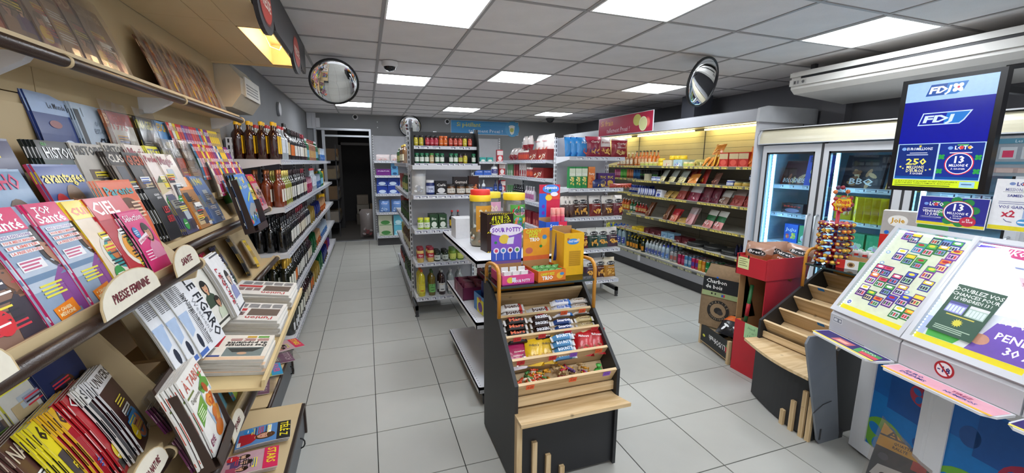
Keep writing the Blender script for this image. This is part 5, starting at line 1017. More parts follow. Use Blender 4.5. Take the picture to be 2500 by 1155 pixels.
# ------------------------------------------------------------------ newspapers
def newspaper(w, h, th, art, name='newspaper', fl=True, seed=1, droop=.008):
    """folded paper; x across, y up the page"""
    t = thing(name, 'newspaper', 'newspaper'); n = 8
    def F(x, y, z): return (x, y, z+droop*sin(pi*min(1, max(0, y/h))*.9))
    b = B(); b.fn = F
    for i in range(6):
        z0, z1 = th*i/6, th*(i+1)/6-.0006; e = .0012*((i*7+seed) % 3)
        for k in range(n):
            a, c = h*k/n, h*(k+1)/n; v = [(e, a, z0), (w-e, a, z0), (w-e, c, z0), (e, c, z0), (e, a, z1), (w-e, a, z1), (w-e, c, z1), (e, c, z1)]
            f = [(0, 3, 2, 1), (4, 5, 6, 7), (0, 4, 7, 3), (1, 2, 6, 5)]
            if k == 0: f.append((0, 1, 5, 4))
            if k == n-1: f.append((3, 7, 6, 2))
            b.add(v, f, 'dcd9d2' if i % 2 else 'c9c6bf')
    b.obj('sheets', MATTE, t)
    q = B(); q.fn = lambda x, y, z: F(x, y, th+z*.5+.0002)
    art(q, w, h); q.obj('front_page', MATTE, t); return t
def cols_txt(q, x0, x1, y0, y1, nc, seed, col='6c6c70', z=.0012):
    R_ = random.Random(seed); cw = (x1-x0)/nc
    for c in range(nc):
        y = y1
        while y > y0: q.rect(x0+c*cw, y-.0032, x0+(c+.9)*cw-R_.random()*cw*.12, y, col, z); y -= .0062
def grounds(q, w, h, c='e4e1da'):
    for k in range(10): q.rect(0, h*k/10, w, h*(k+1)/10, c, 0)
def n_figaro(q, w, h):
    grounds(q, w, h, 'dcdee2'); q.txt('LE FIGARO', w*.72, h*.97, .050, '20242c', .003, al='l', rot=-pi/2, bold=.02, w=h*.9)
    q.txt('Week-end', w*.58, h*.70, .024, '8a8c92', .003, al='l', rot=-pi/2, bold=-.01); q.txt("Face à l'impasse budgétaire, la tentation", w*.46, h*.82, .014, '1c1c20', .003, al='l', rot=-pi/2, bold=.03, w=h*.75); q.txt("de l'impôt", w*.40, h*.82, .014, '1c1c20', .003, al='l', rot=-pi/2, bold=.03)
    cols_txt(q, w*.06, w*.5, h*.72, h*.95, 3, 3); cols_txt(q, w*.34, w*.47, h*.1, h*.6, 2, 4); q.rect(0, h*.02, w*.30, h*.62, '4a6ab0', .0012); q.poly([(0, h*.62), (w*.30, h*.62), (w*.22, h*.35), (w*.05, h*.3)], 'a8bcd8', .0016); q.ell(w*.2, h*.2, .012, .03, '2a3040', .002, 10)
def n_parisien(q, w, h):
    grounds(q, w, h, 'd8d6cc'); q.rect(w*.15, h*.05, w*.9, h*.95, '3a3a34', .0012); person(q, w*.45, h*.62, w*.34, 'c99a78', '1c1a18', '3a4a3a', .002); person(q, w*.66, h*.35, w*.28, 'b98a6a', '2a2420', 'c0c8b0', .004); q.rect(w*.0, h*.4, w*.14, h*.8, 'b83a30', .003); q.txt('PARISIEN', w*.02, h*.95, .03, 'e8e8e0', .005, al='l', rot=-pi/2, bold=.04)
def n_equipe(q, w, h):
    grounds(q, w, h, 'dedede'); q.rect(w*.3, h*.02, w, h*.98, '55565c', .0012); person(q, w*.72, h*.55, w*.32, 'c9b0a0', '3a3838', '8a90b8', .002); q.txt("L'ÉQUIPE", w*.16, h*.80, .032, 'b8283a', .004, al='l', rot=-pi/2, bold=.04, shear=.15); q.txt("L'ÉPREUVE DES NERFS", w*.30, h*.70, .016, '1c1c20', .004, al='l', rot=-pi/2, bold=.05)
    q.txt('HUGO LLORIS', w*.90, h*.95, .022, 'f0f0f0', .006, al='l', rot=-pi/2, bold=.05, w=h*.8); q.txt('CHEZ NOUS', w*.80, h*.95, .014, 'f0f0f0', .006, al='l', rot=-pi/2, bold=.03)
def n_huma(q, w, h):
    grounds(q, w, h, 'c9b6a6'); q.txt("l'Humanité", w*.1, h*.86, .032, 'f0e4e0', .004, al='l', bold=.03); q.rect(0, h*.83, w, h*.96, 'b8283a', .0012); q.rect(w*.1, h*.1, w*.9, h*.75, '8a7a6a', .0012); person(q, w*.5, h*.45, w*.3, 'c99a78', '3a2a20', '6a5a4a', .002)
def n_ardenn(q, w, h):
    grounds(q, w, h, 'e6ddcf'); q.rect(0, h*.88, w, h*.99, 'e6c3a0', .0008); q.rect(w*.62, h*.05, w*.84, h*.5, 'c8303c', .0012); q.txt("l'Ardennais", w*.70, h*.46, .028, 'f4ece4', .003, al='l', rot=-pi/2, bold=.03, w=h*.4); q.rect(w*.88, h*.08, w*.97, h*.26, 'f2f2f2', .0012); q.rect(w*.885, h*.12, w*.94, h*.22, 'c8303c', .0018)
    q.rect(w*.06, h*.52, w*.52, h*.86, '7a8480', .0012); q.poly([(w*.08, h*.55), (w*.18, h*.7), (w*.42, h*.72), (w*.5, h*.56)], '3a3c38', .0018); q.ell(w*.3, h*.76, w*.06, h*.05, 'c8a080', .0022, 10); q.rect(w*.54, h*.82, w*.8, h*.88, '3a4a8a', .0014)
    q.txt('Des sommets', w*.05, h*.40, .020, '1c1c1c', .003, al='l', bold=.05, w=w*.5); q.txt('de popularité', w*.05, h*.30, .020, '1c1c1c', .003, al='l', bold=.05, w=w*.5); cols_txt(q, w*.05, w*.55, h*.16, h*.26, 3, 9, 'a85a5a'); q.rect(w*.06, h*.05, w*.2, h*.13, '6aa04a', .0012); q.rect(w*.22, h*.05, w*.34, h*.13, 'c8a03a', .0012); cols_txt(q, w*.64, w*.96, h*.56, h*.8, 2, 6)
def n_union(q, w, h):
    grounds(q, w, h, 'ddd8d0'); q.txt("l'union", w*.1, h*.80, .03, 'b83a3a', .003, al='l', bold=.03); cols_txt(q, w*.05, w*.95, h*.08, h*.3, 5, 12); q.rect(w*.05, h*.36, w*.5, h*.74, '6a5a50', .0012); q.rect(w*.55, h*.36, w*.95, h*.5, 'b83a3a', .0012); cols_txt(q, w*.55, w*.95, h*.54, h*.74, 3, 14, '7a4040')
NP = {'figaro': newspaper(.20, .29, .012, n_figaro, seed=1), 'parisien': newspaper(.17, .29, .010, n_parisien, seed=2), 'equipe': newspaper(.21, .29, .010, n_equipe, seed=3), 'huma': newspaper(.20, .27, .010, n_huma, seed=4), 'ardenn': newspaper(.29, .215, .012, n_ardenn, seed=5, droop=-.0), 'union': newspaper(.28, .21, .012, n_union, seed=6, droop=-.0)}
r = mrot(-.60, .92, -.70, 1.17, .10)
put(NP['huma'], (-.665, 1.74, .98), r, 'newspaper with a red masthead peeking out at the back')
for k in range(3): put(NP['figaro'], (-.64+.013*k, 1.60+.065*k, .905), r, 'broadsheet with a tall black sideways title'+('' if k == 2 else ', %s behind' % ('one copy', 'two copies')[1-k]), 'copies of the leaning broadsheet')
put(NP['parisien'], (-.625, 1.945, .925), r, 'newspaper with a dark crowd picture right of the broadsheet')
for k in range(2): put(NP['equipe'], (-.60+.011*k, 2.08+.01*k, .935), mrot(-.60, .92, -.70, 1.18, -.1), 'sports newspaper with a red slanted title'+('' if k else ', one copy behind'), 'copies of the sports newspaper')
t = thing('newspaper_tray', 'beige slanted tray carrying the newspaper stacks', 'tray', (-.44, 1.66, .79)); b = B(); b.M = Matrix.Rotation(.06, 4, 'X') @ Matrix.Rotation(.12, 4, 'Y'); b.box(-.24, .04, 0, 1.02, -.012, 0); b.box(.03, .042, 0, 1.02, 0, .03); b.obj('tray_board', solid('tray_beige', 'd8bf8c', .5), t)
b = B(); b.box(-.2, -.18, .1, .12, -.22, -.03); b.box(-.2, -.18, .9, .92, -.22, .02); b.obj('tray_support', m_beige, t); t.location.z = .80
for (key, y0, n, lb) in (('ardenn', 1.68, 5, 'local newspaper with a red title box, nearest stack'), ('union', 2.01, 6, 'regional newspaper in the middle stack on the tray'), ('union', 2.34, 6, 'regional newspaper in the far stack on the tray')):
    for k in range(n):
        z = .815+(y0-1.66)*.06+.0128*k; put(NP[key], (-.415-.0015*(k % 2), y0+.285+.003*(k % 3), z), Euler((.05, .12, pi-.12), 'XYZ') if False else (Matrix.Rotation(.12, 3, 'Y') @ Matrix.Rotation(-pi/2+pi, 3, 'Z') @ Matrix.Identity(3)).to_euler() if False else (Matrix.Rotation(.13, 3, 'Y') @ Matrix.Rotation(.06, 3, 'X') @ Matrix.Rotation(-.04*(k % 2), 3, 'Z') @ Matrix(((-1, 0, 0), (0, -1, 0), (0, 0, 1)))).to_euler(), lb+('' if k == n-1 else ', %s down' % ('one', 'two', 'three', 'four', 'five', 'six')[n-2-k]), 'newspapers stacked on the tray')
# ================================================================== PRODUCTS
def band(b, r, z0, z1, a0, a1, col, n=8):
    """curved label patch on a round body, a in radians, 0 = towards -y"""
    v = []; 
    for z in (z0, z1):
        for k in range(n+1): a = a0+(a1-a0)*k/n-pi/2; v.append((r*cos(a), r*sin(a), z))
    b.add(v, [(k, k+1, n+2+k, n+1+k) for k in range(n)], col, True)
def curved(b, r, zc):
    b.fn = lambda x, y, z: ((r+z)*sin(x/r), -(r+z)*cos(x/r), zc+y)
def bottle(name, label, h, r, glass, cap, lab, tx='', tc='303030', foil=0, neck=.30, nr=.34, caph=.09, liquid=None, lz=(.14, .48), mat=None, cat='bottle', sq=0):
    t = thing(name, label, cat); z1 = h*(1-neck-.14); z2 = h*(1-neck)
    prof = [(r*.9, 0), (r, h*.02), (r, z1), (r*.92, z1+(z2-z1)*.4), (r*.6, z2-(z2-z1)*.12), (r*nr, z2+h*.03), (r*nr*.92, h*.985)]
    b = B(); cs = glass if not liquid else [liquid, liquid, liquid, glass, glass, glass]; b.lathe(prof, 4 if sq else 12, cs, smooth=not sq)
    if sq: b2 = B(); b2.M = Matrix.Rotation(pi/4, 4, 'Z'); b2.lathe([(p[0]*1.25 if i < 4 else p[0], p[1]) for i, p in enumerate(prof)], 4, cs, smooth=False); b = b2
    b.obj('glass_body', mat or GLASSV, t)
    b = B(); cr = r*nr*1.12; ch = h*(foil or caph); b.lathe([(cr*1.02, h-ch), (cr, h-.004), (cr*.8, h)], 10, cap); b.obj('cap', FOIL if foil else SHELF, t)
    if lab:
        b = B(); z0, z1_ = h*lz[0], h*lz[1]; rr = r*1.015 if not sq else r*.90
        if sq: b.M = FRONT @ Matrix.Translation((0, 0, r*.885)); b.rect(-r*.75, z0, r*.75, z1_, lab)
        else: band(b, rr, z0, z1_, -1.15, 1.15, lab)
        if sq: pass
        else: curved(b, rr+.0004, (z0+z1_)/2)
        hh = (z1_-z0)
        if tx: b.txt(tx, 0, (0 if not sq else (z0+z1_)/2), hh*.22, tc, .0008, w=r*1.1, bold=.03)
        if not sq: b.rect(-r*.5, -hh*.3, r*.5, -hh*.2, tc, .0006, 2); b.rect(-r*.6, hh*.34, r*.6, hh*.42, tc if tx else 'c8a84a', .0006, 2)
        b.fn = None; b.obj('paper_label', PRINT, t)
    return t
FOIL = vc('gold_foil', .25, .7, metal=.6, bump=.4, bscale=80)
CLEARB = clear('clear_plastic', 'eef2ee', .14, .05, .08, 'dfe6e6')
def jar(name, label, h, r, col, lid, lab=None, tx='', tc='303030', lidh=.18, cat='jar', lz=(.15, .6), mat=None):
    t = thing(name, label, cat); b = B(); b.lathe([(r*.88, 0), (r, h*.05), (r, h*(1-lidh)-.01), (r*.86, h*(1-lidh))], 12, col); b.obj('jar_body', mat or GLASSV, t)
    b = B(); b.lathe([(r*.92, h*(1-lidh)), (r*.93, h*.98), (r*.85, h)], 12, lid); b.obj('lid', SHELF, t)
    if lab:
        b = B(); band(b, r*1.015, h*lz[0], h*lz[1], -1.3, 1.3, lab); curved(b, r*1.015, h*(lz[0]+lz[1])/2)
        if tx: b.txt(tx, 0, -h*.03, h*.12, tc, .0008, w=r*1.2, bold=.04)
        b.rect(-r*.6, -h*.14, r*.6, -h*.10, tc, .0006, 2); b.fn = None; b.obj('paper_label', PRINT, t)
    return t
def can(label, h, r, c1, c2, tx='', tc='ffffff'):
    t = thing('drink_can', label, 'can'); b = B(); b.lathe([(r*.82, 0), (r, h*.05), (r, h*.90), (r*.85, h*.96)], 12, [c1, c1, c1]); b.obj('can_body', METAL, t)
    b = B(); b.lathe([(r*.86, h*.955), (r*.88, h), (r*.80, h*.99), (r*.1, h*.985)], 12, 'c9ccd0'); b.obj('can_lid', solid('can_aluminium', 'c4c7cc', .25, .9), t)
    b = B(); band(b, r*1.01, h*.25, h*.62, -1.2, 1.2, c2); curved(b, r*1.012, h*.42)
    if tx: b.txt(tx, 0, -h*.04, h*.11, tc, .0006, w=r*1.3, bold=.04)
    b.fn = None; b.obj('can_print', METAL, t); return t
def foodblob(b, cx, cy, rx, ry, cols, n, z, seed):
    R_ = random.Random(seed)
    for k in range(n): b.ell(cx+rx*(R_.random()*2-1), cy+ry*(R_.random()*2-1), rx*.42, ry*.34, R_.choice(cols), z+.00008*k, 9, R_.random()*3)
def carton(name, label, w, d, h, c, tx='', tc='ffffff', blk=None, acc=None, cat='box', food=None, art=None, side=None, txw=.8, ty=.62):
    t = thing(name, label, cat); b = B(); b.box(0, w, 0, d, 0, h, side or c); b.obj('carton', PRINT, t)
    q = B(); q.M = FRONT @ Matrix.Translation((0, 0, .0006)); q.rect(0, 0, w, h, c)
    if art: art(q, w, h)
    else:
        if blk: q.rect(0, h*.55, w, h*.92, blk, .0004)
        if acc: q.ell(w*.5, h*.3, w*.34, h*.20, acc, .0006, 16); q.rect(w*.06, h*.03, w*.94, h*.09, acc, .0006)
        if food: foodblob(q, w*.5, h*.3, w*.3, h*.18, food, 8, .001, int(w*1e4+h*1e3))
        for k, l in enumerate(tx.split('|') if tx else []): q.txt(l, w/2, h*(ty-.2*k), min(h*.17, w*.3), tc, .0024, w=min(w*txw, len(l)*w*.2), bold=.04)
    q.obj('front_print', PRINT, t); return t
def bag(name, label, w, h, d, bands, logo=None, tx='', tc='ffffff', food=None, cat='bag', mat=None, crimp='c8c8c8', seed=1, n=8, l2='', clearw=None):
    """filled pillow bag; bands = [(fraction of height from bottom, colour), ...]"""
    t = thing(name, label, cat); R_ = random.Random(seed)
    def prof(u, v):
        k = max(0, sin(pi*u))**.5*max(0, sin(pi*min(1, max(0, (v-.03)/.94))))**.45; return d/2*k
    def colat(v):
        for f, c in bands:
            if v <= f: return c
        return bands[-1][1]
    J = {}
    for j in range(n+3):
        for i in range(n+1): J[i, j] = (R_.random()-.5)*d*.07
    b = B(); m = n+2; vs_ = []
    for s_ in (-1, 1):
        for j in range(m+1):
            for i in range(n+1):
                u, v = i/n, j/m; x = (u-.5)*w*(1-.05*sin(pi*v)); vs_.append((x, s_*prof(u, v)+(J[i, j] if 0 < i < n and 0 < j < m else 0), v*h))
    fs, cs = [], []; o = (n+1)*(m+1)
    for j in range(m):
        for i in range(n):
            a = j*(n+1)+i; c = colat((j+.5)/m)
            fs.append((a, a+1, a+n+2, a+n+1)); cs.append(c); fs.append((o+a, o+a+n+1, o+a+n+2, o+a+1)); cs.append(c)
    b.add(vs_, fs, cs, True); b.obj('bag_film', mat or FILM, t)
    q = B(); q.M = Matrix.Identity(4)
    q.fn = lambda x, y, z: (x, -(prof(min(1, max(0, x/w+.5)), min(1, max(0, y/h)))+.003+z), y)
    if clearw: q.rect(-w*.32, h*clearw[0], w*.32, h*clearw[1], clearw[2], .0004, 3)
    def flat(v): q.fn = lambda x, y, z: (x, -(prof(.5, v)+.006+z), y)
    if food: flat(.25); foodblob(q, 0, h*.25, w*.27, h*.11, food, 9, .0006, seed)
    flat(.70)
    if logo: q.ell(0, h*.70, w*.35, h*.105, logo, .0008, 18); q.ell(0, h*.70, w*.31, h*.09, '1a1a1c' if logo != '1a1a1c' else '1a1a1c', .001, 18)
    if tx: q.txt(tx, 0, h*.665, h*.085, tc, .002, w=w*.52, bold=.03, shear=.1)
    flat(.5)
    if l2: q.txt(l2, 0, h*.47, h*.05, 'f2e8e0', .002, w=w*.5, bold=.02)
    q.obj('bag_print', PRINT, t)
    return t
def world(unit, x, y, z):
    m = Matrix.Rotation(unit.rotation_euler.z, 3, 'Z') @ Vector((x, y, z)); return (unit.location.x+m.x, unit.location.y+m.y, unit.location.z+m.z)
def row(unit, proto, desc, x0, z, n, dx, y=.05, rows=1, dy=.08, place='', group=None, rz=0, lean=0, jit=.004, side=('left', 'right')):
    """n copies side by side on one shelf, optional rows behind"""
    R_ = random.Random(int(x0*100+z*1000)); u = unit.rotation_euler.z
    for r_ in range(rows):
        for k in range(n):
            if n == 1: lb = desc
            else: lb = '%s, %s from the %s' % (desc, ORD[min(k, 19)], side[0])
            if r_ > 0: lb = '%s, %s from %s, %s back' % (desc, ORD[min(k, 19)], side[0], ('one', 'two', 'three', 'four')[min(3, r_-1)])
            if place: lb += ' '+place
            put(proto, world(unit, x0+dx*k+R_.uniform(-jit, jit), y+dy*r_+R_.uniform(-jit, jit), z), (lean, 0, u+rz+R_.uniform(-.06, .06)), lb, group or desc)
# ------------------------------------------------------------------ bottles
BT = {}
BT['rum'] = bottle('liquor_bottle', 'amber rum bottle with yellow cap', .30, .042, '34130a', 'e8b81e', 'e6b92a', '', neck=.24, nr=.36, caph=.10, lz=(.15, .62))
BT['vodka'] = bottle('liquor_bottle', 'clear spirit bottle with red cap', .29, .04, 'aeb8be', 'c82a30', 'dfe4ec', 'TRIPLE', '2a3a8a', lz=(.2, .62))
BT['tall'] = bottle('liquor_bottle', 'tall dark bottle with black cap', .33, .036, '2a0e08', '161616', 'd8c8a0', 'RHUM', '3a2a1a')
BT['wine'] = bottle('wine_bottle', 'dark wine bottle with white label', .30, .038, '0c0a0c', '2a1418', 'dcd9d0', '', '5a5a5a', foil=.16)
BT['wine_r'] = bottle('wine_bottle', 'red wine bottle with cream label', .30, .038, '260a10', '7a1c28', 'd8cfb8', '', '8a3a3a', foil=.16)
BT['wine_k'] = bottle('wine_bottle', 'black wine bottle with dark capsule', .30, .038, '08090a', '1c1c20', '141416', 'CÉ', 'e0e0e0', foil=.16)
BT['wine_o'] = bottle('wine_bottle', 'dark bottle with orange label', .30, .038, '100c0c', '1a1a1a', 'd8702a', '', '2a1a10', foil=.14)
BT['rose'] = bottle('wine_bottle', 'rosé bottle with white label', .31, .04, '7a3418', 'b0683a', 'e2ded2', 'Cuvée', '3a3a3a', foil=.12)
BT['white'] = bottle('wine_bottle', 'yellow-green white wine bottle', .30, .038, '8a8a2a', 'c9b05a', 'd8d2b8', '', '6a6a3a', foil=.16)
BT['champ'] = bottle('champagne_bottle', 'champagne bottle with gold foil', .32, .045, '0e1408', 'c9a03a', 'e2e0d0', '', 'b08a3a', foil=.34, nr=.4)
BT['champ_w'] = bottle('champagne_bottle', 'dark sparkling bottle with octagonal label', .32, .045, '0c100a', 'c0b46a', 'd8dadc', 'M', '3a4a4a', foil=.30, nr=.4, lz=(.12, .34))
BT['syrup'] = bottle('syrup_bottle', 'coloured drink bottle with red cap', .27, .037, 'b07050', 'b02a2a', 'd8b070', '', '4a8a4a', neck=.2)
BT['green'] = bottle('syrup_bottle', 'green bottle with white cap', .27, .037, '0f6a3c', 'e8e8e8', '7ab8d8', '', 'ffffff', neck=.2)
SN = ['top', 'second', 'third', 'fourth', 'bottom']
def wall_run(shelf, segs, y0=0.06):
    z = WALL_Z[shelf]+.001; x = y0; seen = set()
    for it in segs:
        p, n, dx = it[:3]; rows = it[3] if len(it) > 3 else 1
        far = 'farther ' if p['d'] in seen else ''; seen.add(p['d'])
        row(wine_wall, p, far+p['d']+' on the %s drinks shelf' % SN[shelf], x+dx/2, z, n, dx, y=.06, rows=rows, dy=.085, group='%s on the left wall shelving' % p['category'], rz=.5, side=('near end', ''))
        x += n*dx+.012
for p in list(BT.values()): p['d'] = p['label']
G = {}
G['gold'] = bag('snack_pouch', 'gold food pouch', .16, .20, .06, [(1, 'b89a4a')], tx='', food=['e0c878', '8a6a2a'], seed=3); G['blue'] = bag('snack_pouch', 'dark blue food pouch', .16, .21, .07, [(1, '2a3278')], tx='', food=['8a90c8', 'c8a84a'], seed=4)
G['orange'] = bag('snack_pouch', 'orange food pouch', .13, .20, .05, [(.5, 'c8642a'), (1, 'd8b088')], food=['f0d090'], seed=5); G['greenp'] = bag('snack_pouch', 'green food pouch', .16, .24, .06, [(1, '1f6a3a')], food=['4a9a5a', '9ac8a0'], seed=6)
G['yellowb'] = carton('food_box', 'yellow tall carton', .09, .07, .22, 'e6b41e', 'CAFÉ', '3a2a1a'); G['bluew'] = bag('snack_pouch', 'light blue and white pouch', .14, .20, .05, [(.5, '4a78b8'), (1, 'c8d4e4')], food=['dfe8f4'], seed=7)
G['pink'] = bag('snack_pouch', 'pink sweet pouch', .13, .19, .05, [(.6, 'b8305a'), (1, 'e8b0c0')], food=['f0d0d8'], seed=8); G['purple'] = carton('food_box', 'purple carton', .12, .08, .14, '5a2a7a', 'ZIP', 'ffffff'); G['redbox'] = carton('food_box', 'dark red carton', .11, .08, .16, '7a1a2a', '', 'ffffff', acc='c85a4a')
for p in G.values(): p['d'] = p['label']
wall_run(0, [(BT['rum'], 2, .088, 4)], .05)
wall_run(0, [(BT['vodka'], 3, .082, 3), (BT['tall'], 2, .08, 2), (BT['wine_o'], 3, .085, 2), (BT['wine'], 7, .085), (BT['wine_r'], 4, .085), (BT['green'], 2, .085), (BT['syrup'], 8, .09), (BT['green'], 3, .09), (G['yellowb'], 3, .11), (G['bluew'], 5, .15)], .29)
wall_run(1, [(BT['rose'], 2, .1, 3), (BT['white'], 4, .085, 2), (BT['wine'], 9, .085, 2), (BT['wine_r'], 3, .085), (G['pink'], 4, .14), (BT['vodka'], 5, .09), (G['bluew'], 4, .15), (BT['green'], 4, .09), (G['yellowb'], 4, .12)])
wall_run(2, [(BT['wine_k'], 3, .088, 4), (BT['wine'], 6, .085, 2), (BT['wine_r'], 6, .085), (BT['wine'], 4, .085), (G['gold'], 3, .17), (G['blue'], 4, .17), (G['orange'], 6, .14), (G['yellowb'], 3, .12)])
wall_run(3, [(BT['champ'], 3, .1, 4), (BT['wine_o'], 2, .085, 2), (BT['wine'], 9, .085), (BT['wine_r'], 4, .085), (G['greenp'], 3, .17), (G['orange'], 4, .14), (G['bluew'], 7, .15)])
wall_run(4, [(BT['champ_w'], 3, .1, 4), (BT['champ'], 4, .1), (BT['wine_r'], 6, .09), (BT['wine_o'], 3, .09), (G['gold'], 4, .17), (G['greenp'], 3, .17), (G['blue'], 4, .17), (G['redbox'], 4, .13), (G['purple'], 3, .14)])
t = thing('store_goods', 'dim storeroom shelving stacked with cartons seen through the doorway', 'shelving', (-.72, 9.9, 0), (0, 0, 0))
b = B()
for z in (.3, .8, 1.25, 1.65): b.box(-.3, .12, 0, 1.27, z, z+.02)
b.box(-.3, -.28, 0, .02, 0, 2); b.box(.1, .12, 0, .02, 0, 2); b.obj('rack', m_foot, t)
R = random.Random(3)
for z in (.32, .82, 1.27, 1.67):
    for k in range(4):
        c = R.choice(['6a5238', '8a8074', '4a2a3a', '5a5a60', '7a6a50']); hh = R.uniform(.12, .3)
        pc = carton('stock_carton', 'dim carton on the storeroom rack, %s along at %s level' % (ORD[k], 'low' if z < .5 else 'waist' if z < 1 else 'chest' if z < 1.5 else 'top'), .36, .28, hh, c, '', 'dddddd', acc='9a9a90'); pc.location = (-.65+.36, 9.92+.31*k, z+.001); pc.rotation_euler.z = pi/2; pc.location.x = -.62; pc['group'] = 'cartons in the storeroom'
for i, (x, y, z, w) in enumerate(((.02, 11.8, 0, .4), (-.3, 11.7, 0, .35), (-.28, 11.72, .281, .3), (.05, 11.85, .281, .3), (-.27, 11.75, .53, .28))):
    pc = carton('stock_carton', 'dim box in the pile at the back of the storeroom, %s' % ORD[i], w, .3, .27 if z == 0 else .24, ['8a8074', '6f6a62', '9a948a', '7a6a50', '8a8074'][i]); pc.location = (x, y, z); pc['group'] = 'boxes piled in the storeroom'
pc = bag('grocery_sack', 'pale plastic sack standing inside the doorway', .34, .62, .26, [(1, '8f8480')], tx='', food=['b0a4a0', '8a4a4a'], mat=FILM); pc.location = (-.02, 9.65, 0)
# ------------------------------------------------------------------ back shelving by the doorway
u = back_l
A = {'wipes': bag('wipes_pack', 'white and pink wipes pack', .26, .12, .10, [(1, 'e4d6d4')], tx='', food=['e89a94', 'd8c0b8'], cat='pack'), 'purp': carton('tissue_box', 'purple hygiene box', .27, .12, .12, '6a2478', 'nana', 'f0e0f4'),
 'ltb': carton('tissue_box', 'light blue tissue cube', .13, .12, .115, '5a9cc8', '', '1a3a6a', acc='24507a'), 'blu': carton('tissue_pack', 'dark blue tissue pack with pale dots', .20, .14, .155, '24409a', '', 'ffffff', acc='c8d8ec'),
 'lbag': bag('paper_roll_pack', 'light blue bag of paper rolls', .21, .25, .14, [(1, '6a92d0')], tx='Lotus', tc='ffffff', food=['c8dcf0', '8ab0e0'], cat='pack'), 'beige': carton('paper_roll_pack', 'cream pack with green leaves', .26, .14, .20, 'c9ccb4', '', '3a6a3a', acc='4a8a4a'), 'cyan': carton('paper_roll_pack', 'turquoise tissue pack', .17, .14, .20, '6ac0d8', '', 'ffffff', acc='c8ecf4')}
row(u, A['wipes'], 'white and pink wipes pack on the top hygiene shelf', .17, 1.661, 2, .27, y=.12); row(u, A['purp'], 'purple box on the hygiene shelf', .03, 1.381, 1, .1, y=.08); row(u, A['ltb'], 'light blue cube box, lower one', .31, 1.381, 1, .1, y=.08); row(u, A['ltb'], 'light blue cube box stacked on another', .31, 1.498, 1, .1, y=.08)
for j in range(2): row(u, A['blu'], 'dark blue tissue pack, %s layer of the hygiene shelving' % ('lower', 'upper')[j], .03, 1.021+.157*j, 3, .205, y=.07)
row(u, A['lbag'], 'light blue bag of rolls beside the doorway', .16, .656, 2, .23, y=.1)
for j in range(2): row(u, A['beige'], 'cream pack with green leaves, %s layer' % ('lower', 'upper')[j], .03, .191+.202*j, 1, .2, y=.06); row(u, A['cyan'], 'turquoise tissue pack, %s layer' % ('lower', 'upper')[j], .32, .191+.202*j, 1, .2, y=.06)
# cleaning shelf under the blue sign
u = back_r
C_ = {'deo': bottle('cleaner_bottle', 'white spray bottle', .26, .04, 'dfe2e6', 'e8e8ea', '5a6a9a', '', 'ffffff', mat=SHELF), 'bleu': bottle('cleaner_bottle', 'dark blue bottle', .26, .04, '1c2a5a', '1c2a5a', '3a5aa8', '', 'ffffff', mat=SHELF), 'jug': bottle('detergent_jug', 'white detergent jug with dark red cap', .27, .07, 'e6e6ea', '7a2430', '4a4a8a', 'X', 'ffffff', mat=SHELF, nr=.3),
 'sm': carton('small_box', 'small teal and white box', .13, .08, .09, '3a9a94', '', 'ffffff', acc='e8e8e0'), 'cz': carton('soap_box', 'blue soap box', .17, .1, .10, '3a62b8', 'Carolin', 'ffffff'), 'rd': carton('refill_box', 'stack of red and white boxes', .13, .09, .25, 'b8303a', '', 'ffffff', blk='e6d8d8', acc='e8e0e0')}
row(u, C_['sm'], 'small teal and white box under the blue sign', .62, 1.661, 3, .15, y=.1); row(u, C_['rd'], 'red and white boxes at the right on top', 1.14, 1.661, 1, .1, y=.1)
row(u, C_['deo'], 'small white bottle on the cleaning shelf', .45, 1.381, 2, .1, y=.1); row(u, C_['cz'], 'blue soap box on the cleaning shelf', .66, 1.381, 2, .18, y=.1); row(u, C_['jug'], 'white detergent jug on the cleaning shelf', 1.08, 1.381, 1, .1, y=.12); row(u, C_['rd'], 'red and white boxes on the second shelf', 1.19, 1.381, 1, .1, y=.1)
row(u, C_['deo'], 'white spray bottle on the third cleaning shelf', .72, 1.021, 2, .12, y=.1); row(u, C_['cz'], 'blue box beside the spray bottle', .88, 1.021, 1, .1, y=.1); row(u, C_['bleu'], 'dark blue bottle on the third cleaning shelf', 1.10, 1.021, 2, .11, y=.1); row(u, C_['rd'], 'red and white boxes on the third shelf', 1.2, 1.021, 1, .1, y=.1)
# ------------------------------------------------------------------ gondola with the spice rack
t = thing('spice_rack', 'black two-tier spice rack on the middle shelving', 'rack', (.445, 4.345, 1.604)); mb = m_black
b = B(); b.prism([(0, 0), (0, .19), (.06, .37), (.16, .375), (.16, 0)], 0, .015, 'x'); b.obj('side_panel', mb, t); b = B(); b.prism([(0, 0), (0, .19), (.06, .37), (.16, .375), (.16, 0)], .672, .687, 'x'); b.obj('side_panel', mb, t)
b = B(); b.box(.015, .672, .15, .16, 0, .34); b.obj('back', mb, t)
for z in (.02, .195): b = B(); b.box(.015, .672, .005 if z < .1 else .05, .15, z-.008, z); b.obj('tier', mb, t); r_ = price_rail(.655, int(z*999), base='d8dae2', h=.034); r_.obj('price_rail', SHELF, t, (.016, .004 if z < .1 else .049, z))
SP_ = [jar('spice_jar', 'spice jar', .10, .0225, c, l, lb, '', 'ffffff', lidh=.2) for c, l, lb in (('c8b83a', '241c1c', 'd8c84a'), ('9a2a3a', '1c1416', 'c84a5a'), ('c85a1e', 'd86a2a', 'e07a3a'), ('b03a2a', '241c1c', 'd86a5a'), ('1f5a3c', '1c7a50', 'dfe8dc'), ('a88a5a', '3a8a3a', 'd8c8a0'), ('5a2a30', '161616', 'b8b84a'))]
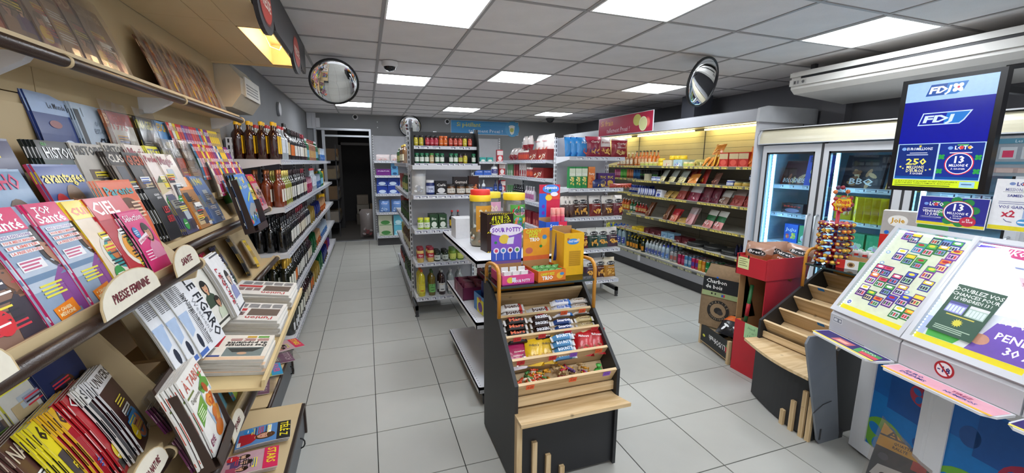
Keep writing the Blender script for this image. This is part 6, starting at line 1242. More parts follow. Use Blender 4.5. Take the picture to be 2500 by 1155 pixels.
for x, k in zip((.03, .082, .145, .19, .235, .285, .33, .385, .435, .485, .535, .59), (0, 0, 1, 1, 1, 2, 2, 3, 3, 3, 0, 3)): put(SP_[k], (.445+x+.015, 4.42, 1.801), (0, 0, .1), '%s spice jar on the upper tier of the rack' % {0: 'yellow-labelled', 1: 'dark pink', 2: 'orange-capped', 3: 'reddish'}[k], 'spice jars on the upper tier')
for x, k in zip((.03, .08, .13, .18, .235, .285, .38, .43, .48, .53, .62), (4, 4, 4, 5, 4, 4, 4, 4, 6, 0, 4)): put(SP_[k], (.445+x+.015, 4.385, 1.625), (0, 0, .1), '%s jar on the lower tier of the rack' % {4: 'green-capped herb', 5: 'tan', 6: 'dark', 0: 'yellow-labelled'}[k], 'herb jars on the lower tier')
u = g1_end
M = {'sugar': bag('sugar_bag', 'crumpled clear bag with white sugar', .15, .27, .09, [(.7, 'c9c8c4'), (1, 'b4b6b8')], tx='', food=['dcdcda', 'a8aab0']), 'oil': jar('coffee_tub', 'dark blue tub with white lid', .15, .045, '1f2f6a', 'e4e4e4', 'c8d0e8', 'Ovalia', '1f2f6a', mat=SHELF), 'blk': carton('coffee_box', 'black and white box', .12, .08, .14, '1c1a1c', 'Café', 'e8e4e0', acc='dcdcdc'),
 'tub1': jar('spread_jar', 'low jar with dark lid', .105, .045, '6a4a30', '2a2420', 'e2ded2', 'CÔTE', '2a1a14'), 'gift': carton('dessert_box', 'black dessert box with red dot', .16, .08, .18, '2a2426', 'Gourmand', 'e8e0d8', acc='8a7a6a'), 'nut': jar('sauce_bottle', 'dark red sauce bottle', .17, .035, '4a1410', '7a2018', 'a82a22', 'ketchup', 'ffffff', mat=SHELF), 'brn': carton('cocoa_pack', 'brown pack with food picture', .11, .07, .19, '3a1c16', '', 'ffffff', food=['c86a3a', 'e8b080']),
 'lem': jar('juice_bottle', 'lemon-green bottle pair', .12, .032, 'a8c83a', 'e6e04a', 'e8ecd8', 'BIO', '3a8a3a'), 'grn': carton('tea_box', 'dark green pack with round picture', .085, .08, .15, '2c4a2e', 'Bio', 'dfe8d8', acc='dfe6da'), 'magi': bottle('sauce_bottle', 'dark sauce bottle with yellow label and red cap', .19, .03, '1a0e0a', 'c82a2a', 'e8c02a', 'M', 'a82020'),
 'must': jar('mustard_jar', 'yellow mustard jar with red lid', .155, .036, 'd8b868', '8a2430', 'b02a34', 'Dijon', 'ffffff', lz=(.3, .62)), 'olive': jar('olive_jar', 'dark olive jar', .115, .034, '1c2a14', '161a14', 'c8d0c8', 'BIO', '2a3a2a'), 'corn': jar('pickle_jar', 'green pickle jar', .13, .036, '6a8a2a', '4a6a2a', 'c8d06a', '', '3a6a2a'), 'mayo': jar('sauce_jar', 'pink-labelled white squeeze bottle', .16, .036, 'd8d0cc', 'c8b8b4', 'c84a7a', '', 'ffffff', mat=SHELF),
 'huile': bottle('oil_bottle', 'yellow sunflower oil bottle', .29, .038, 'd8c82a', 'e06a2a', 'e8d84a', '', 'c85a2a', neck=.16, nr=.3), 'oliv2': bottle('oil_bottle', 'olive oil bottle with green label', .27, .038, '6a5a14', '3a5a2a', '7ab86a', 'olive', '2a5a2a', neck=.18), 'vin': bottle('vinegar_bottle', 'dark vinegar bottle with white label', .27, .036, '2a0c10', 'c8c8c8', 'e0e0e0', '', '3a3a3a', neck=.18), 'vinb': bottle('vinegar_bottle', 'clear vinegar bottle with white label', .27, .036, 'a0a8a8', 'c8c8c8', 'e8e8e8', '', '5a5a5a', neck=.18)}
row(u, M['sugar'], 'crumpled clear bag on the second shelf', .07, 1.301, 1, .1, y=.12); row(u, M['oil'], 'dark blue tub on the middle shelving', .185, 1.301, 1, .1, y=.1); row(u, M['blk'], 'black and white coffee box', .235, 1.301, 1, .1, y=.07); row(u, M['tub1'], 'low spread jar, left one', .40, 1.301, 1, .1, y=.08); row(u, M['gift'], 'black dessert box with red dot', .435, 1.301, 1, .1, y=.12); row(u, M['tub1'], 'low spread jar in front of the dessert box', .50, 1.301, 2, .09, y=.06)
row(u, M['brn'], 'brown food pack right of the spread jars', .60, 1.301, 1, .1, y=.1)
row(g1_end, M['lem'], 'lemon-green juice bottle on the third shelf', .07, .941, 2, .065, y=.08); row(g1_end, M['grn'], 'dark green pack on the third shelf', .17, .941, 2, .09, y=.06, rows=2); row(g1_end, M['magi'], 'dark sauce bottle with red cap on the third shelf', .40, .941, 2, .065, y=.08)
row(u, M['must'], 'yellow mustard jar with red lid', .06, .591, 2, .10, y=.06, rows=2, dy=.08); row(u, M['olive'], 'dark olive jar', .235, .591, 2, .085, y=.06, rows=2); row(u, M['corn'], 'green pickle jar', .40, .591, 2, .085, y=.06, rows=2); row(u, M['mayo'], 'pink-labelled squeeze bottle', .58, .591, 2, .08, y=.07)
row(u, M['huile'], 'yellow sunflower oil bottle on the bottom shelf', .06, .216, 1, .1, y=.07, rows=3); row(u, M['oliv2'], 'olive oil bottle with green label', .17, .216, 1, .1, y=.07, rows=2); row(u, M['vin'], 'dark vinegar bottle with white label', .275, .216, 1, .1, y=.07, rows=2); row(u, M['vinb'], 'clear vinegar bottle', .375, .216, 2, .1, y=.07, rows=2)
u = g1_left; W_ = ('far end', '')
S2 = {'gl': bottle('glass_jar', 'green bottle on the side shelving', .22, .035, '3a6a3a', 'd8d8c8', 'c8c87a', neck=.2), 'rd': carton('pasta_box', 'red pasta box', .1, .08, .2, 'a83a34', '', 'ffffff', acc='e8c8a0'), 'tom': jar('sauce_jar', 'red sauce jar', .14, .037, '6a1a14', '2a2a2a', 'b8483a'), 'gj': jar('pickle_jar', 'large dark green jar', .18, .05, '24381c', '3a4a2a', '4a6a3a'), 'yl': carton('flour_pack', 'yellow flour pack', .11, .08, .15, 'c8b43a', '', 'ffffff', acc='e8e0a0'), 'bt': bottle('cleaner_bottle', 'brown bottle on the side shelving', .24, .04, '6a4a2a', 'c8a84a', 'e0d8b8', neck=.2)}
for (p, d, z, x, n, dx) in (('gl', 'green bottle on the top side shelf', 1.621, .1, 4, .09), ('bt', 'brown bottle on the top side shelf', 1.621, .7, 5, .10), ('rd', 'red pasta box on the second side shelf', 1.271, .15, 6, .11), ('gl', 'green bottle on the second side shelf', 1.271, 1.0, 6, .09), ('rd', 'red pasta box on the third side shelf', .931, .1, 5, .11), ('gj', 'large dark green jar on the third side shelf', .931, .8, 8, .12), ('yl', 'yellow flour pack on the fourth side shelf', .571, .1, 5, .12), ('bt', 'brown bottle on the fourth side shelf', .571, .85, 9, .1), ('tom', 'red sauce jar on the bottom side shelf', .201, .1, 9, .1), ('gj', 'large dark green jar on the bottom side shelf', .201, 1.1, 6, .12)): row(u, S2[p], d, x, z, n, dx, y=.07, side=W_)
# ------------------------------------------------------------------ crisps end
u = g2_end
def crisp(label, w, h, c, l2='', white='e4e0da', food=('e0a84a', 'd0903a', 'eebc62')): return bag('crisp_bag', label, w, h, .09, [(.62, c), (1, white)], '8a8684', "Bret's", 'f2f2f0', food, seed=len(label), l2=l2)
K = {'blue': bag('crisp_bag', 'bright blue crisp bag', .17, .22, .08, [(1, '2f8ad0')], tx='3D', tc='f4f4f4', food=['d8603a', '2a5ab0'], seed=11, cat='bag'), 'don': bag('crisp_bag', 'purple-red ring crisp bag', .21, .235, .09, [(.75, '8a1f3a'), (1, 'a83048')], tx='Curly', tc='f4e8e0', food=['b8803a', '5a2a6a', 'd8a05a'], seed=12), 'chou': bag('crisp_bag', 'white and red crisp bag', .20, .23, .09, [(.5, '8e1c2c'), (1, 'dcd0cc')], tx='Belin', tc='8a1c2c', food=['c8863a', 'e0b060'], seed=13), 'cur': bag('crisp_bag', 'dark red peanut puff bag', .22, .215, .09, [(.85, '8a1c2a'), (1, 'd8c8c0')], tx='Curly', tc='f4e8e0', food=['c8a06a', 'a87838'], seed=14, l2='Classic'),
 'gt': carton('crisp_tube', 'tall green crisp box', .075, .06, .245, '2f8a4a', 'Pommes', 'f2f4ee', blk='d8e0c8', food=['e0c86a', 'f0e0a0'], txw=.9), 'or': carton('crisp_tube', 'tall orange cracker box', .085, .06, .245, 'e08a4a', 'Party', 'f8eee0', blk='d8783a', food=['c8602a']), 'pb': carton('biscuit_box', 'purple cracker box', .13, .06, .17, '4a2a6a', 'TUC', 'f0d84a', acc='c8a84a'), 'flat': bag('snack_bag', 'small dark blue snack bag lying', .16, .10, .05, [(1, '24306a')], tx='', food=['d8b04a', 'e8c86a'], seed=15), 'redl': bag('snack_bag', 'flat red snack bag', .28, .05, .08, [(1, 'a83a2e')], tx='', food=['d87a5a'], seed=16)}
kb = {}
for k, (c, l2, wh) in {'brown': ('4a2a22', 'Poivre', 'dfd6cc'), 'red': ('7a2420', 'Carbonara', 'e2dcd6'), 'choc': ('54302a', 'Poulet Braisé', 'e0dad2'), 'wine': ('6a1c28', 'Jambon', 'e0dad2'), 'green': ('1c3a2c', 'Cheddar', 'dcdcd4'), 'teal': ('3a5a54', 'Salade', 'dcdcd4'), 'plum': ('4a3040', 'Échalote', 'dcd8d4'), 'gold': ('b8802a', 'Fromage', 'e4d8c0'), 'bbq': ('5a2a1c', 'Barbecue', 'dcd4cc')}.items(): kb[k] = crisp('%s crisp bag with oval logo' % {'brown': 'dark brown', 'red': 'brick red', 'choc': 'chocolate brown', 'wine': 'wine red', 'green': 'dark green', 'teal': 'teal', 'plum': 'plum', 'gold': 'golden', 'bbq': 'rust brown'}[k], .17, .245, c, l2, wh); kb[k]['dd'] = kb[k]['label']
for i in range(3): put(K['blue'], world(u, .07+.065*i, .12-.02*i, 1.711), (-.12, 0, .25), 'bright blue crisp bag, %s from the left on the top shelf' % ORD[i], 'blue crisp bags')
row(u, K['don'], 'purple-red ring crisp bag, top crisp shelf', .34, 1.711, 1, .1, y=.07, lean=-.15); row(u, K['chou'], 'white and red crisp bag, top crisp shelf', .50, 1.711, 1, .1, y=.10, lean=-.12); row(u, K['cur'], 'dark red peanut puff bag at the right', .68, 1.711, 1, .1, y=.06, lean=-.06)
row(u, K['gt'], 'tall green crisp box', .04, 1.351, 3, .08, y=.08); row(u, K['or'], 'tall orange cracker box', .285, 1.351, 1, .1, y=.08); row(u, K['pb'], 'purple cracker box on the second shelf', .47, 1.351, 2, .10, y=.16); 
for i in range(3): put(K['flat'], world(u, .42+.03*i, .07+.03*i, 1.352), (-.2, 0, .1), 'small dark blue snack bag, %s in the pile' % ORD[i], 'small blue snack bags')
row(u, K['redl'], 'flat red snack bag on the second shelf', .69, 1.351, 2, .04, y=.05)
for i, (k, x) in enumerate((('brown', .03), ('brown', .075), ('brown', .12), ('brown', .235), ('red', .41), ('choc', .575), ('wine', .72))): put(kb[k], world(u, x, .10-.012*(i % 3), 1.013), (-.18, 0, .5 if i < 3 else .05), '%s, third crisp shelf%s' % (kb[k]['dd'], (', %s from the left' % ORD[i]) if k == 'brown' else ''), 'crisp bags with oval logo')
for i, (k, x) in enumerate((('brown', .09), ('wine', .25), ('green', .40), ('teal', .52), ('plum', .67))): put(kb[k], world(u, x, .10-.012*(i % 2), .623), (-.2, 0, .05), '%s, fourth crisp shelf' % kb[k]['dd'], 'crisp bags with oval logo')
for i, (k, x) in enumerate((('gold', .22), ('plum', .38), ('bbq', .52), ('gold', .66))): put(kb[k], world(u, x, .12-.015*(i % 2), .236), (-.2, 0, .05), '%s, bottom crisp shelf%s' % (kb[k]['dd'], ', at the right end' if i == 3 else ''), 'crisp bags with oval logo')
u = g2_left; F_ = ('far end', '')
Q = {'sau': bag('snack_bag', 'white and red snack bag', .15, .20, .08, [(.35, '8a1f2a'), (1, 'dcd0cc')], tx='', food=['b84a3a', '8a1c28'], seed=21), 'big': bag('snack_bag', 'large white and red gift bag', .30, .28, .14, [(.3, 'a82a34'), (1, 'e0dcd8')], tx='Apéro', tc='b02a34', food=['c84a4a', 'e8b04a'], seed=22), 'jarr': jar('biscuit_tub', 'red tub with white lid', .13, .045, '9a2a30', 'd8d0c8', 'c8503a', mat=SHELF), 'slim': carton('biscuit_box', 'slim white and red box', .08, .07, .19, 'ded8d4', 'G', 'b03030', acc='a82a30'), 'slr': carton('biscuit_box', 'slim dark red box', .09, .07, .17, '8a1f2e', '', 'ffffff', acc='c86a5a'), 'grs': carton('biscuit_box', 'green and white box', .07, .07, .17, '6a9a6a', '', 'ffffff', acc='e0e8d8'), 'shelfr': carton('display_carton', 'open red display carton of small packs', .32, .16, .13, '8e2a26', '', 'ffffff', food=['e8d8c0', 'c87a3a', 'f0e8dc']), 'blk': bottle('drink_bottle', 'dark bottle on the third sweets shelf', .2, .035, '14161a', '2a2a30', '5a8a4a'), 'wh': bottle('drink_bottle', 'white and mauve bottle on the third sweets shelf', .2, .035, 'd8ccd4', 'e8e8e8', 'b06a98', mat=SHELF)}
row(u, Q['sau'], 'white and red snack bag, top sweets shelf', .12, 1.676, 3, .16, y=.1, side=F_, lean=-.35); row(u, Q['jarr'], 'red tub with white lid under the bags', .62, 1.676, 5, .092, y=.08, side=F_)
for i in range(2): put(Q['sau'], world(u, .70+.19*i, .12, 1.81), (0, 0, -pi/2), 'white and red snack bag stacked on the tubs, %s' % ORD[i], 'snack bags stacked on tubs')
for i in range(2): put(Q['big'], world(u, 1.18+.24*i, .17, 1.72), (0, 0, -pi/2), 'large white and red gift bag on the top shelf, %s' % ('left', 'right')[i], 'large gift bags')
row(u, Q['shelfr'], 'low red and white display carton under the gift bags', 1.05, 1.676, 2, .32, y=.03, side=F_)
row(u, Q['grs'], 'green and white box on the second sweets shelf', .05, 1.446, 3, .09, y=.06, side=F_); row(u, Q['slr'], 'slim dark red box on the second sweets shelf', .36, 1.446, 2, .1, y=.06, side=F_); row(u, Q['slim'], 'slim white and red box on the second sweets shelf', .60, 1.446, 3, .1, y=.06, side=F_); row(u, Q['jarr'], 'red tub on the second sweets shelf', 1.0, 1.446, 2, .1, y=.07, side=F_); row(u, Q['shelfr'], 'open red display carton on the second sweets shelf', 1.18, 1.446, 1, .3, y=.04)
row(u, Q['grs'], 'green box on the third sweets shelf', .05, 1.121, 3, .09, y=.06, side=F_); row(u, Q['blk'], 'dark bottle on the third sweets shelf', .38, 1.121, 5, .09, y=.07, side=F_); row(u, Q['wh'], 'white and mauve bottle on the third sweets shelf', .90, 1.121, 4, .09, y=.07, side=F_)
for i in range(4): row(u, Q['slim'], 'slim box on the fourth sweets shelf, %s group' % ('far', 'next')[i], .1+.35*i, .801, 3, .1, y=.06, side=F_) if i < 2 else row(u, Q['slr'], 'slim red box on the fourth sweets shelf, %s group' % ('third', 'near')[i-2], .1+.35*i, .801, 3, .1, y=.06, side=F_)
# ------------------------------------------------------------------ inside the chilled case and the freezer
def crow(p, desc, y, z, n, dy, x=4.12, rows=1, dx=.075, lean=0, group=None, rz=-pi/2, tail=', %s from the left'):
    for r_ in range(rows):
        for k in range(n):
            lb = desc if n == 1 else desc+tail % ORD[min(k, 19)]
            if r_: lb = '%s, %s from left, %s back' % (desc, ORD[min(k, 19)], ('one', 'two', 'three')[r_-1])
            put(p, (x+dx*r_+.003*((k*5+r_) % 3), y-dy*k, z), (lean, 0, rz+.04*((k*7+r_*3) % 3-1)), lb, group or desc)
TOPZ, Z2, Z3, Z4, Z5, DK = 1.606, 1.386, 1.156, .841, .554, .273
D_ = {'or': bottle('aperitif_bottle', 'orange aperitif bottle with dark cap', .235, .032, 'c86a1e', '3a3a34', 'e2b88a', '', 'b0501e', neck=.32), 'wh': bottle('wine_bottle', 'pale bottle with white label and white cap', .21, .036, 'a86a3a', 'e6e0d0', 'e8dcc0', '', '8a6a4a'), 'tub': jar('salad_tub', 'small tub of salad', .06, .045, 'd8c070', 'd8d0a0', 'b8c060', lidh=.2, mat=SHELF), 'yt': jar('cheese_tub', 'yellow tub', .055, .05, 'e2c020', 'f0d030', None, lidh=.3, mat=SHELF), 'yog': carton('yoghurt_pack', 'cream yoghurt pack with red fruit print', .19, .12, .085, 'ddd0ac', '', 'a86a5a', food=['c86a6a', 'e8e0c8'], txw=.5), 'yob': carton('yoghurt_pack', 'blue and white yoghurt pack', .18, .12, .09, 'a8c4c8', '', '4a6aa8', acc='e4e8e0', food=['4a8ac8', 'e8ece8', '6a5aa0']),
 'chz': bag('cheese_bag', 'flat orange cheese pack', .17, .15, .035, [(1, 'd88a3a')], tx='', food=['e8c07a', 'b85a2a', 'e6a04a'], seed=31), 'chy': bag('cheese_bag', 'yellow cheese pack', .12, .17, .03, [(1, 'd8a838')], food=['e8d08a'], seed=32), 'grn': bag('salad_bag', 'flat olive salad pack', .2, .12, .05, [(1, '9a8f4a')], food=['c8b870', '6a6a2a'], seed=33), 'kn': carton('snack_carton', 'red carton of beige snack packs', .13, .1, .17, 'b83024', '', 'ffffff', blk='c8b48a', acc='d85a4a'), 'ort': bag('cheese_bag', 'tall orange snack sachet leaning', .11, .24, .03, [(1, 'e0782a')], food=['f0a860', 'e86a2a'], seed=34),
 'brie': carton('cheese_wedge', 'pale triangular cheese', .1, .06, .1, 'c8c0a0'), 'rap': bag('cheese_bag', 'clear bag of grated cheese', .20, .19, .04, [(.35, 'd8cf98'), (1, '9aa09a')], food=['e6dca8', 'ece4c0'], seed=35, mat=FILM), 'sau': bag('meat_pack', 'dark red sausage pack', .18, .2, .03, [(1, '6a2420')], food=['a04a3a', 'c8a090', '3a1a1a'], seed=36), 'redp': bag('meat_pack', 'red meat pack', .16, .2, .03, [(.5, 'b0302a'), (1, '8a241e')], food=['d87a3a', 'e0a04a'], seed=37), 'tray': bag('meat_pack', 'brown tray of cold meat', .17, .16, .03, [(1, '6a4034')], food=['a86a50', '8a4a3a'], seed=38), 'btub': jar('spread_tub', 'dark blue and white tub', .065, .05, '24409a', 'c8d0d8', 'dfe4ec', 'kiri', '24409a', mat=SHELF), 'ctub': jar('spread_tub', 'yellow and brown dip tub', .05, .05, 'c8a84a', '8a8a5a', None, mat=SHELF),
 'rnd': jar('cheese_box', 'round cheese box on edge', .035, .055, '3a4a9a', 'd0d4e8', None, lidh=.4, mat=SHELF), 'wtr': carton('cheese_box', 'white and blue cheese box', .12, .08, .11, 'e0e2ea', 'SAINT', '2a3a8a', acc='3a4a9a'), 'tan': bag('cheese_bag', 'tan sliced cheese pack', .2, .13, .05, [(1, 'b8944a')], food=['d8c08a', '8a6a3a'], seed=39), 'ham': bag('meat_pack', 'dark red ham pack under clear film', .20, .21, .025, [(.62, '9a4038'), (1, '8a7a74')], food=['b05a50', 'a84a44'], seed=40), 'cham': bag('meat_pack', 'large white and red ham pack', .24, .23, .025, [(.45, '8e3048'), (1, 'c8c4c8')], food=['a84058', 'd8b8bc', '7a2438'], seed=41), 'pur': bag('meat_pack', 'purple-red dried meat pack', .19, .22, .025, [(1, '6a2234')], food=['8a3048', '4a1424'], seed=42), 'wht': bag('meat_pack', 'white and brown meat pack', .17, .19, .03, [(.5, '8a6a5a'), (1, 'c4c0ba')], food=['a8806a', 'dcd8d0'], seed=43),
 'prk': bag('meat_pack', 'pink ham pack under crinkled film', .19, .24, .03, [(.6, 'd8a0a0'), (1, 'b8a8a8')], food=['e0b0b0', 'd09494'], seed=44), 'gh': bag('meat_pack', 'green and white ham pack', .20, .245, .025, [(.42, 'd8908a'), (.72, '1f6a3a'), (1, 'dcdcd4')], food=['e8b0a8', 'c85a5a', 'f0e8e4'], seed=45), 'rh': bag('meat_pack', 'red and white ham pack', .2, .19, .025, [(.5, 'd87a60'), (1, 'c83038')], food=['e8a890', 'f0d0c0'], seed=46), 'brn': bag('meat_pack', 'brown speckled sausage pack', .14, .24, .03, [(1, '7a4a30')], food=['b88a5a', '4a2a1c', 'c8a078'], seed=47),
 'yog2': carton('dessert_pack', 'dark red dessert pot pack', .13, .12, .08, '5a1c24', '', 'ffffff', food=['d8c8c8', '8a3038']), 'yog3': carton('dessert_pack', 'light blue dessert pot pack', .13, .12, .08, '8ab4d0', '', '2a5a9a', food=['e8eef4', '4a7ab8']), 'plat': jar('party_tray', 'black round party tray', .05, .15, '17181a', '3a3c3a', None, lidh=.5, mat=SHELF), 'sac': bag('snack_bag', 'small dark blue and brown pouch', .10, .15, .04, [(1, '2a2c4a')], food=['8a5a3a', '5a5a8a'], seed=48)}
crow(D_['wh'], 'pale bottle with white label in the chilled case', 6.02, TOPZ, 2, .09, rows=2); crow(D_['or'], 'orange aperitif bottle with dark cap', 5.80, TOPZ, 5, .085, rows=3, dx=.07); crow(D_['wh'], 'small pale bottle at the far left of the case', 6.35, TOPZ, 3, .085, x=4.16)
crow(D_['tub'], 'small tub of salad on the top chilled shelf', 5.60, TOPZ, 4, .10, x=4.10, rows=2, dx=.1); 
for j in range(2): crow(D_['yt'], 'yellow tub, %s of the pair' % ('lower', 'upper')[j], 5.16, TOPZ+.056*j, 1, .1, x=4.10)
crow(D_['yog'], 'cream yoghurt pack with red fruit print', 5.08, TOPZ, 1, .2, x=4.06, rows=2, dx=.13); crow(D_['yob'], 'blue and white yoghurt pack', 4.86, TOPZ, 1, .2, x=4.06, rows=2, dx=.13); crow(D_['yt'], 'yellow tub stacked on the yoghurt packs', 4.96, TOPZ+.092, 3, .105, x=4.13); crow(D_['tub'], 'grey tub right of the yoghurts', 4.63, TOPZ, 2, .09, x=4.09)
crow(D_['grn'], 'flat olive salad pack', 4.50, TOPZ, 2, .10, x=4.12, lean=-.7); crow(D_['chz'], 'flat orange cheese pack in the heap', 4.42, TOPZ, 4, .075, x=4.14, rows=2, dx=.08, lean=-.6, rz=-pi/2-.5); crow(D_['chz'], 'orange cheese pack on top of the heap', 4.24, TOPZ+.15, 1, .1, x=4.2, lean=-.5); crow(D_['chy'], 'yellow cheese pack', 4.22, TOPZ, 3, .055, x=4.14, rz=-pi/2-.7, lean=-.2)
crow(D_['kn'], 'red carton of beige snack packs', 4.07, TOPZ, 3, .138, x=4.08); crow(D_['ort'], 'tall orange snack sachet leaning at the right end', 3.66, TOPZ, 2, .05, x=4.1, lean=-.25, rz=-pi/2-.2)
CN = {k: can('%s drink can' % n, .155, .030, a, b_, t_, c_) for k, n, a, b_, t_, c_ in (('pk', 'pink', 'b84a7a', 'd88aa8', '', 'ffffff'), ('gn', 'lime green', '4aa83a', '7ac85a', '', 'ffffff'), ('or', 'orange', 'b8683a', 'd88a5a', '', 'ffffff'), ('bl', 'dark blue', '24508a', '3a7ab0', '', 'ffffff'), ('bk', 'black', '18191c', '2a3a34', 'M', '5ac83a'))}
for i, (k, n) in enumerate((('pk', 'pink'), ('gn', 'lime green'), ('or', 'orange'), ('bl', 'dark blue'), ('bk', 'black'))): crow(CN[k], '%s tall can on the second chilled shelf' % n, 6.60-.19*i-(.0 if i < 4 else 0), Z2+.011, 3 if i < 4 else 7, .065, x=4.27, rows=2, dx=.065)
crow(D_['brie'], 'pale cheese wedge on the second chilled shelf', 5.52, Z2, 1, .1, x=4.08); crow(D_['btub'], 'small tub beside the cheese wedge', 5.32, Z2, 2, .1, x=4.12); crow(D_['rap'], 'clear bag of grated cheese, leaning', 5.12, Z2, 3, .20, x=4.08, lean=-.5, rz=-pi/2-.3, tail=' , %s from the left'); crow(D_['sau'], 'dark red sausage pack on the second shelf', 4.74, Z2, 2, .13, x=4.12, lean=-.4, rz=-pi/2-.3); crow(D_['redp'], 'red meat pack on the second shelf', 4.56, Z2, 2, .16, x=4.16, lean=-.35, rz=-pi/2-.3)
crow(D_['chz'], 'orange pack in front of the red ones', 4.50, Z2, 1, .1, x=4.07, lean=-.6); crow(D_['tray'], 'brown tray of cold meat, second shelf', 4.14, Z2, 1, .1, x=4.10, lean=-.4, rz=-pi/2-.3); crow(D_['btub'], 'dark blue and white tub at the right', 3.88, Z2, 1, .1, x=4.10); crow(D_['ctub'], 'yellow dip tub on the second shelf', 3.77, Z2, 2, .11, x=4.10); crow(D_['btub'], 'dark blue tub stacked at the right end', 3.66, Z2+.07, 1, .1, x=4.2); crow(D_['ctub'], 'dip tub under the stacked blue one', 3.66, Z2, 1, .1, x=4.2)
crow(can('drink_can', .125, .032, '1f3a9a', 'c8ccd8', 'RB', 'b02030'), 'blue and silver can on the third chilled shelf', 6.12, Z3+.011, 8, .068, x=4.27, rows=2, dx=.07); crow(D_['wtr'], 'white and blue cheese box', 5.20, Z3, 1, .1, x=4.06, lean=-.2)
for k in range(8): put(D_['rnd'], (4.10+.004*(k % 2), 5.62-.05*k, Z3+.056), (pi/2-.1, 0, -pi/2-.45), 'round cheese box on edge, %s from the left' % ORD[k], 'round cheese boxes')
crow(D_['tan'], 'tan sliced cheese pack', 5.02, Z3, 2, .12, x=4.10, lean=-.7, rz=-pi/2-.3)
for (k, y, ln, d) in (('ham', 4.72, -.45, 'dark red ham pack left of the big white one'), ('cham', 4.48, -.42, 'large white and red ham pack on the third shelf'), ('pur', 4.27, -.35, 'purple-red dried meat pack, left one'), ('pur', 4.13, -.35, 'purple-red dried meat pack, right one'), ('wht', 3.98, -.5, 'white and brown meat pack on the third shelf'), ('ham', 3.78, -.42, 'dark red ham pack near the right end'), ('ham', 3.62, -.42, 'dark red ham pack against the right end')): crow(D_[k], d, y, Z3, 1, .1, x=4.09, lean=ln, rows=2, dx=.05, rz=-pi/2-.12)
S3 = {'jb': bottle('juice_bottle', 'juice bottle', .19, .034, 'c85a1e', 'e8e8e0', 'd8b04a', '', 'ffffff', mat=SHELF), 'gb': bottle('juice_bottle', 'green juice bottle', .17, .034, '1f6a3a', 'e0e0d8', 'dfe8d8', '', '3a8a3a', mat=SHELF), 'rb': bottle('juice_bottle', 'red juice bottle', .15, .032, 'b8281e', 'e8e0d8', 'd8a060', '', 'ffffff', mat=SHELF)}
crow(S3['jb'], 'orange juice bottle on the fourth chilled shelf', 6.40, Z4+.011, 4, .085, x=4.26, rows=2); crow(S3['gb'], 'green juice bottle on the fourth chilled shelf', 6.05, Z4+.011, 2, .085, x=4.26, rows=2); crow(S3['rb'], 'red juice bottle on the fourth chilled shelf', 5.87, Z4+.011, 4, .075, x=4.24)
for (k, y, ln, d) in (('brn', 5.40, -.45, 'brown speckled sausage pack, left pair'), ('brn', 4.98, -.45, 'brown speckled sausage pack, right pair'), ('rh', 4.82, -.5, 'red and white ham pack on the fourth shelf'), ('prk', 4.50, -.40, 'pink ham pack under crinkled film'), ('gh', 4.18, -.45, 'green and white ham pack, left one'), ('gh', 4.0, -.42, 'green and white ham pack, right one in front')): crow(D_[k], d, y, Z4, 1, .1, x=4.07 if y > 4.1 else 4.055, lean=ln, rows=1 if k == 'gh' else 2, dx=.04, rz=-pi/2-.22)
crow(D_['tan'], 'flat yellow pack lying on the fourth shelf', 4.66, Z4, 1, .1, x=4.07, lean=-1.1)
crow(D_['yt'], 'yellow tub on the fifth shelf', 5.74, Z5+.02, 3, .1, x=4.12, rows=2, dx=.1); crow(D_['yog2'], 'dark red dessert pack on the fifth shelf', 5.46, Z5+.02, 3, .14, x=4.09, rows=2, dx=.13); crow(D_['yog3'], 'light blue dessert pack on the fifth shelf', 5.05, Z5+.02, 2, .14, x=4.09); crow(D_['yog2'], 'dark dessert pack right of the blue ones', 4.76, Z5, 2, .14, x=4.09); crow(D_['plat'], 'black round party tray', 4.42, Z5, 3, .29, x=4.2, tail=', %s from the left'); crow(D_['sac'], 'small dark pouch at the end of the fifth shelf', 3.72, Z5, 3, .05, x=4.12, rows=2, dx=.06, rz=-pi/2-.9)
E_ = {'lim': bottle('soda_bottle', 'clear lemonade bottle with yellow drink', .30, .042, 'b8b83a', 'e8e83a', 'd8d83a', '', '3a8a3a', neck=.18, nr=.3), 'eau': bottle('water_bottle', 'large blue-green water bottle', .32, .045, '2a6a6a', '2a5ac0', '2a5ac0', '', 'ffffff', neck=.16, nr=.3), 'cry': bottle('water_bottle', 'clear water bottle with blue label', .31, .043, '8fa8b0', 'c83040', '3a4a9a', 'Cristal', 'ffffff', neck=.16, nr=.3), 'org': bottle('juice_bottle', 'small dark juice bottle with yellow cap', .20, .033, '1c2a10', 'e6c81e', 'd8902a', '', '3a2a1a', neck=.2), 'w1': bottle('water_bottle', 'small clear water bottle with white cap', .20, .031, 'a8b4b8', 'e8e8e8', '4a5a9a', '', 'ffffff', neck=.14), 'w2': bottle('water_bottle', 'small clear water bottle with blue cap', .20, .031, '9fb4c4', '2a3ac0', '5a80c0', '', 'ffffff', neck=.14)}
crow(E_['lim'], 'clear yellow lemonade bottle at the far left', 6.62, DK, 2, .10, x=4.08, rows=3, dx=.1); crow(E_['eau'], 'large blue-green water bottle', 6.36, DK, 3, .10, x=4.07, rows=3, dx=.1); crow(E_['cry'], 'clear water bottle with blue label', 6.05, DK, 2, .11, x=4.06, rows=3, dx=.1)
crow(E_['org'], 'small dark juice bottle with yellow cap', 5.82, DK, 4, .08, x=4.07, rows=3); crow(E_['org'], 'small dark juice bottle standing at the front', 5.40, DK, 1, .08, x=4.05, rows=3); crow(E_['w1'], 'small clear water bottle with white cap', 5.30, DK, 5, .075, x=4.05, rows=4); crow(E_['w2'], 'small clear water bottle with blue cap', 4.92, DK, 2, .085, x=4.05, rows=4)
